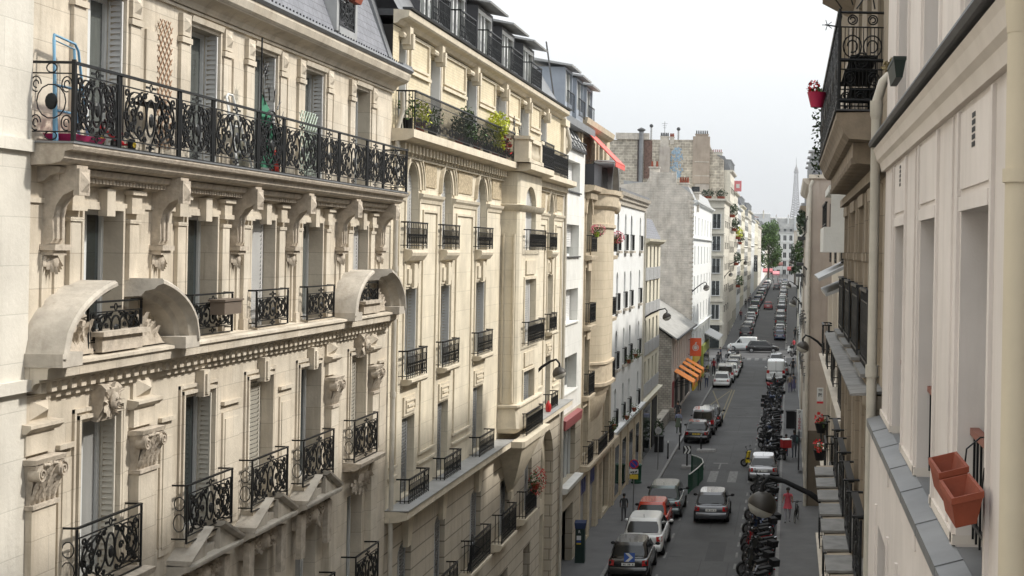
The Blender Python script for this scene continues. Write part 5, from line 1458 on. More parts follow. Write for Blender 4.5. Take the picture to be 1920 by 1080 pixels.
for k, (px, y0_, y1_, lb) in enumerate(((1221, 236, 262, 'thin metal flue with a round cap left of the middle chimney'), (1272, 242, 262, 'short white flue with a dark cap right of the middle chimney'))):
    th_ = thing('roof_vent', lb, 'flue', gp(px, y1_, Yr)); a = gp(px, y1_, Yr); b = gp(px, y0_, Yr)
    g = MB(); g.tube([a, (a[0], a[1], b[2])], .13, 8); g.build('pipe', M_ZINCL, th_, smooth=50)
    g = MB(); g.ball((a[0], a[1], b[2]), .28, 8, 6); g.build('cap', M_LEAD, th_, smooth=50)
a = gp(1246, 262, Yr); b = gp(1246, 228, Yr); g = MB(); g.tube([a, (a[0], a[1], b[2])], .03, 4)
for z in (.3, .6, .9): g.tube([(a[0]-.5+z*.3, a[1], b[2]-z), (a[0]+.5-z*.3, a[1], b[2]-z)], .02, 4)
single(g, 'rooftop_aerial', M_LEAD, 'thin television aerial standing above the rubble wall', 'aerial', a)
# street front of that block with balconies
gen_front = gen_building(FL, 206.6/K, 222/K, 25.0, [21.6, 18.7, 15.8, 12.9, 10, 7.1], 5, 'cream block beside the rubble wall with planted top balconies', SB9, w=1.1, hh=1.8, dep=7, roof=2.0, chim=1, z0=0)
g = MB(); g.box(-8.6, -7.5, 214, 214.15, 22.2, 23.8); a_ = g
th_ = thing('roof_sign', 'small square pink-red sign sticking out near the roof of the far left row', 'sign', (-8.1, 214, 22.2)); g.build('panel', mat('pinkred_sign', (.62, .2, .22), .6), th_)
g = MB(); g.box(-8.3, -7.8, 213.98, 214, 22.7, 23.3); g.build('emblem', M_WHITE, th_)
for i, (s, z, lb, ml) in enumerate(((208, 19.2, 'dark shrub on the upper balcony nearest the rubble wall', M_LEAFD), (216, 17.3, 'dark leafy balcony plant on the far left row below the red roof sign', M_LEAFD), (232, 16.2, 'bright yellow-green balcony shrub on the far left row', M_LEAFY), (240, 15.4, 'small dark balcony shrub past the yellow-green one', M_LEAFD), (226, 12.0, 'bushy plant lower on the far left row', M_LEAFD), (236, 8.2, 'red-flowered climber hanging low on the far left row', M_LEAF))):
    g = MB(); g.leaves((-8.4, s, z), (.7, 1.6, 1.0), 160, .2, rnd)
    th_ = thing('balcony_plant', lb, 'plant', (-8.6, s, z-1)); g.build('leaves', ml, th_)
    g = MB(); g.box(-8.9, -8.2, s-1.2, s+1.2, z-1.1, z-.7); g.build('planter', M_TERRA, th_)
# the rest of the far left row
rb = random.Random(12)
walls = [SB9, S_B5, S_B6, S_B3, SB9, S_B5, S_B6, SB9, S_B5, SB9, S_B3]
edges = [222, 238, 255, 275, 297, 323, 354, 392, 440, 500, 560, 620]
desc = ['white-fronted block with slate dormers', 'cream block with grey shutters', 'ivory block with a taller roof', 'pale block with two chimneys', 'white block with closed shutters', 'cream block behind the hotel sign', 'ashlar block with a low roof', 'white block near the tree', 'cream block beside the tree', 'pale block past the tree', 'last pale block at the street end']
for i, (a, b) in enumerate(zip(edges[:-1], edges[1:])):
    zt = [22.5, 20.5, 21.5, 20.0, 21.8, 20.4, 21.0, 20.2, 21, 20.5, 21][i]; z0 = zg(a)
    nc = max(3, int((b-a)/4.2)) if a < 330 else max(3, int((b-a)/7))
    fl = [zt-2.8-3.0*k for k in range(5)]
    gen_building(FL, a/K, b/K, zt, fl, nc, desc[i]+', %s in the far left row' % ['first', 'second', 'third', 'fourth', 'fifth', 'sixth', 'seventh', 'eighth', 'ninth', 'tenth', 'eleventh'][i], walls[i], w=1.1 if a < 330 else 1.6, hh=1.8, z0=z0,
                 rail=a < 300, shut='closed' if i in (4,) else ('flat' if i in (1, 3) and a < 300 else None), roof=[2.4, 1.2, 3.0, 2.2, 1.6, 2.4, 1.2, 2.2, 2.2, 1.6, 2.2][i], roofm=M_SLATE if i % 2 == 0 else M_ZINCL, chim=2 if a < 400 else 1, ledges=(zt-6,), group='far left row of apartment buildings')
# ================================================================= RIGHT SIDE
FR = Fac(1, .95)
S_RA = mat('pinkish_painted_render', (.66, .605, .565), .85, var=.12, vscale=.8, streak=.22, bump=.08, bscale=60)
S_RAT = mat('cream_painted_trim', (.64, .58, .52), .8, var=.06, vscale=1.5, streak=.15)
t = thing('pink_render_building', 'smooth pinkish rendered building on the right with tall windows and zinc ledges beside the camera', 'building', org(FR, 8))
WR = [(10.56, 11.57), (8.32, 9.34), (6.08, 7.12), (3.4, 4.5), (1.0, 2.1)]
m = MB()
FR.wall(m, -2, 12.85, 11.5, 14.2, [(a, b, 11.56, 13.44) for a, b in WR], .3)
FR.wall(m, -2, 12.85, 14.2, 19.5, [(a, b, 14.25, 16.6) for a, b in WR]+[(a, b, 17.0, 19.0) for a, b in WR], .3)
FR.wall(m, -2, 12.85, 0, 11.5, [(a, b, 8.9, 10.75) for a, b in WR]+[(a, b, 6.1, 8.0) for a, b in WR]+[(a, b, 3.3, 5.3) for a, b in WR], .32, p=.11)
m.build('wall', S_RA, t)
m = MB(); FR.box(m, -2, 12.84, 0, 19.5, -12, -1.1); FR.box(m, 12.8, 12.84, 0, 19.5, -1.1, -.01); FR.box(m, -2, 12.8, 19.4, 19.5, -1.1, -.01)
for z in (14.2, 11.5, 8.8, 6.0, 3.2): FR.box(m, -2, 12.8, z-.1, z-.005, -1.1, -.34)
m.build('core', M_DARK, t)
for a, b in WR:
    for z0, z1 in ((11.56, 13.44), (14.25, 16.6), (17.0, 19.0)): FR.window(t, a, b, z0, z1, .3, bars=1)
    for z0, z1 in ((8.9, 10.75), (6.1, 8.0), (3.3, 5.3)): FR.window(t, a, b, z0, z1, .32, p=.11)
m = MB()
for a, b in WR:
    for z0, z1 in ((11.56, 14.0), (14.5, 19.2)):
        FR.box(m, a-.12, a-.06, z0, z1, 0, .02); FR.box(m, b+.05, b+.11, z0, z1, 0, .02)
    FR.box(m, a-.0, b+.0, 13.44, 13.52, 0, .018)
    FR.box(m, a+.0, b-.0, 13.56, 13.98, 0, .012)
    FR.box(m, b+.35, b+.39, 11.6, 14.0, 0, .012) if b+.4 < 12.8 else None
    FR.box(m, a-.14, b+.14, 11.3, 11.46, .11, .125)
    for zz in ((5.5, 10.9),): FR.box(m, a-.2, a-.15, zz[0], zz[1], .11, .13); FR.box(m, b+.14, b+.19, zz[0], zz[1], .11, .13)
m.build('render_trim', S_RA, t)
m = MB()
edg = [12.85, 11.9, 10.9, 9.85, 8.9, 7.85, 6.8, 5.6, 4.2, 2.8, 1]
for a, b in zip(edg[:-1], edg[1:]):
    m.hexa([FR.P(b+.012, 11.47, .0), FR.P(a, 11.47, .0), FR.P(a, 11.47, .15), FR.P(b+.012, 11.47, .15), FR.P(b+.012, 11.58, .0), FR.P(a, 11.58, .0), FR.P(a, 11.54, .15), FR.P(b+.012, 11.54, .15)])
    m.hexa([FR.P(b-.004, 11.47, 0), FR.P(b+.014, 11.47, 0), FR.P(b+.014, 11.47, .153), FR.P(b-.004, 11.47, .153), FR.P(b-.004, 11.587, 0), FR.P(b+.014, 11.587, 0), FR.P(b+.014, 11.546, .153), FR.P(b-.004, 11.546, .153)])
m.build('zinc_ledge', M_ZINC, t)
for (a, b) in ((11.57, 12.85), (9.34, 10.56), (7.12, 8.32), (4.5, 6.08)):
    m = MB()
    FR.box(m, a, b, 11.585, 11.64, .001, .02)
    FR.box(m, a-.001, a+.02, 11.585, 11.64, -.28, .019)
    m.build('skirting', S_RAT, t)
m = MB()
FR.mould(m, -2, 12.95, [(0, 14.02), (.04, 14.02), (.06, 14.1), (.09, 14.13), (.11, 14.2), (.13, 14.24), (0, 14.26)])
m.build('cornice', S_RAT, t)
m = MB(); FR.mould(m, -2, 13.0, [(0, 14.262), (.16, 14.27), (.175, 14.3), (.16, 14.335), (0, 14.36)]); m.build('cornice_flashing', M_LEAD, t)
for (s, z) in ((6.55, 13.76), (10.95, 13.78)):
    g = MB()
    for i in range(5):
        for j in range(3): FR.box(g, s+j*.04, s+.027+j*.04, z+i*.038, z+.026+i*.038, .013, .016)
    g.build('vent_grille', M_LEAD, t)
for a, b in WR[:4]:
    g = MB(); FR.box(g, a, b, 11.56, 11.575, -.29, -.001); g.build('sill_zinc', M_ZINC, t)
    g = MB(); FR.box(g, a, b, 12.2, 12.24, -.12, -.07)
    w = g.build('wooden_handrail', mat('red_wood', (.22, .075, .05), .5), t)
    g = MB(); FR.box(g, a, b, 11.7, 11.72, -.105, -.085)
    for i in range(9): s = a+(b-a)*i/8; FR.box(g, s-.006, s+.006, 11.62, 12.2, -.101, -.089)
    g.build('railing_bars', M_IRON, w)
# pipes
m = MB(); m.tube([FR.P(4.72, 19, .1), FR.P(4.72, 2, .1)], .062, 12)
for z in (14.15, 13.47, 11.0): m.tube([FR.P(4.72, z, .1), FR.P(4.72, z+.05, .1)], .072, 12)
m.tube([FR.P(4.72, 14.02, .1), FR.P(4.72, 14.3, .1)], [.064, .085], 12)
M_PIPEY = mat('cream_pipe', (.56, .49, .37), .6, var=.08, streak=.12)
single(m, 'rainwater_pipe', M_PIPEY, 'thick cream rainwater pipe at the very right edge of the photo', 'drainpipe', FR.P(4.98, 2, .1), smooth=50)
m = MB(); pts = [FR.P(5.35, 14.0, .02), FR.P(5.3, 13.0, .02), FR.P(5.28, 12.3, .02), FR.P(5.36, 11.9, .025), FR.P(5.38, 11.6, .02), FR.P(5.34, 11.0, .13)]
m.tube(pts, .004, 5); single(m, 'wall_cable', M_LEAD, 'thin loose grey cable hanging down the pink wall beside the thick pipe', 'cable', FR.P(5.3, 11, .02))
m = MB()
m.tube([FR.P(12.9, 15.0, -.03), FR.P(12.92, 14.93, .04), FR.P(12.95, 14.72, .1)], .05, 10)
m.tube([FR.P(12.95, 14.74, .1), FR.P(12.95, 14.6, .1), FR.P(12.95, 14.55, .1)], [.068, .066, .05], 10)
m.tube([FR.P(12.95, 14.6, .1), FR.P(12.95, 11.9, .1)], .05, 12); m.tube([FR.P(12.95, 11.95, .1), FR.P(12.95, 12.07, .1)], .066, 12); m.tube([FR.P(12.95, 11.9, .1), FR.P(12.95, 2, .1)], .052, 12)
single(m, 'rainwater_pipe', M_PIPE, 'weathered cream rainwater pipe with collars between the pink building and the dark ornate balcony', 'drainpipe', FR.P(12.95, 2, .1), smooth=50)
# planters at the windows
def trough(lb, name, s0_, s1_, z0, z1, p0, p1, mm, tilt=0, tilt_s=0):
    th_ = thing(name, lb, 'planter', FR.P((s0_+s1_)/2, z0, p0))
    g = MB(); ds = .05/K; wl = .012
    def q(s, z, p): return FR.P(s, z+tilt*(p-p0)+tilt_s*(s-s0_)*K, p)
    def ring(z, inset, w=0):
        return [q(s0_+(inset+w)/K, z, p0+inset*.6+w), q(s1_-(inset+w)/K, z, p0+inset*.6+w), q(s1_-(inset+w)/K, z, p1-inset*.6-w), q(s0_+(inset+w)/K, z, p1-inset*.6-w)]
    g.grid([ring(z0, .045), ring(z1-.03, .008), ring(z1-.03, 0), ring(z1, 0), ring(z1, 0, .014), ring(z1-.03, .008, .014), ring(z0+.02, .045, .014)], True, True)
    g.build('trough', mm, th_)
    return th_
tr = trough('nearer of two empty terracotta troughs tilted outside the near window of the pink building', 'terracotta_trough', 5.86, 6.34, 11.97, 12.12, .04, .19, M_TERRA, -.25)
tr = trough('farther of two empty terracotta troughs tilted outside the near window of the pink building', 'terracotta_trough', 6.36, 6.84, 12.0, 12.15, .04, .19, M_TERRA, -.25)
m = MB()
for s in (6.0, 6.6):
    m.tube([FR.P(s, 12.2, -.12), FR.P(s, 12.26, -.1), FR.P(s, 12.26, -.05), FR.P(s, 12.2, .02), FR.P(s, 12.05, .035)], .005, 5)
single(m, 'planter_bracket', M_IRON, 'black wire brackets carrying the terracotta troughs', 'bracket', FR.P(6.3, 11.9, .05))
tr = trough('dark green planter box hung outside the upper far window of the pink building', 'green_planter', 10.62, 11.3, 14.67, 14.84, .01, .12, mat('dark_green_plastic', (.012, .022, .017), .5))
g = MB(); g.leaves(FR.P(11.3, 14.86, .1), (.06, .25, .05), 60, .03, rnd); g.build('withered_plant', mat('dry_leaf', (.25, .2, .1), .8), tr)

# --- right B: haussmann block with big corner balcony
FB = Fac(1, .98)
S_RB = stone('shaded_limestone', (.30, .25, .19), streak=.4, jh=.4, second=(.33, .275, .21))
S_SLABSH = mat('shade_toned_slab_stone', (.27, .22, .165), .9, var=.3, vscale=3, streak=.4, bump=.2)  # slab stone darkened: soffit shade put into the colour, plus grime streaks
t = thing('haussmann_building', 'brownish stone building on the right with a dark ornate iron balcony and zinc-capped ledges', 'building', org(FB, 18))
e0, e1 = 13.0, 22.8
WQ = [(14.0, 15.0), (16.2, 17.2), (18.4, 19.4), (20.7, 21.7)]
ops = []
for a, b in WQ: ops += [(a, b, 14.8, 16.9), (a, b, 11.9, 13.75), (a, b, 9.5, 11.3), (a, b, 6.6, 8.6), (a, b, 3.8, 5.8)]
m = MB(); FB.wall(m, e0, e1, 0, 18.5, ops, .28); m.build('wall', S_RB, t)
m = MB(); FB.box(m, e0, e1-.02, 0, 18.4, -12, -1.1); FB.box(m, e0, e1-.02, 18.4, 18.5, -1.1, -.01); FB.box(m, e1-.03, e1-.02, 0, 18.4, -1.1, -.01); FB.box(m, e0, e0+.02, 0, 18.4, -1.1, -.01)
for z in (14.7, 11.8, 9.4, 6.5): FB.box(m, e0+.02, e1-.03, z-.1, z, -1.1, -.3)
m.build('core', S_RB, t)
for k, o in enumerate(ops): FB.window(t, o[0], o[1], o[2], o[3], .28, curtain=k % 2 == 0)
m = MB()
for a, b in WQ:
    for s in (a-.4, b+.12, a-.22):
        FB.box(m, s, s+.1, 9.6, 11.35, 0, .06); FB.box(m, s, s+.1, 11.9, 13.95, 0, .055); FB.box(m, s-.02, s+.12, 13.1, 13.2, 0, .08)
        FB.box(m, s, s+.1, 3.8, 8.8, 0, .06)
    FB.box(m, a-.1, b+.1, 13.8, 13.95, 0, .08)
FB.box(m, e0, e1, 14.0, 14.12, 0, .1)
# ledge 1 and 2
FB.mould(m, e0, e1, [(0, 11.5), (.1, 11.52), (.16, 11.62), (.22, 11.68), (.22, 11.75), (0, 11.77)])
FB.mould(m, e0, e1+.1, [(0, 9.05), (.16, 9.08), (.28, 9.2), (.42, 9.26), (.44, 9.38), (0, 9.4)])
for a, b in WQ:
    FB.box(m, a-.2, b+.2, 11.77, 11.86, 0, .14)
    FB.box(m, a-.3, a-.1, 8.6, 9.2, 0, .3); FB.box(m, b+.1, b+.3, 8.6, 9.2, 0, .3)
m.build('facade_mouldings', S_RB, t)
m = MB()
for i in range(12):
    s = e0+(e1-e0)*i/12; e = e0+(e1-e0)*(i+1)/12-.02
    m.hexa([FB.P(s, 11.75, 0), FB.P(e, 11.75, 0), FB.P(e, 11.75, .34), FB.P(s, 11.75, .34), FB.P(s, 11.8, 0), FB.P(e, 11.8, 0), FB.P(e, 11.77, .34), FB.P(s, 11.77, .34)])
for k, (a, b) in enumerate(WQ):
    FB.box(m, a-.25, b+.25, 11.86, 11.9, 0, .2)
for i in range(9):
    s = e0+(e1-e0)*i/9; e = s+(e1-e0)/9*(.72)
    FB.box(m, s, e, 9.4, 9.43, .08, .48); FB.box(m, s, s+(e1-e0)/9, 9.39, 9.425, .0, .1)
m.build('ledge_zinc', mat('aged_ledge_zinc', (.20, .195, .185), .7, .1, var=.3, vscale=5, streak=.3), t)
M_BALP = mat('dark_balustrade_panel', (.022, .023, .024), .5, .2)
for k, (a, b) in enumerate(WQ):
    g = MB(); FB.bars(g, a-.15, b+.15, 11.92, 12.8, .12, step=.1, ret=.1, style=1)
    FB.box(g, a-.13, b+.13, 12.0, 12.7, .105, .115) ; g.build('window_railing', M_BALP, t)
    g = MB(); wrought(FB, g, a-.2, b+.2, 9.45, 10.35, .16); FB.box(g, a-.2, b+.2, 10.33, 10.37, .12, .2)
    for s in (a-.2, b+.2): FB.box(g, s-.03, s+.03, 10.35, 10.37, .02, .26); g.tube([FB.P(s, 10.36, 0), FB.P(s, 10.36, .16)], .012, 4)
    g.build('window_railing', M_IRON, t)
    g = MB(); wrought(FB, g, a-.2, b+.2, 6.6, 7.5, .2); g.build('window_railing', M_IRON, t)
# big balcony
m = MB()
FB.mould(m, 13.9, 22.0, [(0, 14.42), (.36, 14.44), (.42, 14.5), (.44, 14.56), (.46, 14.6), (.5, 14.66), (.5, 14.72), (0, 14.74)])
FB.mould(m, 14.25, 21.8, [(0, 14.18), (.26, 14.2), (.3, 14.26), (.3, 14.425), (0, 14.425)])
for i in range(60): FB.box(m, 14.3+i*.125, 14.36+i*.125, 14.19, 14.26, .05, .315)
m.build('balcony_slab', S_SLABSH, t)
m = MB(); FB.box(m, 13.88, 22.02, 14.741, 14.76, 0, .52); m.build('balcony_edge', M_LEAD, t)
g = MB(); p = .48
s = 13.95
while s < 21.8:
    e = min(s+1.0, 21.95); wrought(FB, g, s, e, 14.76, 15.84, p); FB.bars(g, s, e, 14.8, 15.8, p, step=.1); s = e+.06
g.build('balcony_railing', M_IRON, t)
g = MB(); S0 = 13.95
def Q(u, z): return FB.P(S0, z, u)
def qring(cu, cz, ru, rz, k=1.0, n=14, r=.008): g.tube([Q(cu+ru*cos(2*pi*k*i/n), cz+rz*sin(2*pi*k*i/n)) for i in range(n+1)], r, 4)
for z in (15.82, 15.66, 15.2, 14.98, 14.8): g.tube([Q(0, z), Q(p, z)], .014 if z > 15.8 else .008, 4)
for i in range(12): g.tube([Q(.02+i*.04, 14.76), Q(.02+i*.04, 15.66)], .0045, 4)
for (a, b, r1, r2) in ((.12, 15.45, .1, .12), (.34, 15.45, .1, .12), (.24, 15.3, .07, .08), (.1, 15.1, .06, .07), (.36, 15.1, .06, .07), (.12, 15.74, .05, .05), (.34, 15.74, .05, .05), (.24, 14.9, .06, .06), (.08, 14.9, .05, .05), (.4, 14.9, .05, .05)):
    qring(a, b, r1, r2); qring(a, b, r1*.55, r2*.55, .8)
g.tube([Q(p, 14.76), Q(p, 15.86)], .016, 4)
for (zz, hh) in ((15.3, .04), (14.86, .05)): g.tube([Q(0, zz), Q(p, zz)], hh*.5, 4)
for (u, z, du, dz) in ((p, 15.66, .16, .02), (p-.02, 15.86, .16, .22), (.3, 15.86, -.2, .3), (.34, 15.9, .1, .3), (.1, 15.86, .06, .3)):
    g.tube([Q(u, z), Q(u+du, z+dz)], .008, 4)
    for an in range(5): g.tube([Q(u+du*.85, z+dz*.85), Q(u+du*.85+.06*cos(an*1.25), z+dz*.85+.06*sin(an*1.25))], .005, 3)
g.build('side_railing', M_IRON, t)
m = MB()
for i, (z, w_) in enumerate(((15.36, .3), (15.2, .36), (15.0, .3))): FB.box(m, 14.1, 15.4, z, z+.02, .05, .05+w_)
for s in (14.12, 15.36):
    for pp in (.06, .34): FB.box(m, s, s+.02, 14.76, 15.36, pp, pp+.02)
single(m, 'plant_stand', M_BLKP, 'dark slatted plant stand behind the end railing of the big right-hand balcony', 'stand', FB.P(14.7, 14.76, .2))
potplant(19.0, 15.35, .62, 'red geranium in a crimson pot hooked outside the big right-hand balcony', M_RED, 60, (.09, .14, .1), mat('crimson_pot', (.42, .02, .07), .45), F=FB)
g = MB()
for (s, z, r) in ((21.6, 15.5, .35), (21.9, 15.1, .35), (22.0, 14.75, .3)): g.leaves(FB.P(s, z, .55), (.1, .5, r), 60, .04, rnd)
single(g, 'climbing_plant', M_LEAFD, 'wispy green climber hanging off the far end of the big right-hand balcony', 'plant', FB.P(21.8, 14.8, .5))
m = MB(); FB.box(m, 14.0, 16.0, 16.6, 16.75, 0, .35); FB.mould(m, 14, 22, [(0, 18.1), (.3, 18.2), (.45, 18.4), (0, 18.45)]); FB.mould(m, 14.0, 21.9, [(0, 17.2), (.2, 17.3), (.5, 17.45), (.5, 17.6), (0, 17.62)]); m.build('upper_mouldings', S_RB, t)

# --- right C
FC = Fac(1, 1.32)
S_RC = mat('cream_right_render', (.52, .47, .40), .9, var=.12, vscale=2, streak=.2, bump=.1)
t = gen_building(FC, 22.85, 40, 18.3, [15.6, 12.9, 10.2, 7.4, 4.6], 4, 'cream building on the right with a white boxed balcony, past the ornate balcony', S_RC, w=1.0, hh=1.8, base=True)
m = MB(); FC.box(m, 27.5, 30.5, 13.2, 13.75, 0, .6); FC.box(m, 27.5, 27.6, 13.75, 14.6, 0, .45); FC.box(m, 27.5, 30.5, 14.5, 14.65, 0, .5); FC.box(m, 27.6, 30.5, 13.75, 14.5, 0, .12); m.build('boxed_balcony', S_B3, t)
m = MB(); FC.bars(m, 27.6, 30.4, 13.75, 14.3, .55, step=.14); 
for i in range(4): FC.box(m, 27.62, 27.64, 13.75, 14.25, .1+.12*i, .115+.12*i)
m.build('balcony_railing', M_IRON, t)
m = MB(); FC.mould(m, 26.5, 31, [(0, 12.95), (.7, 12.6), (.72, 12.66), (0, 13.02)]); FC.mould(m, 26.6, 31, [(0, 12.5), (.55, 12.28), (.56, 12.34), (0, 12.58)]); m.build('porch_roof', M_ZINCL, t)
m = MB()
for z in (7.2, 4.4, 10.0): FC.mould(m, 24, 40, [(0, z-.14), (.3, z-.06), (.36, z+.04), (0, z+.06)])
for s in (24.5, 27.5, 31, 35, 39): FC.box(m, s, s+.35, 0, 12.2, 0, .12)
m.build('ledges', S_RC, t)
for c in (24.99, 29.28, 33.57, 37.86):
    for z in (7.4, 4.6, 10.2):
        g = MB(); FC.bars(g, c-.7, c+.7, z, z+.9, .3, step=.12, ret=.25, style=1); g.build('balcony_railing', M_IRON, t)
potplant(28.7, 9.15, .55, 'red geraniums on the upper of two flowered windows low on the right-hand cream building', M_RED, 60, (.1, .26, .15), M_BLKP, F=FC)
potplant(27.4, 8.75, .6, 'salmon red geraniums on the lower of two flowered windows of the right-hand cream building', M_RED, 60, (.1, .28, .17), M_BLKP, F=FC)
def sgn(txt, size, loc, rot, mm, parent=None, name='lettering', ext=.004, ax='CENTER'):
    cu = bpy.data.curves.new(name, 'FONT'); cu.body = txt; cu.size = size; cu.extrude = ext; cu.align_x = ax; cu.align_y = 'CENTER'
    o = bpy.data.objects.new(name, cu); COL.objects.link(o)
    bpy.context.view_layer.update(); dg = bpy.context.evaluated_depsgraph_get(); me = bpy.data.meshes.new_from_object(o.evaluated_get(dg))
    bpy.data.objects.remove(o); me.materials.clear(); me.materials.append(mm)
    o = bpy.data.objects.new(name, me); COL.objects.link(o)
    if parent is not None:
        o.parent = parent; og = Vector(parent['org']); o.location = Vector(loc)-og; o['org'] = tuple(og)
    else: o.location = loc
    o.rotation_euler = rot
    return o
FACE = (pi/2, 0, 0)   # lettering facing the camera
a = thing('projecting_sign', 'white projecting sign with a red lower band on the right-hand cream building', 'sign', (1.05, 40, 7.6))
g = MB(); g.box(.84, 1.02, 40, 40.05, 8.92, 9.36); g.build('panel', M_WHITE, a)
g = MB(); g.box(.84, 1.02, 39.985, 39.999, 8.92, 8.98); g.build('red_band', mat('sign_red', (.5, .02, .03), .5), a)
sgn('TO', .075, (.93, 39.985, 9.3), FACE, M_INK, a); sgn('P!', .15, (.93, 39.985, 9.16), FACE, M_INK, a); sgn('...', .1, (.93, 39.985, 9.04), FACE, M_INK, a)

# --- right D brown blank flank
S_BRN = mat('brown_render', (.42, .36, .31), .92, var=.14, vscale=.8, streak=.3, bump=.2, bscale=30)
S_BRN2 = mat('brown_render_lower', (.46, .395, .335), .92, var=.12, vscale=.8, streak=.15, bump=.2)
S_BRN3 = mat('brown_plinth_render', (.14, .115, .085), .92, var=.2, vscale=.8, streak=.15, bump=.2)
YD = 73.0
FD = Fac(1, 1.0)
t = gen_building(FD, YD/K, 92/K, 17.0, [14.2, 11.4, 8.6, 5.8], 4, 'tall building whose blank brown flank faces the camera on the right', S_RC, w=1.0, hh=1.8, base=True, roof=2.2, roofm=M_SLATE, dep=12)
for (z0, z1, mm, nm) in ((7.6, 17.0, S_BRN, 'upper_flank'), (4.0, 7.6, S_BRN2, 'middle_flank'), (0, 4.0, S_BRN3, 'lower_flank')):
    m = MB(); m.box(1.0, 12, YD-.12, YD+.2, z0, z1); m.build(nm, mm, t)
m = MB(); m.box(.92, 12, YD-.25, YD+.3, 17.0, 17.2); m.box(1.6, 2.6, YD+.0, YD+.8, 17.2, 18.2); m.build('flank_coping', S_RC, t)
m = MB(); m.tube([(1.12, YD-.2, 16.9), (1.0, YD-.22, 16.6), (1.0, YD-.22, 0)], .09, 8); m.build('corner_pipe', M_PIPE, t, smooth=50)
# yard wall and buildings set back between C and D
t = gen_building(Fac(1, 2.6), 40.1, YD/K-.2, 16.8, [13.8, 11, 8.4, 5.6], 5, 'set-back building hidden between the cream building and the brown flank', S_RC, w=1.0, hh=1.7, base=True)
# row on to the crossing
rowR = [(92, 108, 16.2, S_RB, 'grey-beige block with planted balconies'), (108, 125, 15.2, SB9, 'cream block with the bracketed street lamp'), (125, 142, 16.0, S_B5, 'white block halfway to the crossing'), (142, 158, 14.8, S_B6, 'ivory block before the corner'), (158, 175, 16.5, SB9, 'corner block at the crossing'),
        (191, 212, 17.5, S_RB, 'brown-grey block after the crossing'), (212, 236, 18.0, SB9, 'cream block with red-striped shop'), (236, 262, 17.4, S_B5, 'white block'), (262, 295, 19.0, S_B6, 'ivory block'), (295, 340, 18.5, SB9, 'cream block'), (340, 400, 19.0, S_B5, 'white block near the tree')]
for i, (a, b, zt, mm, lb) in enumerate(rowR):
    F = Fac(1, [1.02, 1.06, 1.02, 1.1, 1.05, 2.0, 2.05, 2.0, 2.1, 2.0, 2.05][i]); z0 = zg(a)
    gen_building(F, a/K, b/K, zt, [zt-2.7-2.8*k for k in range(4)], 4, '%s, %s in the right row past the brown flank' % (lb, ['first', 'second', 'third', 'fourth', 'fifth', 'sixth', 'seventh', 'eighth', 'ninth', 'tenth', 'eleventh'][i]), mm, w=1.0, hh=1.7, z0=z0,
                 roof=[2.0, 1.2, 2.4, 1.2, 2.2, 2, 1.2, 2.2, 2, 1.2, 2][i], roofm=M_SLATE if i % 2 else M_ZINC, chim=1, group='right row of apartment buildings', dep=10)
for k, (s, z, lb, ml) in enumerate(((94, 15.2, 'dark green balcony greenery high on the first block past the brown flank', M_LEAFD), (104, 13.4, 'green balcony plants below the roof of the first block past the brown flank', M_LEAF), (116, 12.4, 'dark climber on the second block past the brown flank', M_LEAFD), (205, 16.5, 'yellow-green balcony tuft on the right row after the crossing', M_LEAFY))):
    th_ = thing('balcony_plant', lb, 'plant', (1.0, s, z-1)); g = MB(); g.leaves((.75 if s < 190 else 1.7, s, z), (.35, 2.5, .9), 260, .13, rnd); g.build('leaves', ml, th_)
    g = MB(); X = 1.0 if s < 190 else 2.0; g.box(X-.5, X, s-2.5, s+2.5, z-1.2, z-1.0); g.build('planter', M_LEAD, th_)
# ================================================================= street end
FE = FacY(560)
M_ROOFE = mat('pale_slate_roof', (.30, .30, .29), .7, var=.35, vscale=.5, streak=.4)
zb = zg(560)
endb = [(-34, -19, 26.5, S_B6, 'mansard block closing the left of the street end'), (-19, -8, 28.5, SB9, 'tallest slate-roofed block closing the street end'), (-8, 1.5, 26.8, S_B5, 'pale block right of centre at the street end'), (1.5, 16, 27.6, S_RC, 'block closing the right of the street end')]
for i, (a, b, zt, mm, lb) in enumerate(endb):
    gen_building(FE, a/K, b/K, zt-6, [zt-9.2-3.4*k for k in range(5)], 4, lb, mm, w=1.3, hh=2.1, z0=zb, roof=5.6, roofm=M_ZINCL if i % 2 else M_ROOFE, chim=2, dep=14, rail=False, ledges=(zt-10, zt-17))
def tree(lb, loc, hgt, rx, rz_, seed, n=2600, leafm=M_LEAF, lr=.32):
    r = random.Random(seed); t = thing('street_tree', lb, 'tree', loc)
    x, y, z = loc; g = MB()
    g.tube([(x, y, z-.3), (x+.1, y, z+hgt*.25), (x-.1, y, z+hgt*.55)], [.35, .28, .15], 8)
    for k in range(9):
        a = k*2.4; zz = z+hgt*(.25+.04*k); g.tube([(x, y, zz), (x+cos(a)*rx*.5, y+sin(a)*rx*.5, zz+hgt*.14), (x+cos(a)*rx*.8, y+sin(a)*rx*.8, zz+hgt*.22)], [.13, .08, .03], 5)
    g.build('trunk', mat('bark', (.09, .075, .06), .9, var=.3, vscale=3), t)
    g = MB()
    for k in range(46):
        a = r.uniform(0, 2*pi); v = r.random(); rr = rx*sqrt(r.random())*(1-.5*abs(v-.4))
        c = (x+cos(a)*rr, y+sin(a)*rr, z+hgt*.3+v*hgt*.64)
        g.leaves(c, (rx*.32, rx*.32, rz_*.16), n//46, lr, r, True)
    g.build('crown', leafm, t)
M_TREE = mat('plane_leaf', (.085, .155, .035), .6, var=.6, vscale=1.2)
tree('big bright green plane tree on the left near the street end', (-6.6, 440, zg(440)), 19.5, 4.0, 9.5, 1, 6500, M_TREE)
tree('smaller dark tree on the right side near the street end', (1.6, 420, zg(420)), 12.5, 1.5, 5, 2, 1200, M_LEAFD)
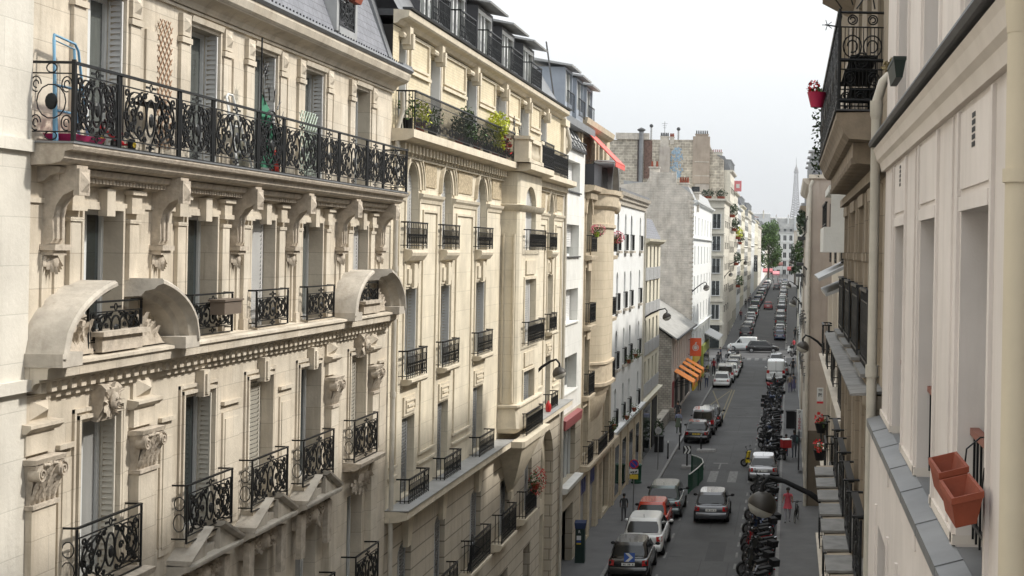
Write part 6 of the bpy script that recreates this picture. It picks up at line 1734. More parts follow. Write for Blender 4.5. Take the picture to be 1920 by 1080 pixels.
# red awnings at the far cafes
for (x0, x1, y, z, mm, lb) in ((-10, -5.6, 470, 7.4, mat('pink_canvas', (.42, .13, .14), .7), 'long pinkish-red cafe awning under the big tree'), (-5.4, -3.2, 455, 6.8, mat('pink_canvas2', (.5, .2, .22), .7), 'small slanted pink awning right of the big tree trunk'), (-.8, 2.2, 465, 8.2, M_REDD, 'dark red cafe awning on the right at the street end'), (-7, -2.5, 520, 9.2, mat('brown_red', (.14, .05, .04), .7), 'red shop front strip at the very end of the street')):
    th_ = thing('cafe_awning', lb, 'awning', ((x0+x1)/2, y, z)); g = MB()
    g.hexa([(x0, y, z-.9), (x1, y, z-.9), (x1, y+2.5, z), (x0, y+2.5, z), (x0, y, z-.8), (x1, y, z-.8), (x1, y+2.5, z+.1), (x0, y+2.5, z+.1)]); g.build('canopy', mm, th_)
    g = MB(); g.box(x0, x1, y-.05, y-.01, z-1.25, z-.85); g.build('valance', mm, th_)
    g = MB()
    for x in (x0+.1, x1-.1): g.tube([(x, y+.1, z-.9), (x, y+.1, zg(y))], .05, 5)
    g.build('post', M_BLKP, th_)
# vertical hotel sign on the far left row
a = thing('vertical_sign', 'black vertical sign with white letters on the far left row', 'sign', (-8.3, 345, 9.5))
g = MB(); g.box(-8.75, -7.85, 345, 345.2, 8.2, 12.2); g.build('panel', M_INK, a)
for i, ch in enumerate('HOTEL'): sgn(ch, .8, (-8.3, 344.97, 11.8-.78*i), FACE, M_WHITE, a)
# Eiffel tower far away
M_TOWER = mat('tower_iron', (.16, .13, .11), .7, .1, var=.05, vscale=.02)
YT = 4900.0; XT = 17.0
t = thing('lattice_tower', 'tall tapering iron lattice tower rising pale through the haze at the end of the street', 'tower', (XT, YT, 12))
prof = [(0, 62), (57, 33), (115, 18.5), (160, 12.5), (200, 9.2), (240, 7.0), (272, 5.6)]
def tw(h):
    for (a, wa), (b, wb) in zip(prof[:-1], prof[1:]):
        if a <= h <= b: return wa+(wb-wa)*(h-a)/(b-a)
    return prof[-1][1]
g = MB(); hs = [57*i/4 for i in range(5)]+[57+i*58/5 for i in range(1, 6)]+[115+i*157/19 for i in range(1, 20)]
for sx in (-1, 1):
    for sy in (-1, 1):
        for k, (a, b) in enumerate(zip(hs[:-1], hs[1:])):
            wa, wb = tw(a), tw(b)
            P0, P1 = (XT+sx*wa, YT+sy*wa, 12+a), (XT+sx*wb, YT+sy*wb, 12+b)
            rr = 2.2 if a < 115 else 1.5 
            g.tube([P0, P1], rr*(1.6 if a < 57 else 1), 4)
            ia, ib = wa*.62, wb*.62
            if a < 57: g.tube([(XT+sx*ia, YT+sy*ia, 12+a), (XT+sx*ib, YT+sy*ib, 12+b)], rr*1.6, 4)
for k, (a, b) in enumerate(zip(hs[:-1], hs[1:])):
    if a < 57: continue
    wa, wb = tw(a), tw(b)
    for (c0, c1) in (((-1, -1), (1, -1)), ((1, -1), (1, 1)), ((1, 1), (-1, 1)), ((-1, 1), (-1, -1))):
        A = lambda c, w, h: (XT+c[0]*w, YT+c[1]*w, 12+h)
        g.tube([A(c0, wa, a), A(c1, wb, b)], .7, 3); g.tube([A(c1, wa, a), A(c0, wb, b)], .7, 3); g.tube([A(c0, wa, a), A(c1, wa, a)], .6, 3)
g.build('lattice_shaft', M_TOWER, t)
g = MB()
g.box(XT-37, XT+37, YT-37, YT+37, 12+55, 12+61); g.build('first_platform', M_TOWER, t)
g = MB(); g.box(XT-21, XT+21, YT-21, YT+21, 12+113, 12+119); g.build('second_platform', M_TOWER, t)
g = MB(); g.lathe((XT, YT, 12+272), [(5.8, 0), (8.6, 4), (8.8, 8), (6.5, 9), (7.2, 14), (4.5, 19), (2.6, 24), (1.6, 30)], 12, cap=True); g.build('top_cabin', M_TOWER, t)
g = MB(); g.tube([(XT, YT, 12+300), (XT, YT, 12+328)], [1.2, .6], 5); g.build('antenna', M_TOWER, t)
# haze
m = MB(); m.box(-700, 700, -40, 6200, -1.2, 380)
hz = m.build('haze', [], None); hz['kind'] = 'stuff'
hm = bpy.data.materials.new('haze_air'); hm.use_nodes = True; ht = hm.node_tree; ht.nodes.clear()
ho = ht.nodes.new('ShaderNodeOutputMaterial'); hv = ht.nodes.new('ShaderNodeVolumePrincipled')
hv.inputs['Color'].default_value = (.93, .95, 1, 1); hv.inputs['Density'].default_value = 1.45e-4; hv.inputs['Anisotropy'].default_value = .8
ht.links.new(hv.outputs[0], ho.inputs['Volume']); hz.data.materials.append(hm)
# ================================================================= VEHICLES
CAR = {  # L, W, H, belt, rear glass base y, rear roof y, front roof y, windscreen base y, hood z
    'hatch': (3.85, 1.66, 1.45, .92, -1.78, -1.38, .30, 1.02, .80),
    'small': (3.60, 1.60, 1.46, .92, -1.68, -1.35, .30, .98, .82),
    'cross': (4.25, 1.80, 1.58, .98, -2.0, -1.52, .35, 1.12, .90),
    'mpv': (4.35, 1.78, 1.57, .96, -2.02, -1.66, .55, 1.32, .90),
    'suv': (4.35, 1.82, 1.72, 1.04, -2.05, -1.70, .45, 1.12, .98),
    'kangoo': (4.10, 1.72, 1.83, 1.02, -1.98, -1.88, .42, 1.12, .95),
    'van': (4.95, 1.95, 2.15, 1.15, -2.42, -2.34, 1.0, 1.75, 1.05),
}
def car_body(kind, m):
    L_, W_, H_, B_, rg, rr, fr, fg, hz_ = CAR[kind]
    y0, y1 = -L_/2, L_/2; w = W_/2
    st = [(y0, .86, .34, B_-.16), (y0+.05, .95, .24, B_-.05), (y0+.22, .99, .2, B_-.005), (y0+.8, 1.0, .2, B_), (0, 1.0, .2, B_), (fg-.05, .99, .2, B_-.02), (y1-.75, .97, .2, hz_), (y1-.3, .92, .2, hz_-.06), (y1-.08, .84, .24, hz_-.18), (y1, .72, .32, hz_-.32)]
    rows = []
    for (y, k, zb, zt) in st:
        ww = w*k
        half = [(ww*.84, zb), (ww*.98, zb+.12), (ww, zb+.28), (ww*.995, (zb+zt)/2+.12), (ww*.97, zt-.06), (ww*.90, zt)]
        rows.append([(x, y, z) for x, z in half]+[(-x, y, z) for x, z in half[::-1]])
    m.grid(rows, True, True)
    # cabin
    box = kind in ('van', 'kangoo')
    tw_ = .90 if box else .76
    def ring(t):   # from belt to roof
        yb, yt = rg+(rr-rg)*t, fg+(fr-fg)*t
        ww = w*(.91+(tw_-.91)*t**1.2); z = B_-.02+(H_-B_)*t
        c = .08 if t < 1 else .12
        return [(-ww, yb+c, z), (-ww*.86, yb, z), (ww*.86, yb, z), (ww, yb+c, z), (ww, yt-c*2, z), (ww*.82, yt, z), (-ww*.82, yt, z), (-ww, yt-c*2, z)]
    rs = [ring(0), ring(.5), ring(.86), ring(.96)]
    last = [(x*.94, y*.985, H_-.0) for x, y, z in ring(1.0)]
    rs.append(last); m.grid(rs, True)
    m.poly([(x, y, z) for x, y, z in last])
    return L_, W_, H_, B_, rg, rr, fr, fg, tw_
def make_car(kind, paintm, label, loc, rz=0, group=None, plate=M_PLATE, chevron=False, dark_lamps=False):
    t = thing('parked_car' if kind not in ('van', 'kangoo') else 'parked_van', label, 'car' if kind not in ('van', 'kangoo') else 'van', loc, rz, group, local=True)
    m = MB(); L_, W_, H_, B_, rg, rr, fr, fg, tw_ = car_body(kind, m); w = W_/2
    body = m.build('body', paintm, t)
    sb_ = body.modifiers.new('s', 'SUBSURF'); sb_.levels = 2; bpy.context.view_layer.update()
    nm_ = bpy.data.meshes.new_from_object(body.evaluated_get(bpy.context.evaluated_depsgraph_get())); body.modifiers.clear(); body.data = nm_
    nm_.polygons.foreach_set('use_smooth', [True]*len(nm_.polygons)); nm_.set_sharp_from_angle(angle=radians(40))
    dz = H_-B_
    # rear window
    u0, u1 = (.10, .80)
    def onrear(x, t, o=.012): return (x, rg+(rr-rg)*t-o, B_-.02+dz*t)
    def wr(t): return w*(.91+(tw_-.91)*t**1.2)
    if kind != 'van':
        g = MB(); rows = []
        for t_ in (.12, .3, .6, .82):
            k = .80 if t_ in (.12, .82) else .86
            rows.append([onrear(x*wr(t_)*k, t_) for x in (-1, -.6, 0, .6, 1)])
        g.grid(rows); g.build('rear_window', M_CARGL, t)
        g = MB(); g.tube([onrear(0, .12, .03), onrear(w*.45, .16, .03)], .008, 4); g.build('wiper', M_BLKP, t)
    g = MB(); rows = []
    for t_ in (.08, .85):
        rows.append([(x*wr(t_)*.84, fg+(fr-fg)*t_+.015, B_-.02+dz*t_) for x in (-1, 0, 1)])
    g.grid(rows); g.build('windscreen', M_CARGL, t)
    for sg in (-1, 1):
        g = MB()
        def ons(y, t_): return (sg*(w*(.91+(tw_-.91)*t_**1.2)+.008), y, B_-.02+dz*t_)
        ya = rg+.38 if kind not in ('van', 'kangoo') else .15
        yb = fg-.42; yt0 = rr+.22 if kind not in ('van', 'kangoo') else .18; yt1 = fr-.12
        mid = (ya+yb)/2-.1
        g.poly([ons(ya, .1), ons(mid-.04, .1), ons(mid-.04, .82), ons(yt0+.1, .82)])
        g.poly([ons(mid+.04, .1), ons(yb+.2, .1), ons(yt1, .82), ons(mid+.04, .82)])
        g.build('side_window', M_CARGL, t)
        g = MB(); zc = B_-.22 if kind not in ('van', 'kangoo') else B_-.1
        x0, x1 = sg*w*.66, sg*w*.93
        hgt = .2 if kind not in ('van', 'kangoo') else .32
        y_ = -L_/2
        g.hexa([(x0, y_+.0, zc-hgt/2), (x1, y_+.1, zc-hgt/2), (x1, y_+.3, zc-hgt/2), (x0, y_+.3, zc-hgt/2), (x0*.98, y_+.04, zc+hgt/2), (x1*.99, y_+.14, zc+hgt/2), (x1*.99, y_+.3, zc+hgt/2), (x0*.98, y_+.3, zc+hgt/2)])
        g.xf(Matrix.Translation((sg*.015, -.045, .03))); g.build('tail_lamp', M_TAIL, t)
        g = MB(); g.ball((sg*w*.66, L_/2-.16, .62), .13, 8, 6, (1.1, .8, .7)); g.build('headlamp', M_CHROME, t, smooth=60)
        g = MB(); g.ball((sg*(w+.1), fg-.3, B_+.06), .1, 8, 6, (1, .55, .7)); g.tube([(sg*w*.9, fg-.3, B_+.02), (sg*(w+.06), fg-.3, B_+.04)], .02, 5); g.build('door_mirror', M_BLKP if not paintm.name.startswith('paint_white') else paintm, t, smooth=60)
        # arches and wheels
        for yw in (-L_/2+.72, L_/2-.78):
            R_ = .30 if kind not in ('van', 'suv') else .34
            g = MB(); g.lathe((sg*(w-.2), yw, R_), [(R_-.1, .21*sg), (R_-.02, .225*sg), (R_, .19*sg), (R_, .0), (R_-.08, -.01)], 18, 'x')
            wh = g.build('wheel', M_RUB, t, smooth=50)
            g = MB(); g.lathe((sg*(w-.2), yw, R_), [(.001, .215*sg), (.06, .22*sg), (R_-.11, .208*sg), (R_-.09, .2*sg)], 12, 'x'); g.build('rim', M_RIM, wh, smooth=50)
            g = MB(); k = 12; cx = sg*(w*1.0+.003)
            for i in range(k):
                a0, a1 = pi*i/k, pi*(i+1)/k
                for (r0, r1) in ((R_-.01, R_+.06),):
                    g.poly([(cx, yw+r0*cos(a0), R_+r0*sin(a0)), (cx, yw+r1*cos(a0), R_+r1*sin(a0)), (cx, yw+r1*cos(a1), R_+r1*sin(a1)), (cx, yw+r0*cos(a1), R_+r0*sin(a1))])
            g.build('wheel_arch', M_BLKP, t)
        g = MB(); g.tube([(sg*w*.985, rg+.9, B_-.17), (sg*w*.985, rg+1.08, B_-.17)], .014, 5); g.build('door_handle', M_CHROME, t)
    y_ = -L_/2
    g = MB(); g.hexa([(-.26, y_-.022, .62), (.26, y_-.022, .62), (.26, y_+.03, .62), (-.26, y_+.03, .62), (-.26, y_+.0, .73), (.26, y_+.0, .73), (.26, y_+.04, .73), (-.26, y_+.04, .73)])
    pl = g.build('number_plate', plate, t)
    g = MB(); rp_ = random.Random(len(label))
    for i in range(7):
        if i in (2, 5): continue
        x = -.2+i*.062; z = .64; yy = y_-.0235
        g.poly([(x, yy, z), (x+.035, yy, z), (x+.035, yy+.014, z+.065), (x, yy+.014, z+.065)])
    g.build('plate_characters', M_INK, pl)
    g = MB(); rows = []
    for (z, o) in ((.26, .0), (.34, -.05), (.50, -.06), (.56, -.01)):
        rows.append([(-w*.93, y_+.35, z), (-w*.88, y_+.02+o, z), (0, y_-.04+o, z), (w*.88, y_+.02+o, z), (w*.93, y_+.35, z)])
    g.grid(rows); g.build('rear_bumper', paintm if kind not in ('kangoo',) else M_BLKP, t, smooth=50)
    if kind != 'van': g = MB(); g.tube([(0, rr+.12, H_), (0, rr-.02, H_+.16)], .008, 4); g.build('aerial', M_BLKP, t)
    if kind == 'van' or kind == 'kangoo':
        g = MB(); g.box(-.012, .012, y_-.005+.03, y_+.06, .5, H_-.2); g.box(-w*.62, -w*.28, y_+.03, y_+.08, .55, .62); g.box(.08, .14, y_-.02, y_+.05, B_-.14, B_-.02); g.box(-w*.8, w*.8, y_+.04, y_+.09, B_+.03, B_+.045); g.build('door_seams', M_BLKP, t)
        g = MB(); g.box(-.08, .08, rr-.04, rr+.02, H_-.1, H_-.06); g.build('brake_lamp', M_TAIL, t)
    if chevron:
        g = MB(); q = lambda x, z: (x, -L_/2-.03+(z-.78)*.12, z)
        g.poly([q(-.16, .78), q(.26, .78), q(.26, 1.13), q(-.16, 1.13)]); p1 = g.build('chevron_panel', mat('sign_blue', (.03, .09, .35), .4), t)
        g = MB(); q = lambda x, z: (x, -L_/2-.036+(z-.78)*.12, z)
        g.poly([q(-.12, .79), q(.02, .79), q(.2, .955), q(.06, .955)]); g.poly([q(.06, .955), q(.2, .955), q(.02, 1.12), q(-.12, 1.12)]); g.build('chevron', M_WHITE, p1)
    return t
P_ = {}
def pt(n, c, met=.0): return paint('paint_'+n, c, .25, met)
P_BLK = pt('black', (.012, .012, .013)); P_GRY = pt('grey', (.09, .092, .1), .4); P_SIL = pt('silver', (.30, .30, .31), .5); P_WHT = pt('white', (.66, .67, .66)); P_RED = pt('red', (.26, .012, .015))
P_TEAL = pt('greygreen', (.10, .125, .125), .4); P_BLU = pt('blue', (.03, .045, .09), .3); P_GRN = pt('green', (.015, .07, .04)); P_ORG = pt('orangered', (.42, .035, .015)); P_CHM = pt('champagne', (.34, .33, .30), .5)
lx = -6.14
def carG(kind, pm, lb, x, srear, **k): 
    L_ = CAR[kind][0]; return make_car(kind, pm, lb, (x, srear+L_/2, zg(srear)), **k)
NEAR = 'cars parked along the left kerb'
carG('hatch', P_BLK, 'black hatchback with a blue and white chevron panel, nearest parked car on the left', -6.2, 56.1, group=NEAR, chevron=True)
carG('cross', P_WHT, 'white crossover parked between the black hatchback and the red car', -6.1, 60.5, group=NEAR)
carG('small', P_ORG, 'red small car with a dark rear window parked ahead of the white crossover', -6.2, 65.2, group=NEAR)
carG('mpv', P_TEAL, 'grey-green estate car with a pale roof parked beside the green railing', -6.0, 69.1, group=NEAR)
carG('hatch', P_BLK, 'black hatchback with a yellow number plate parked beyond the traffic island', -6.15, 96.2, group=NEAR, plate=M_PLATY)
carG('kangoo', P_SIL, 'silver small van parked just ahead of the yellow-plated black hatchback', -6.0, 100.6, group=NEAR)
carG('hatch', P_BLK, 'dark car mostly hidden ahead of the silver small van', -5.75, 105.4, group=NEAR)
carG('hatch', P_WHT, 'white hatchback parked just beyond the yellow delivery bay', -6.35, 135.6, group=NEAR)
carG('kangoo', P_WHT, 'tall white van parked ahead of the white hatchback on the left', -6.2, 140.4, group=NEAR)
carG('hatch', P_WHT, 'white car parked between the tall white van and the zebra crossing', -5.95, 146.4, group=NEAR)
carG('hatch', P_SIL, 'silver car parked second from the zebra crossing on the left', -5.95, 152, group=NEAR)
carG('hatch', P_CHM, 'pale car parked nearest the zebra crossing on the left', -5.95, 158.5, group=NEAR)
t = carG('hatch', P_GRY, 'dark grey hatchback driving away down the middle of the street', -3.58, 68.1)
t.name = 'moving_car'
carG('hatch', P_SIL, 'silver hatchback with a pale roof parked behind the motorcycles on the right', -1.32, 80.6)
carG('van', P_WHT, 'large white panel van parked on the right before the crossing', -1.2, 142.3)
carG('hatch', P_GRY, 'dark car half hidden ahead of the large white panel van', -.75, 149.5)
carG('hatch', P_SIL, 'silver-grey car with red lamps nearest the crossing on the right', -1.35, 162)
# crossing traffic, side on
t = make_car('kangoo', P_WHT, 'white small van crossing the junction from right to left', (-6.0, 187.3, 0), radians(90)); t.name = 'crossing_van'
t = make_car('mpv', P_BLK, 'black people carrier crossing the junction beside the white van', (-3.3, 184.3, 0), radians(-90)); t.name = 'crossing_car'
# far rows: share prototypes
protos = {}
def far_car(kind, pm, x, s, lb, grp):
    key = (kind, pm.name)
    L_ = CAR[kind][0]; z = zg(s)
    if key not in protos:
        protos[key] = make_car(kind, pm, lb, (x, s+L_/2, z), group=grp); return protos[key]
    o = dup(protos[key], (x, s+L_/2, z), 0, lb, grp); return o
cols = [('black', P_BLK), ('dark grey', P_GRY), ('silver', P_SIL), ('white', P_WHT), ('silver', P_SIL), ('dark blue', P_BLU), ('champagne', P_CHM), ('black', P_BLK), ('green', P_GRN), ('grey', P_GRY), ('white', P_WHT)]
kinds = ['hatch', 'mpv', 'hatch', 'kangoo', 'hatch', 'suv']
kn = {'hatch': 'hatchback', 'mpv': 'people carrier', 'kangoo': 'small van', 'suv': 'tall crossover', 'small': 'small car'}
ordn = ['first', 'second', 'third', 'fourth', 'fifth', 'sixth', 'seventh', 'eighth', 'ninth', 'tenth', 'eleventh', 'twelfth', 'thirteenth', 'fourteenth', 'fifteenth', 'sixteenth', 'seventeenth', 'eighteenth', 'nineteenth', 'twentieth', 'twenty-first', 'twenty-second', 'twenty-third', 'twenty-fourth', 'twenty-fifth', 'twenty-sixth', 'twenty-seventh', 'twenty-eighth', 'twenty-ninth', 'thirtieth', 'thirty-first', 'thirty-second', 'thirty-third', 'thirty-fourth', 'thirty-fifth', 'thirty-sixth', 'thirty-seventh', 'thirty-eighth', 'thirty-ninth', 'fortieth']
rc = random.Random(21)
first = {'left': [('black', P_BLK, 'suv'), ('black', P_BLK, 'suv'), ('white', P_WHT, 'hatch'), ('silver', P_SIL, 'hatch'), ('dark grey', P_GRY, 'hatch'), ('white', P_WHT, 'mpv'), ('green', P_GRN, 'kangoo')],
         'right': [('dark blue', P_BLU, 'hatch'), ('dark grey', P_GRY, 'hatch'), ('white', P_WHT, 'hatch'), ('green', P_GRN, 'hatch'), ('silver', P_SIL, 'kangoo'), ('dark grey', P_GRY, 'hatch')]}
for side, x0 in (('left', -6.25), ('right', -1.3)):
    s = 207.0 if side == 'left' else 204.5; i = 0
    while s < 425:
        if i < len(first[side]): cn, pm, kd = first[side][i]
        else:
            cn, pm = rc.choice(cols); kd = rc.choice(kinds)
        far_car(kd, pm, x0+rc.uniform(-.08, .08), s, '%s %s, %s car beyond the crossing in the %s kerb row' % (cn, kn[kd], ordn[i], side), 'cars parked beyond the crossing')
        s += CAR[kd][0]+rc.uniform(.8, 2.4)+(5 if i in (9, 17) else 0); i += 1
t = carG('hatch', P_RED, 'red car driving away up the middle of the street beyond the crossing', -3.85, 262); t.name = 'moving_car'
t = carG('mpv', P_BLK, 'dark car driving in the distance ahead of the red car', -3.3, 372); t.name = 'moving_car'
t = carG('hatch', P_SIL, 'silver car standing in the road at the far end', -2.6, 430); t.name = 'moving_car'

# ---------------------------------------------------------------- two-wheelers
def moto(kind, pm, label, loc, rz, group):
    t = thing('scooter' if kind != 'bike' else 'motorcycle', label, 'scooter' if kind != 'bike' else 'motorcycle', loc, rz, group, local=True)
    wb = .66 if kind != 'bike' else .72; R_ = .24 if kind != 'bike' else .3; tw2 = .06
    for y in (-wb, wb):
        g = MB(); g.lathe((0, y, R_), [(R_-.1, -tw2), (R_-.02, -tw2), (R_, -tw2*.5), (R_, tw2*.5), (R_-.02, tw2), (R_-.1, tw2)], 16, 'x'); wh = g.build('wheel', M_RUB, t, smooth=50)
        g = MB(); g.lathe((0, y, R_), [(.02, -tw2*.6), (R_-.1, -tw2*.4), (R_-.1, tw2*.4), (.02, tw2*.6)], 10, 'x', True); g.build('rim', M_RIM, wh)
    if kind == 'bike':
        g = MB()
        rows = []
        for (y, ww, zb, zt) in ((-.25, .1, .62, .78), (-.05, .16, .6, .9), (.15, .18, .62, .98), (.35, .12, .7, .95), (.42, .06, .76, .88)):
            rows.append([(ww*cos(a), y, (zb+zt)/2+(zt-zb)/2*sin(a)) for a in [2*pi*k/10 for k in range(10)]])
        g.grid(rows, True, True); g.build('fuel_tank', pm, t, smooth=60)
        g = MB(); g.box(-.14, .14, -.12, .34, .3, .6); g.tube([(-.12, .1, .4), (-.16, -.2, .3), (-.17, -.8, .4)], .045, 7); g.lathe((0, 0, .4), [(.16, -.2), (.18, -.1), (.18, .1), (.16, .2)], 10, 'x', True); g.build('engine', M_BLKP, t)
        g = MB(); g.hexa([(-.12, -.75, .78), (.12, -.75, .78), (.14, -.2, .76), (-.14, -.2, .76), (-.09, -.85, .88), (.09, -.85, .88), (.11, -.2, .84), (-.11, -.2, .84)]); g.build('seat', M_BLKP, t, smooth=60)
        g = MB(); g.hexa([(-.09, -1.0, .72), (.09, -1.0, .72), (.12, -.5, .66), (-.12, -.5, .66), (-.05, -1.02, .84), (.05, -1.02, .84), (.1, -.6, .8), (-.1, -.6, .8)]); g.build('tail_fairing', pm, t)
    else:
        g = MB(); rows = []
        for (y, ww, zb, zt) in ((-.95, .05, .6, .72), (-.85, .14, .42, .78), (-.5, .2, .3, .76), (-.15, .18, .26, .7), (.02, .14, .24, .36), (.3, .16, .24, .32), (.42, .2, .26, .55)):
            rows.append([(ww*cos(a), y, (zb+zt)/2+(zt-zb)/2*sin(a)) for a in [2*pi*k/10 for k in range(10)]])
        g.grid(rows, True, True); g.build('body', pm, t, smooth=60)
        g = MB(); g.hexa([(-.2, .4, .26), (.2, .4, .26), (.16, .52, .3), (-.16, .52, .3), (-.17, .3, .95), (.17, .3, .95), (.12, .42, .98), (-.12, .42, .98)]); g.build('leg_shield', pm, t)
        g = MB(); g.hexa([(-.15, -.82, .76), (.15, -.82, .76), (.13, -.1, .72), (-.13, -.1, .72), (-.12, -.84, .86), (.12, -.84, .86), (.1, -.1, .8), (-.1, -.1, .8)]); g.build('seat', M_BLKP, t, smooth=60)
    g = MB()
    for sg in (-1, 1): g.tube([(sg*.07, wb, R_), (sg*.07, wb-.22, .85)], .022, 5)
    g.build('fork', M_FORK, t)
    g = MB(); hz_ = 1.03; g.tube([(-.36, .3, hz_), (-.15, .42, hz_-.02), (.15, .42, hz_-.02), (.36, .3, hz_)], .018, 6); g.build('handlebar', M_BLKP, t)
    for sg in (-1, 1):
        g = MB(); g.tube([(sg*.25, .38, hz_), (sg*.33, .42, hz_+.2)], .008, 4); g.ball((sg*.35, .42, hz_+.23), .07, 8, 5, (1.1, .3, .7)); g.build('mirror', M_BLKP, t)
    g = MB(); g.ball((0, .5, .9), .1, 8, 6, (1, .7, 1)); g.build('headlamp', M_FORK, t, smooth=60)
    if kind == 'screen': g = MB(); g.grid([[(-.25, .42, .98), (0, .5, .98), (.25, .42, .98)], [(-.2, .3, 1.4), (0, .38, 1.42), (.2, .3, 1.4)]]); g.build('windshield', M_CARGL, t)
    if kind in ('box', 'screen'): g = MB(); g.hexa([(-.2, -1.15, .84), (.2, -1.15, .84), (.2, -.78, .84), (-.2, -.78, .84), (-.22, -1.16, 1.12), (.22, -1.16, 1.12), (.22, -.76, 1.12), (-.22, -.76, 1.12)]); g.build('top_box', M_BLKP if pm != P_SIL else pm, t)
    g = MB(); g.box(-.05, .05, -1.02, -.98, .66, .72); g.build('tail_lamp', M_TAIL, t)
    g = MB(); g.tube([(.02, -.1, .25), (-.18, -.05, 0)], .012, 4); g.build('side_stand', M_BLKP, t)
    return t
mp = {}
def place_moto(kind, pn, pm, x, s, rz, lb, grp):
    k = (kind, pn); lean = .10
    if k not in mp: mp[k] = moto(kind, pm, lb, (x, s, .0), rz, grp); o = mp[k]
    else: o = dup(mp[k], (x, s, 0), rz, lb, grp)
    o.rotation_euler = (0, lean, rz)
    o.scale = (.9, .8, .95)
    if abs(rz) > .1: o.rotation_euler = (Matrix.Rotation(rz, 3, 'Z') @ Matrix.Rotation(lean*-1, 3, 'Y')).to_euler()
    return o
rm = random.Random(33)
MG = 'motorcycles and scooters parked side by side along the right kerb'
k1 = 0
P_DG = pt('darkgrey', (.035, .035, .038), .3)
pal = [('black', P_BLK), ('black', P_BLK), ('dark grey', P_DG), ('black', P_BLK), ('grey', P_GRY), ('black', P_BLK), ('dark blue', P_BLU)]
s = 54.5
i = 0
kk = {'bike': 'motorcycle', 'scoot': 'scooter', 'box': 'scooter with top box', 'screen': 'scooter with windshield'}
while s < 78.6:
    pn, pm = rm.choice(pal); kd = rm.choice(['bike', 'scoot', 'bike', 'box', 'screen'])
    if i in (7, 13): pn, pm, kd = 'red', P_RED, 'scoot'
    place_moto(kd, pn, pm, -1.22+rm.uniform(-.12, .12), s, radians(90+rm.uniform(22, 52)), '%s %s, %s of the motorcycle row nearest the camera' % (pn, kk[kd], ordn[i]), MG)
    s += rm.uniform(.95, 1.3); i += 1
s = 90.0; i = 0
while s < 139:
    pn, pm = rm.choice(pal); kd = rm.choice(['bike', 'scoot', 'bike', 'box', 'screen'])
    if 136 > s > 134.9: pn, pm, kd = 'red', P_RED, 'scoot'
    if i < len(ordn):
        place_moto(kd, pn, pm, -1.2+rm.uniform(-.15, .15), s, radians(90+rm.uniform(15, 50)) if rm.random() < .7 else radians(-90+rm.uniform(-15, 15)), '%s %s, %s in the motorcycle row beyond the silver hatchback' % (pn, kk[kd], ordn[i]), MG)
    s += rm.uniform(1.2, 2.0); i += 1
# delivery scooter with red box
t = moto('scoot', P_BLK, 'delivery scooter with a big red white-topped box beside the silver hatchback', (-.35, 89.2, .12), radians(20), None)
g = MB(); g.box(-.28, .28, -1.2, -.66, .84, 1.34); bx = g.build('delivery_box', mat('red_box', (.30, .012, .015), .5), t)
g = MB(); g.box(-.285, .285, -1.205, -.655, 1.34, 1.38); g.build('lid', M_WHITE, bx)
t = moto('scoot', mat('yellow_panel', (.55, .42, .03), .4), 'scooter with yellow panels half hidden behind the silver hatchback', (-1.95, 86.3, 0), radians(70), None)
t = moto('box', P_WHT, 'white and red scooter standing at the right corner of the crossing', (.2, 183.0, 0), radians(15), None)
for k, (x, s) in enumerate(((-7.0, 172.5), (-6.8, 176.5), (1.0, 177.5), (1.3, 186.0))):
    place_moto('scoot' if k % 2 else 'bike', 'white' if k == 0 else 'dark grey', P_WHT if k == 0 else P_GRY, x, s, radians(60+k*30), ['white motorcycle ridden by the helmeted rider at the left of the crossing', 'grey scooter waiting just past the helmeted rider at the crossing', 'grey motorcycle parked at the near right corner of the crossing', 'grey scooter parked at the far right corner of the crossing'][k], None)
bicycle('bicycle', 'dark bicycle being pushed along the right pavement by the woman in pink', (.55, 68.6, .12), radians(172))
# ================================================================= STREET FURNITURE
M_LAMP = mat('lamp_hood', (.045, .04, .034), .5, .2, var=.2, vscale=4)
M_LGL = mat('lamp_glass', (.45, .44, .40), .15, 0, spec=.7, var=.2, vscale=6)
def wall_lamp(lb, wall, head, r=.27, sgn_=1, group='bracketed street lamps'):
    """wall: attachment point, head: centre of the lamp bowl"""
    t = thing('street_lamp', lb, 'street lamp', wall, group=group)
    W_, H_ = Vector(wall), Vector(head); d = H_-W_; d.z = 0
    top = H_+Vector((0, 0, r*.95))
    elbow = top+Vector((0, 0, .22))-d.normalized()*.12
    g = MB(); g.tube([W_, W_+(elbow-W_)*.35+Vector((0, 0, .10)), W_+(elbow-W_)*.75+Vector((0, 0, .1)), elbow+Vector((0, 0, .04)), top+Vector((0, 0, .12)), top], [.055, .05, .042, .038, .035, .05], 8); g.build('arm', M_BLKP, t, smooth=60)
    g = MB(); g.box(W_.x-.03, W_.x+.03, W_.y-.09, W_.y+.09, W_.z-.22, W_.z+.22); g.build('wall_plate', M_BLKP, t)
    tl = Matrix.Translation(H_) @ Matrix.Rotation(radians(24)*(1 if H_.x > -5 else -1), 4, 'Y') @ Matrix.Translation(-H_)
    g = MB(); g.lathe(H_, [(.03, r*1.0), (r*.35, r*.92), (r*.7, r*.7), (r*.93, r*.38), (r*1.03, .02), (r*1.03, -.04), (r*.98, -.04)], 20); g.xf(tl); g.build('hood', M_LAMP, t, smooth=60)
    g = MB(); g.lathe(H_, [(r*.97, -.03), (r*.9, -r*.4), (r*.6, -r*.72), (.01, -r*.85)], 20); g.xf(tl); g.build('bowl', M_LGL, t, smooth=60)
    return t
t = wall_lamp('big near street lamp with dark hood and clear bowl above the motorcycles', (.86, 25.5, 8.55), (-.42, 25.5, 8.62), .26)
wall_lamp('street lamp on a curved arm projecting from the yellowish building with the bay', (-8.85, 49.4, 8.75), (-7.98, 49.4, 8.8), .24)
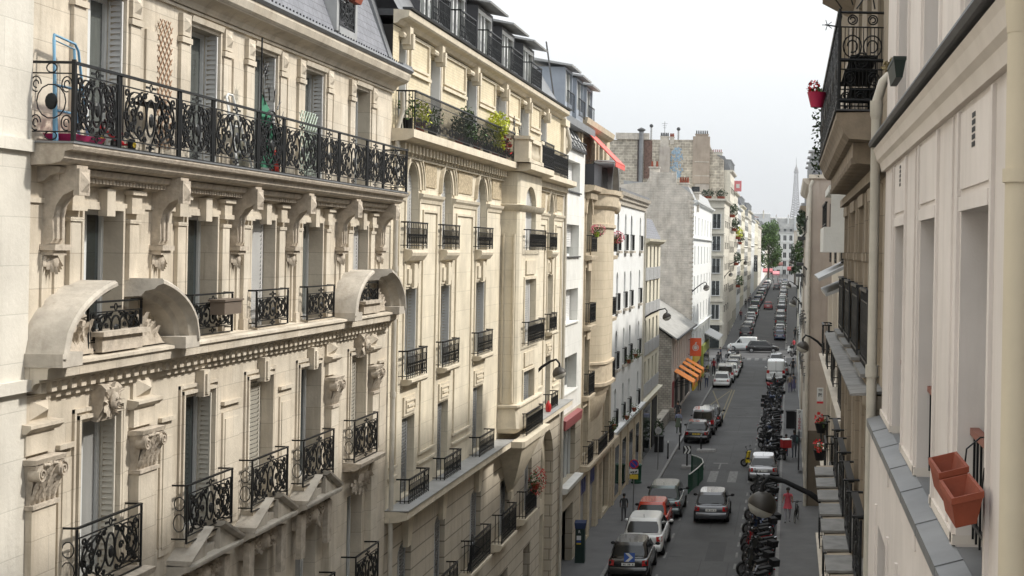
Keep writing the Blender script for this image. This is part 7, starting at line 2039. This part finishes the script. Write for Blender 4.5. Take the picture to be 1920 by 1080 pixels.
wall_lamp('street lamp on the white arched building above the louvred panels', (-8.85, 87, 9.0), (-7.5, 87, 9.05), .27)
wall_lamp('street lamp on the white block just past the grey gable', (-8.85, 129, 9.4), (-7.55, 129, 9.75), .3)
wall_lamp('street lamp on the corner block at the far side of the crossing', (-8.85, 193, 9.6), (-8.0, 193, 9.9), .3)
wall_lamp('street lamp reaching from the far left row above the parked cars', (-8.85, 209, 11.2), (-6.5, 209, 11.4), .34)
wall_lamp('street lamp on the right beside the brown flank', (1.5, 60, 9.15), (.62, 60, 9.15), .27)
wall_lamp('street lamp on the first block past the brown flank', (1.0, 112, 9.0), (.3, 112, 9.1), .3)
wall_lamp('street lamp far up the right row before the crossing', (1.0, 160, 9.2), (-.1, 160, 9.3), .34)
wall_lamp('street lamp on the right row past the crossing', (2.0, 240, 11.2), (.2, 240, 11.3), .4)
# no-parking sign
M_SRED = mat('traffic_red', (.45, .02, .03), .4); M_SBLUE = mat('traffic_blue', (.02, .05, .30), .4); M_SYEL = mat('traffic_yellow', (.55, .40, .04), .5); M_POLE = mat('grey_pole', (.22, .22, .22), .5, .4)
def disc(g, c, r, n=24): g.poly([(c[0]+r*cos(2*pi*i/n), c[1], c[2]+r*sin(2*pi*i/n)) for i in range(n)])
x, y = -7.55, 70.2
t = thing('no_parking_sign', 'round red and blue no-parking sign on a grey pole above small white and yellow plates', 'traffic sign', (x, y, .12))
g = MB(); g.tube([(x, y, .12), (x, y, 2.75)], .03, 8); g.build('pole', M_POLE, t)
g = MB(); g.lathe((x, y-.04, 2.52), [(.001, 0), (.235, 0), (.235, .02), (.001, .02)], 24, 'y'); d_ = g.build('disc', M_SRED, t)
g = MB(); disc(g, (x, y-.045, 2.52), .18); g.build('blue_field', M_SBLUE, d_)
g = MB(); a = radians(-45); c, s_ = cos(a), sin(a)
g.poly([(x+(-.2*c-.025*s_), y-.05, 2.52+(-.2*s_+.025*c)), (x+(.2*c-.025*s_), y-.05, 2.52+(.2*s_+.025*c)), (x+(.2*c+.025*s_), y-.05, 2.52+(.2*s_-.025*c)), (x+(-.2*c+.025*s_), y-.05, 2.52+(-.2*s_-.025*c))]); g.build('red_bar', M_SRED, d_)
g = MB(); g.box(x-.22, x+.22, y-.05, y-.03, 2.05, 2.26); p_ = g.build('tow_plate', M_WHITE, t)
g = MB(); g.poly([(x-.18, y-.055, 2.1), (x+.02, y-.055, 2.1), (x+.02, y-.055, 2.17), (x-.18, y-.055, 2.14)]); g.tube([(x+.02, y-.055, 2.12), (x+.17, y-.055, 2.2)], .012, 4); disc(g, (x-.12, y-.056, 2.09), .025, 10); disc(g, (x-.02, y-.056, 2.09), .025, 10); g.poly([(x+.05, y-.0555, 2.09), (x+.18, y-.0555, 2.12), (x+.15, y-.0555, 2.18), (x+.06, y-.0555, 2.15)]); g.build('tow_symbol', M_INK, p_)
g = MB(); g.box(x-.2, x+.22, y-.05, y-.03, 1.78, 2.0); g.build('yellow_plate', M_SYEL, t)
x, y = -7.6, 83.8
t = thing('round_sign', 'pale round traffic sign on a thin pole by the dark bollards', 'traffic sign', (x, y, .12))
g = MB(); g.tube([(x, y, .12), (x, y, 2.7)], .028, 8); g.build('pole', M_POLE, t)
g = MB(); g.lathe((x, y-.04, 2.45), [(.001, 0), (.2, 0), (.21, .02), (.001, .02)], 24, 'y'); d_ = g.build('disc', mat('sign_pale_grey', (.36, .36, .36), .5), t)
sgn('30', .2, (x, y-.046, 2.47), FACE, mat('sign_faded_ink', (.22, .22, .22), .6), d_)
def bollard(lb, x, y, h=1.1):
    t = thing('bollard', lb, 'bollard', (x, y, .12), group='dark bollards on the left pavement')
    g = MB(); g.lathe((x, y, .12), [(.06, 0), (.06, .1), (.045, .14), (.04, h-.12)], 10); g.build('post', M_BLKP, t, smooth=40)
    g = MB(); g.lathe((x, y, .12), [(.042, h-.12), (.05, h-.08), (.04, h), (.001, h+.02)], 10); g.build('cap', M_WHITE, t, smooth=40)
bollard('dark white-capped bollard between the round sign and the traffic island', -7.4, 88.4)
bollard('dark bollard by the rear of the yellow-plated black hatchback', -7.0, 92.5)
bollard('dark bollard on the left pavement before the silver small van', -7.45, 99.5, 1.0)
for (x, y, lb) in ((-5.6, 92.8, 'thin dark bollard standing on the traffic island farther from the camera'),):
    t = thing('bollard', lb, 'bollard', (x, y, .1)); g = MB(); g.tube([(x, y, .1), (x, y, .95)], .05, 8); g.build('post', M_BLKP, t); g = MB(); g.tube([(x, y, .95), (x, y, 1.12)], .052, 8); g.build('cap', M_WHITE, t)
m = MB()
m.hexa([(-6.35, 85.2, 0), (-4.9, 85.0, 0), (-4.9, 85.9, 0), (-6.4, 86.1, 0), (-6.3, 85.25, .14), (-4.95, 85.05, .14), (-4.95, 85.85, .14), (-6.35, 86.05, .14)])
single(m, 'traffic_island', M_KERB, 'stone traffic island carrying the black and white chevron sign', 'traffic island', (-5.6, 85.5, 0))
m = MB(); m.hexa([(-5.9, 92.0, 0), (-4.6, 92.4, 0), (-4.6, 93.2, 0), (-5.9, 93.4, 0), (-5.85, 92.1, .14), (-4.65, 92.5, .14), (-4.65, 93.1, .14), (-5.85, 93.3, .14)])
single(m, 'traffic_island', M_KERB, 'stone traffic island beyond the chevron sign with the thin bollard on it', 'traffic island', (-5.2, 92.7, 0))
x, y = -6.0, 85.6
t = thing('chevron_sign', 'black and white chevron arrow sign on a short post on the traffic island', 'traffic sign', (x, y, .14))
g = MB(); g.tube([(x, y, .14), (x, y, 1.3)], .05, 8); g.build('post', M_BLKP, t)
g = MB(); g.box(x-.24, x+.24, y-.06, y-.03, .85, 1.35); p_ = g.build('panel', M_INK, t)
g = MB()
for dx in (-.2, .0):
    g.poly([(x+dx, y-.065, .87), (x+dx+.1, y-.065, .87), (x+dx+.22, y-.065, 1.1), (x+dx+.12, y-.065, 1.1)]); g.poly([(x+dx+.12, y-.065, 1.1), (x+dx+.22, y-.065, 1.1), (x+dx+.1, y-.065, 1.33), (x+dx, y-.065, 1.33)])
g.build('chevrons', M_WHITE, p_)
# green slatted barrier
t = thing('green_barrier', 'curved green slatted railing with a pale top rail beside the grey-green estate car', 'railing', (-5.3, 78, 0))
pts = [(-5.25, 76.5), (-5.1, 77.6), (-4.9, 79.2), (-4.75, 81.0), (-4.9, 82.4), (-5.25, 83.3), (-5.6, 83.9)]
g = MB()
for k in range(len(pts)-1):
    for j in range(5):
        a = j/5; x = pts[k][0]+(pts[k+1][0]-pts[k][0])*a; y = pts[k][1]+(pts[k+1][1]-pts[k][1])*a
        g.box(x-.02, x+.02, y-.09, y+.09, .06, 1.0)
g.build('slats', M_GREEN, t)
g = MB(); g.tube([(a, b, 1.03) for a, b in pts], .035, 6); g.build('top_rail', mat('pale_rail', (.4, .41, .38), .5), t)
g = MB()
for a, b in pts[::2]: g.tube([(a, b, 0), (a, b, 1.05)], .045, 6)
g.build('post', M_GREEN, t)
# parking meter
x, y = -8.5, 58.8
t = thing('parking_meter', 'tall dark green parking meter with a blue top by the left wall', 'parking meter', (x, y, .12))
g = MB(); g.hexa([(x-.2, y-.16, .12), (x+.2, y-.16, .12), (x+.2, y+.16, .12), (x-.2, y+.16, .12), (x-.19, y-.15, 1.55), (x+.19, y-.15, 1.55), (x+.19, y+.15, 1.55), (x-.19, y+.15, 1.55)]); g.build('cabinet', mat('meter_green', (.010, .026, .022), .4), t)
g = MB(); g.hexa([(x-.2, y-.17, 1.55), (x+.2, y-.17, 1.55), (x+.2, y+.16, 1.55), (x-.2, y+.16, 1.55), (x-.24, y-.14, 1.78), (x+.24, y-.14, 1.78), (x+.24, y+.16, 1.86), (x-.24, y+.16, 1.86)]); hd = g.build('head', mat('meter_blue', (.008, .022, .07), .5), t)
sgn('R', .16, (x-.02, y-.165, 1.42), FACE, M_WHITE, t)
g = MB(); g.box(x-.13, x+.05, y-.175, y-.16, 1.08, 1.26); g.build('screen', M_WHITE, t)
g = MB(); g.box(x-.13, x+.05, y-.175, y-.16, .9, .96); g.build('yellow_label', M_SYEL, t)
g = MB(); g.box(x-.13, x+.05, y-.175, y-.16, .98, 1.04); g.build('blue_label', M_SBLUE, t)
# planters / bins on the left pavement
t = thing('green_bin', 'dark green street bin with a rounded shape on the left pavement behind the no-parking sign', 'bin', (-8.35, 79, .12))
g = MB(); g.lathe((-8.35, 79, .12), [(.3, 0), (.32, .1), (.26, .12), (.28, .95)], 12); g.build('body', M_GREEN, t, smooth=40)
g = MB(); g.lathe((-8.35, 79, .12), [(.31, .95), (.31, 1.02), (.2, 1.1)], 12, cap=True); g.build('rim', M_GREEN, t)
for (x, y, lb) in ((-8.4, 93.2, 'dark shrub in a pot standing by the shopfront beside the black bin'),):
    t = thing('potted_shrub', lb, 'potted plant', (x, y, .12)); g = MB(); g.lathe((x, y, .12), [(.22, 0), (.28, .5), (.24, .5)], 10, cap=True); g.build('pot', M_BLKP, t)
    g = MB(); g.leaves((x, y, 1.3), (.35, .4, .8), 260, .09, rnd); g.build('leaves', M_LEAFD, t)
m = MB(); m.box(-8.5, -7.95, 91.0, 91.6, .14, 1.1); m.box(-8.53, -7.92, 90.97, 91.63, 1.1, 1.16)
single(m, 'black_bin', M_BLKP, 'black wheeled bin on the left pavement below the shrub', 'bin', (-8.2, 91.3, .13))
# pizza sign and terrace things on the right
t = thing('pizza_sign', 'tall white vertical sign with red and black PIZZA letters on the right pavement wall', 'sign', (.85, 90, .12))
g = MB(); g.box(.62, 1.0, 90, 90.08, 1.35, 3.15); g.build('panel', M_WHITE, t)
for i, ch in enumerate('PIZZA'): sgn(ch, .3, (.8, 89.985, 2.98-.25*i), FACE, M_SRED if i > 1 else M_INK, t)
g = MB(); g.box(.66, .96, 89.985, 89.998, 1.42, 1.75); g.build('picture', M_SHUTG, t)
m = MB(); m.box(-.05, .75, 104.5, 105.2, .13, 1.35); m.box(-.1, .8, 104.45, 105.25, 1.35, 1.42)
single(m, 'dark_cabinet', M_BLKP, 'wide black cabinet on the right pavement beyond the pizza sign', 'cabinet', (.35, 104.8, .13))
m = MB(); m.box(.55, .95, 97.2, 97.8, .13, 2.2)
single(m, 'menu_board', M_INK, 'narrow black board standing against the wall just behind the pizza sign', 'board', (.75, 97.5, .13))
m = MB(); m.box(.7, .78, 83.5, 84.6, .3, 2.6); single(m, 'wall_panel', M_INK, 'tall thin black panel fixed to the wall nearer than the pizza sign', 'panel', (.74, 84, .3))
# ================================================================= PEOPLE
SKIN = mat('skin', (.42, .24, .16), .6, var=.05); SKIND = mat('skin_dark', (.14, .075, .05), .6, var=.05); HAIRM = mat('hair_dark', (.015, .012, .010), .7, var=.2)
HAIRB = mat('hair_brown', (.08, .045, .025), .7, var=.2)
CL = {}
def cloth(n, c): return mat('cloth_'+n, c, .85, var=.12, vscale=12)
def person(lb, loc, rz, h, top, legs, shoes, skin=SKIN, hair=HAIRM, stride=.25, arms=(.1, -.1), sleeve=.55, dress=None, long_hair=False, fing=True, bag=None, reach=None, group=None):
    t = thing('person', lb, 'person', loc, rz, group, local=True)
    k = h/1.75
    J = {'pel': (0, 0, .95), 'sp': (0, .01, 1.12), 'ch': (0, .02, 1.32), 'nk': (0, .03, 1.49), 'hd0': (0, .05, 1.57), 'hd': (0, .055, 1.66)}
    for sg, n in ((-1, 'l'), (1, 'r')):
        st = stride*sg
        J['hip'+n] = (sg*.095, 0, .91); J['kn'+n] = (sg*.1, st*.45+.05, .5); J['an'+n] = (sg*.1, st-.02*(1 if st > 0 else -1), .09+(.06 if st < 0 else 0)); J['toe'+n] = (sg*.115, st+.15, .035)
        a = arms[0] if sg < 0 else arms[1]
        J['sh'+n] = (sg*.185, .02, 1.42); J['el'+n] = (sg*.24, a*.6+.0, 1.16)
        J['wr'+n] = (sg*.23, a+.1, .93)
        if reach: J['el'+n] = (sg*.23, .14, 1.18); J['wr'+n] = (sg*(.1 if reach == 'front' else .25), .36, 1.12)
    R = {'pel': .135, 'sp': .118, 'ch': .135, 'nk': .055, 'hd0': .07, 'hd': .088, 'hip': .095, 'kn': .062, 'an': .042, 'toe': .036, 'sh': .062, 'el': .044, 'wr': .028}
    names = list(J); idx = {n: i for i, n in enumerate(names)}
    E = [('pel', 'sp'), ('sp', 'ch'), ('ch', 'nk'), ('nk', 'hd0'), ('hd0', 'hd')]
    for n in 'lr': E += [('pel', 'hip'+n), ('hip'+n, 'kn'+n), ('kn'+n, 'an'+n), ('an'+n, 'toe'+n), ('ch', 'sh'+n), ('sh'+n, 'el'+n), ('el'+n, 'wr'+n)]
    me = bpy.data.meshes.new('body'); me.from_pydata([tuple(c*k for c in J[n]) for n in names], [(idx[a], idx[b]) for a, b in E], [])
    o = bpy.data.objects.new('body', me); COL.objects.link(o)
    sk = o.modifiers.new('skin', 'SKIN'); ss = o.modifiers.new('sub', 'SUBSURF'); ss.levels = 1; ss.render_levels = 1
    for n, d in zip(names, me.skin_vertices[0].data):
        r = R.get(n, R.get(n[:-1], .05))*k; d.radius = (r, r*.8 if n in ('pel', 'sp', 'ch') else r); d.use_root = (n == 'pel')
    bpy.context.view_layer.update(); dg = bpy.context.evaluated_depsgraph_get()
    nm = bpy.data.meshes.new_from_object(o.evaluated_get(dg)); bpy.data.objects.remove(o)
    b = MB(); b.v = [tuple(v.co) for v in nm.vertices]; 
    def mi(c):
        x, y, z = c[0]/k, c[1]/k, c[2]/k
        if z > 1.50: return 3
        if z < .085: return 2
        if abs(x) > .17 and z < 1.40 and (z < 1.42-.5*sleeve or (reach and y > .1)): return 3
        if z > .98 or abs(x) > .19: return 0
        return 1
    for p in nm.polygons: b.f.append(tuple(p.vertices)); b.m.append(mi(p.center))
    b.mi = 3
    for sg, n in ((-1, 'l'), (1, 'r')):
        w_ = Vector(J['wr'+n])*k; e_ = Vector(J['el'+n])*k; d = (w_-e_).normalized(); sd_ = d.cross(Vector((sg, 0, 0))).normalized() if abs(d.x) < .9 else Vector((0, 1, 0))
        b.tube([w_-d*.02*k, w_+d*.05*k, w_+d*.09*k], [.026*k, .036*k, .03*k], 7)
        if fing:
            for q in range(4): b.tube([w_+d*.08*k+sd_*(q-1.5)*.018*k, w_+d*(.125+.012*(q in (1, 2)))*k+sd_*(q-1.5)*.02*k+Vector((-sg*.006, 0, 0)), w_+d*(.155+.012*(q in (1, 2)))*k+sd_*(q-1.5)*.019*k+Vector((-sg*.02, 0, 0))], [.0095*k, .009*k, .007*k], 5)
            b.tube([w_+d*.03*k+sd_*.03*k, w_+d*.07*k+sd_*.055*k, w_+d*.1*k+sd_*.058*k], [.011*k, .01*k, .008*k], 5)
    hd = Vector(J['hd'])*k
    b.tube([hd+Vector((0, .08*k, .005)), hd+Vector((0, .105*k, -.015*k)), hd+Vector((0, .085*k, -.025*k))], [.01*k, .015*k, .01*k], 5)
    for sg in (-1, 1): b.ball((hd.x+sg*.085*k, hd.y, hd.z-.01), .02*k, 5, 4, (.5, .8, 1.3))
    b.mi = 4
    for sg in (-1, 1): b.ball((hd.x+sg*.032*k, hd.y+.082*k, hd.z+.008*k), .010*k, 5, 4)
    b.tube([hd+Vector((-.025*k, .083*k, -.045*k)), hd+Vector((.025*k, .083*k, -.045*k))], .005*k, 4)
    b.build('body', [top, legs, shoes, skin, M_INK], t, smooth=60)
    g = MB(); rows = []
    for i in range(6):
        a = pi/2*i/5*1.15; rr = .102*k
        rows.append([(hd.x+rr*sin(a)*cos(2*pi*j/10), hd.y-.015*k+rr*sin(a)*sin(2*pi*j/10)*(1 if sin(2*pi*j/10) < .3 else .8), hd.z+.02*k+rr*1.05*cos(a)-(.05*k if i == 5 and sin(2*pi*j/10) < 0 else 0)) for j in range(10)])
    g.grid(rows, True)
    if long_hair: g.ball((hd.x, hd.y-.08*k, hd.z-.08*k), .1*k, 8, 6, (.9, .5, 1.5))
    g.build('hair', hair, t, smooth=60)
    if dress:
        g = MB(); g.grid([[(r*k*cos(a), .01+r*.75*k*sin(a), z*k) for a in [2*pi*j/14 for j in range(14)]] for r, z in ((.15, 1.2), (.16, 1.0), (.22, .75), (.26, dress[1]))], True); g.build('skirt', dress[0], t, smooth=60)
    return t
person('boy in dark grey shirt and shorts walking on the left pavement beside the white crossover', (-7.75, 67.9, .12), radians(8), 1.32, cloth('charcoal', (.035, .036, .038)), cloth('greyshorts', (.07, .07, .075)), M_INK, skin=SKIND, stride=.22, arms=(.2, .16))
person('woman in a long pink top walking with a bicycle on the right pavement', (.12, 68.3, .12), radians(178), 1.68, cloth('pinkred', (.42, .07, .09)), cloth('pale', (.30, .30, .33)), M_INK, skin=SKIND, stride=.14, sleeve=1.0, dress=(cloth('pinkred', (.42, .07, .09)), .72), reach='side')
p1 = person('man in dark jacket and grey jeans carrying a teal shoulder bag', (.5, 89.3, .12), radians(4), 1.82, cloth('navy', (.03, .035, .042)), cloth('greyjeans', (.09, .10, .115)), M_WHITE, skin=SKIND, stride=.2, sleeve=1.2)
m = MB(); m.ball((.72, 89.15, 1.3), .2, 8, 6, (.7, .6, 1.1)); m.tube([(.68, 89.2, 1.5), (.45, 89.28, 1.62), (.35, 89.35, 1.4)], .015, 4)
single(m, 'shoulder_bag', mat('teal_cloth', (.04, .08, .08), .8), 'teal bag slung over the right shoulder of the man in the dark jacket', 'bag', (.72, 89.15, 1.2), smooth=50)
person('child in dark red top and purple trousers beside the man with the teal bag', (-.02, 90.0, .12), radians(0), 1.45, cloth('darkred', (.16, .02, .03)), cloth('purple', (.06, .045, .13)), M_INK, skin=SKIND, stride=.15)
PP_ = [
 ('person in a pale blue top and green skirt walking beside the silver small van', -7.7, 100.5, 0, 1.66, (.20, .22, .32), (.06, .08, .06), dict(dress=(cloth('greenish', (.09, .11, .08)), .5))),
 ('person in dark clothes standing in the red shop doorway below the orange awning', -8.2, 106.0, 0, 1.75, (.02, .02, .022), (.02, .02, .022), {}),
 ('person in a dark red shirt on the left pavement beyond the orange awnings', -7.75, 148, 3.1, 1.78, (.28, .03, .04), (.03, .03, .04), {}),
 ('woman in a white top and blue jeans beside the white hatchback', -7.7, 134.5, 3.1, 1.70, (.5, .5, .5), (.04, .05, .1), dict(hair=HAIRB, long_hair=True)),
 ('person in black walking behind the woman in the white top', -7.95, 138.5, 0, 1.75, (.03, .03, .035), (.03, .03, .035), {}),
 ('person in brown on the left pavement under the farthest orange awning', -8.2, 131.5, 0, 1.66, (.14, .09, .06), (.08, .07, .06), {}),
 ('person in a grey coat near the crossing on the left pavement', -7.8, 158, 0, 1.72, (.12, .12, .13), (.03, .03, .04), {}),
 ('person in navy waiting at the left corner of the crossing', -7.9, 166, 2.0, 1.75, (.04, .045, .07), (.03, .03, .035), {}),
 ('person in a white shirt and helmet astride the motorcycle at the crossing', -7.0, 172.6, 1.2, 1.75, (.55, .55, .56), (.05, .05, .06), dict(hair=M_WHITE)),
 ('person in a tan jacket walking on the right pavement beside the large white van', .25, 131, 0, 1.75, (.22, .17, .12), (.10, .09, .14), {}),
 ('person in a blue skirt walking close to the tan-jacketed person', .55, 132.4, 0, 1.70, (.06, .06, .07), (.10, .09, .16), dict(dress=(cloth('bluegrey', (.12, .11, .19)), .3))),
 ('person in black leaning at the wall on the right near the crossing', .55, 150, 0, 1.78, (.02, .02, .022), (.02, .02, .022), {}),
 ('person in a red jacket by the white and red scooter at the right corner', .75, 184.5, 1.0, 1.78, (.35, .03, .04), (.03, .03, .03), {}),
 ('dark-clothed person on the right pavement just past the crossing', 1.0, 205, 0, 1.8, (.02, .02, .022), (.02, .02, .022), {}),
 ('person in a dark red top on the left pavement past the crossing', -8.0, 236, 0, 1.78, (.18, .04, .05), (.04, .04, .05), {}),
 ('person in black walking first in the far left pavement group', -8.0, 262, 0, 1.8, (.02, .02, .022), (.02, .02, .022), {}),
 ('person in dark grey walking second in the far left pavement group', -7.7, 271, 0, 1.8, (.05, .05, .055), (.02, .02, .022), {}),
 ('person in pale grey walking last in the far left pavement group', -7.9, 290, 0, 1.8, (.3, .3, .3), (.03, .03, .04), {}),
 ('person crossing the road in the distance below the pink awning', -4.8, 438, 1.5, 1.8, (.4, .4, .38), (.05, .05, .06), {}),
 ('dark figure crossing the road in the distance beside the silver car', -3.6, 442, 1.5, 1.8, (.05, .05, .05), (.05, .05, .06), {}),
]
for i, (lb, x, y, rz, h, tc, lc, kw) in enumerate(PP_):
    person(lb, (x, y, zg(y)+(.12 if not -7 < x < -.3 else 0)), rz, h, cloth('t%d' % i, tc), cloth('l%d' % i, lc), M_INK, stride=.18 if i % 2 else .1, skin=SKIN if i % 3 else SKIND, fing=y < 120, **kw)
# ================================================================= THINGS ON THE LONG BALCONY
def frame_tube(pts, r, mm, name, lb, cat, loc):
    m = MB()
    for p in pts: m.tube([FL.P(*q) for q in p], r, 6)
    return single(m, name, mm, lb, cat, loc, smooth=50)
M_LBLUE = mat('light_blue_tube', (.16, .33, .48), .4)
frame_tube([[(14.98, 14.34, .3), (15.02, 15.52, .22), (15.06, 15.6, .2), (15.5, 15.56, .2), (15.58, 15.48, .2), (15.62, 14.34, .32)], [(15.06, 14.34, .22), (15.1, 15.54, .18), (15.52, 15.5, .18), (15.56, 14.34, .24)], [(15.03, 15.0, .26), (15.6, 15.0, .26)], [(15.02, 14.7, .28), (15.6, 14.7, .28)]], .016, M_LBLUE, 'folding_airer', 'light blue tubular clothes airer at the near end of the long balcony', 'clothes airer', FL.P(15.3, 14.32, .25))
frame_tube([[(19.75, 14.34, .36), (19.9, 15.45, .1), (19.95, 15.5, .1), (20.1, 15.5, .1), (20.14, 15.45, .1), (20.3, 14.34, .36)]]+[[(19.78+.02*i, 14.6+i*.2, .3-.05*i), (20.27-.02*i, 14.6+i*.2, .3-.05*i)] for i in range(4)], .02, M_WHITE, 'stepladder', 'white folded stepladder leaning behind the long railing beside the spiral ironwork', 'stepladder', FL.P(20, 14.32, .3))
# spiral iron sculpture / fan screen
t = thing('spiral_iron_screen', 'black iron spiral screen with star-shaped spikes standing between the balcony windows', 'iron screen', FL.P(20.5, 14.33, .3))
g = MB(); g.tube([FL.P(20.35, 14.34, .45), FL.P(20.35, 16.45, .45)], .014, 5)
g.tube([FL.P(20.75+(.42-.34*i/40)/K*cos(-pi*.6+i/40*4.2*pi), 14.95+(.5-.42*i/40)*sin(-pi*.6+i/40*4.2*pi), .45) for i in range(41)], .016, 5)
for k in range(9):
    a = -1.2+k*.42; c = (20.75+.46*cos(a)/K, 14.95+.55*sin(a)); e = (20.75+.66*cos(a)/K, 14.95+.78*sin(a))
    g.tube([FL.P(*c, .45), FL.P(*e, .45)], [.014, .003], 4)
    for d in (-.5, .5): g.tube([FL.P((c[0]+e[0])/2, (c[1]+e[1])/2, .45), FL.P((c[0]+e[0])/2+.13*cos(a+d)/K, (c[1]+e[1])/2+.15*sin(a+d), .45)], [.01, .003], 4)
for k in range(8):
    a = k*pi/4; g.tube([FL.P(20.5, 15.95, .45), FL.P(20.5+.17*cos(a)/K, 15.95+.2*sin(a), .45)], [.012, .004], 4)
g.tube([FL.P(20.5+.07*cos(k*pi/5)/K, 15.95+.08*sin(k*pi/5), .45) for k in range(11)], .012, 4)
g.build('ironwork', M_IRON, t)
g = MB(); g.poly([FL.P(20.37, 14.4, .43), FL.P(20.95, 14.4, .43), FL.P(20.95, 15.0, .43), FL.P(20.75, 15.35, .43), FL.P(20.37, 15.6, .43)]); g.build('green_mesh', mat('green_mesh', (.05, .20, .12), .7), t)
def lattice(lb, s0, s1, z0, z1, p, mm, n, loc, w=.009):
    m = MB(); hh = z1-z0; ww = (s1-s0)
    st = hh/n
    for i in range(-int(ww*K/st)-1, n+1):
        for sg in (1, -1):
            pts = []
            for q in (0, 1):
                pass
            za = z0+i*st; zb_ = za+ww*K*1.2
            a_, b_ = s0, s1
            # clip
            t0 = max(0, (z0-za)/(zb_-za)); t1 = min(1, (z1-za)/(zb_-za))
            if t1 <= t0: continue
            A = (a_+(b_-a_)*t0, za+(zb_-za)*t0); B = (a_+(b_-a_)*t1, za+(zb_-za)*t1)
            if sg < 0: A = (a_+b_-A[0], A[1]); B = (a_+b_-B[0], B[1])
            m.tube([FL.P(A[0], A[1], p+.006*sg), FL.P(B[0], B[1], p+.006*sg)], w, 4)
    return single(m, 'lattice_trellis', mm, lb, 'trellis', loc)
lattice('brownish diamond trellis fixed to the wall between the first two balcony windows', 17.85, 18.25, 14.5, 16.3, .04, mat('cane_trellis', (.30, .19, .12), .8), 12, FL.P(18, 14.5, .04))
lattice('pale green diamond trellis rising above the middle of the long railing', 22.1, 22.9, 14.4, 15.5, .4, mat('palegreen_trellis', (.42, .5, .42), .7), 7, FL.P(22.5, 14.4, .4))
# tricycle
t = thing('toy_tricycle', 'small red and yellow toy tricycle behind the near part of the long railing', 'tricycle', FL.P(16.2, 14.33, .3))
for (s, p, r) in ((15.9, .3, .1), (16.45, .2, .08), (16.45, .42, .08)):
    g = MB(); c = FL.P(s, 14.34+r, p); g.lathe(c, [(.02, -.025), (r*.55, -.03), (r, -.02), (r, .02), (r*.55, .03), (.02, .025)], 14, 'x'); w = g.build('wheel', M_RUB, t, smooth=40)
    g = MB(); g.lathe(c, [(.001, .034), (r*.5, .034), (r*.5, -.034), (.001, -.034)], 12, 'x'); g.build('hub', mat('toy_yellow', (.7, .5, .03), .4), w)
g = MB(); g.tube([FL.P(15.9, 14.42, .3), FL.P(15.95, 14.66, .3)], .015, 5); g.tube([FL.P(15.94, 14.6, .3), FL.P(16.2, 14.5, .3), FL.P(16.45, 14.44, .3)], .022, 6); g.tube([FL.P(16.45, 14.42, .2), FL.P(16.45, 14.42, .42)], .014, 5); g.build('frame', mat('toy_red', (.5, .02, .03), .35), t)
g = MB(); g.tube([FL.P(15.95, 14.66, .2), FL.P(15.95, 14.66, .4)], .012, 5); g.build('handlebar', M_BLKP, t)
g = MB(); g.box(*[0]*0) if False else g.ball(FL.P(16.32, 14.55, .3), .08, 8, 5, (1, 1, .4)); g.build('saddle', mat('toy_red', (.5, .02, .03), .35), t)
m = MB(); m.hexa([FL.P(15.15, 14.36, .1), FL.P(15.75, 14.36, .1), FL.P(15.75, 14.36, .4), FL.P(15.15, 14.36, .4), FL.P(15.1, 14.44, .06), FL.P(15.8, 14.44, .06), FL.P(15.8, 14.44, .44), FL.P(15.1, 14.44, .44)])
single(m, 'toy_tray', mat('magenta_plastic', (.45, .03, .13), .4), 'flat magenta plastic tray on the floor at the near end of the long balcony', 'tray', FL.P(15.4, 14.34, .25))
m = MB(); m.tube([FL.P(17.3, 14.34, .2), FL.P(17.5, 15.0, .3), FL.P(17.0, 15.02, .3)], .012, 5); m.tube([FL.P(17.6, 14.34, .2), FL.P(17.45, 15.0, .3)], .012, 5); m.box(*sorted((FL.P(0, 0, .15)[0], FL.P(0, 0, .42)[0])), 16.9*K, 17.6*K, 15.0, 15.03)
single(m, 'folding_table', M_BLKP, 'small dark folding table behind the second panel of the long railing', 'table', FL.P(17.3, 14.34, .28))
m = MB(); m.lathe(FL.P(21.3, 14.34, .3), [(.08, 0), (.1, .3), (.07, .34), (.05, .4)], 10, cap=True)
single(m, 'gas_bottle', mat('red_bottle', (.4, .04, .03), .45), 'small red bottle standing at the foot of the spiral iron screen', 'bottle', FL.P(21.3, 14.34, .3))
# terracotta boxes at the roof dormer
for (s, lb) in ((25.15, 'terracotta planter on the left of the roof dormer sill'), (25.65, 'terracotta planter on the right of the roof dormer sill')):
    trg = thing('terracotta_planter', lb, 'planter', FL.P(s, 18.05, .06))
    g = MB(); g.hexa([FL.P(s-.18, 18.02, .04), FL.P(s+.18, 18.02, .04), FL.P(s+.18, 18.02, .16), FL.P(s-.18, 18.02, .16), FL.P(s-.23, 18.22, .02), FL.P(s+.23, 18.22, .02), FL.P(s+.23, 18.22, .22), FL.P(s-.23, 18.22, .22)]); g.build('box', M_TERRA, trg)
    g = MB(); g.leaves(FL.P(s, 18.25, .12), (.07, .2, .06), 40, .03, rnd); g.build('leaves', M_LEAF, trg)
# shirt rack on second window railing of floor 4
m = MB(); m.box(*sorted((FL.P(0, 0, .24)[0], FL.P(0, 0, .46)[0])), 19.15*K, 19.75*K, 12.1, 12.3); m.box(*sorted((FL.P(0, 0, .22)[0], FL.P(0, 0, .48)[0])), 19.12*K, 19.78*K, 12.3, 12.33)
single(m, 'window_box', mat('brown_box', (.14, .11, .085), .7), 'brown window box hooked on the second window railing above the cornice', 'planter', FL.P(19.4, 12.1, .3))
for o in list(bpy.data.objects):
    if 'org' in o: del o['org']
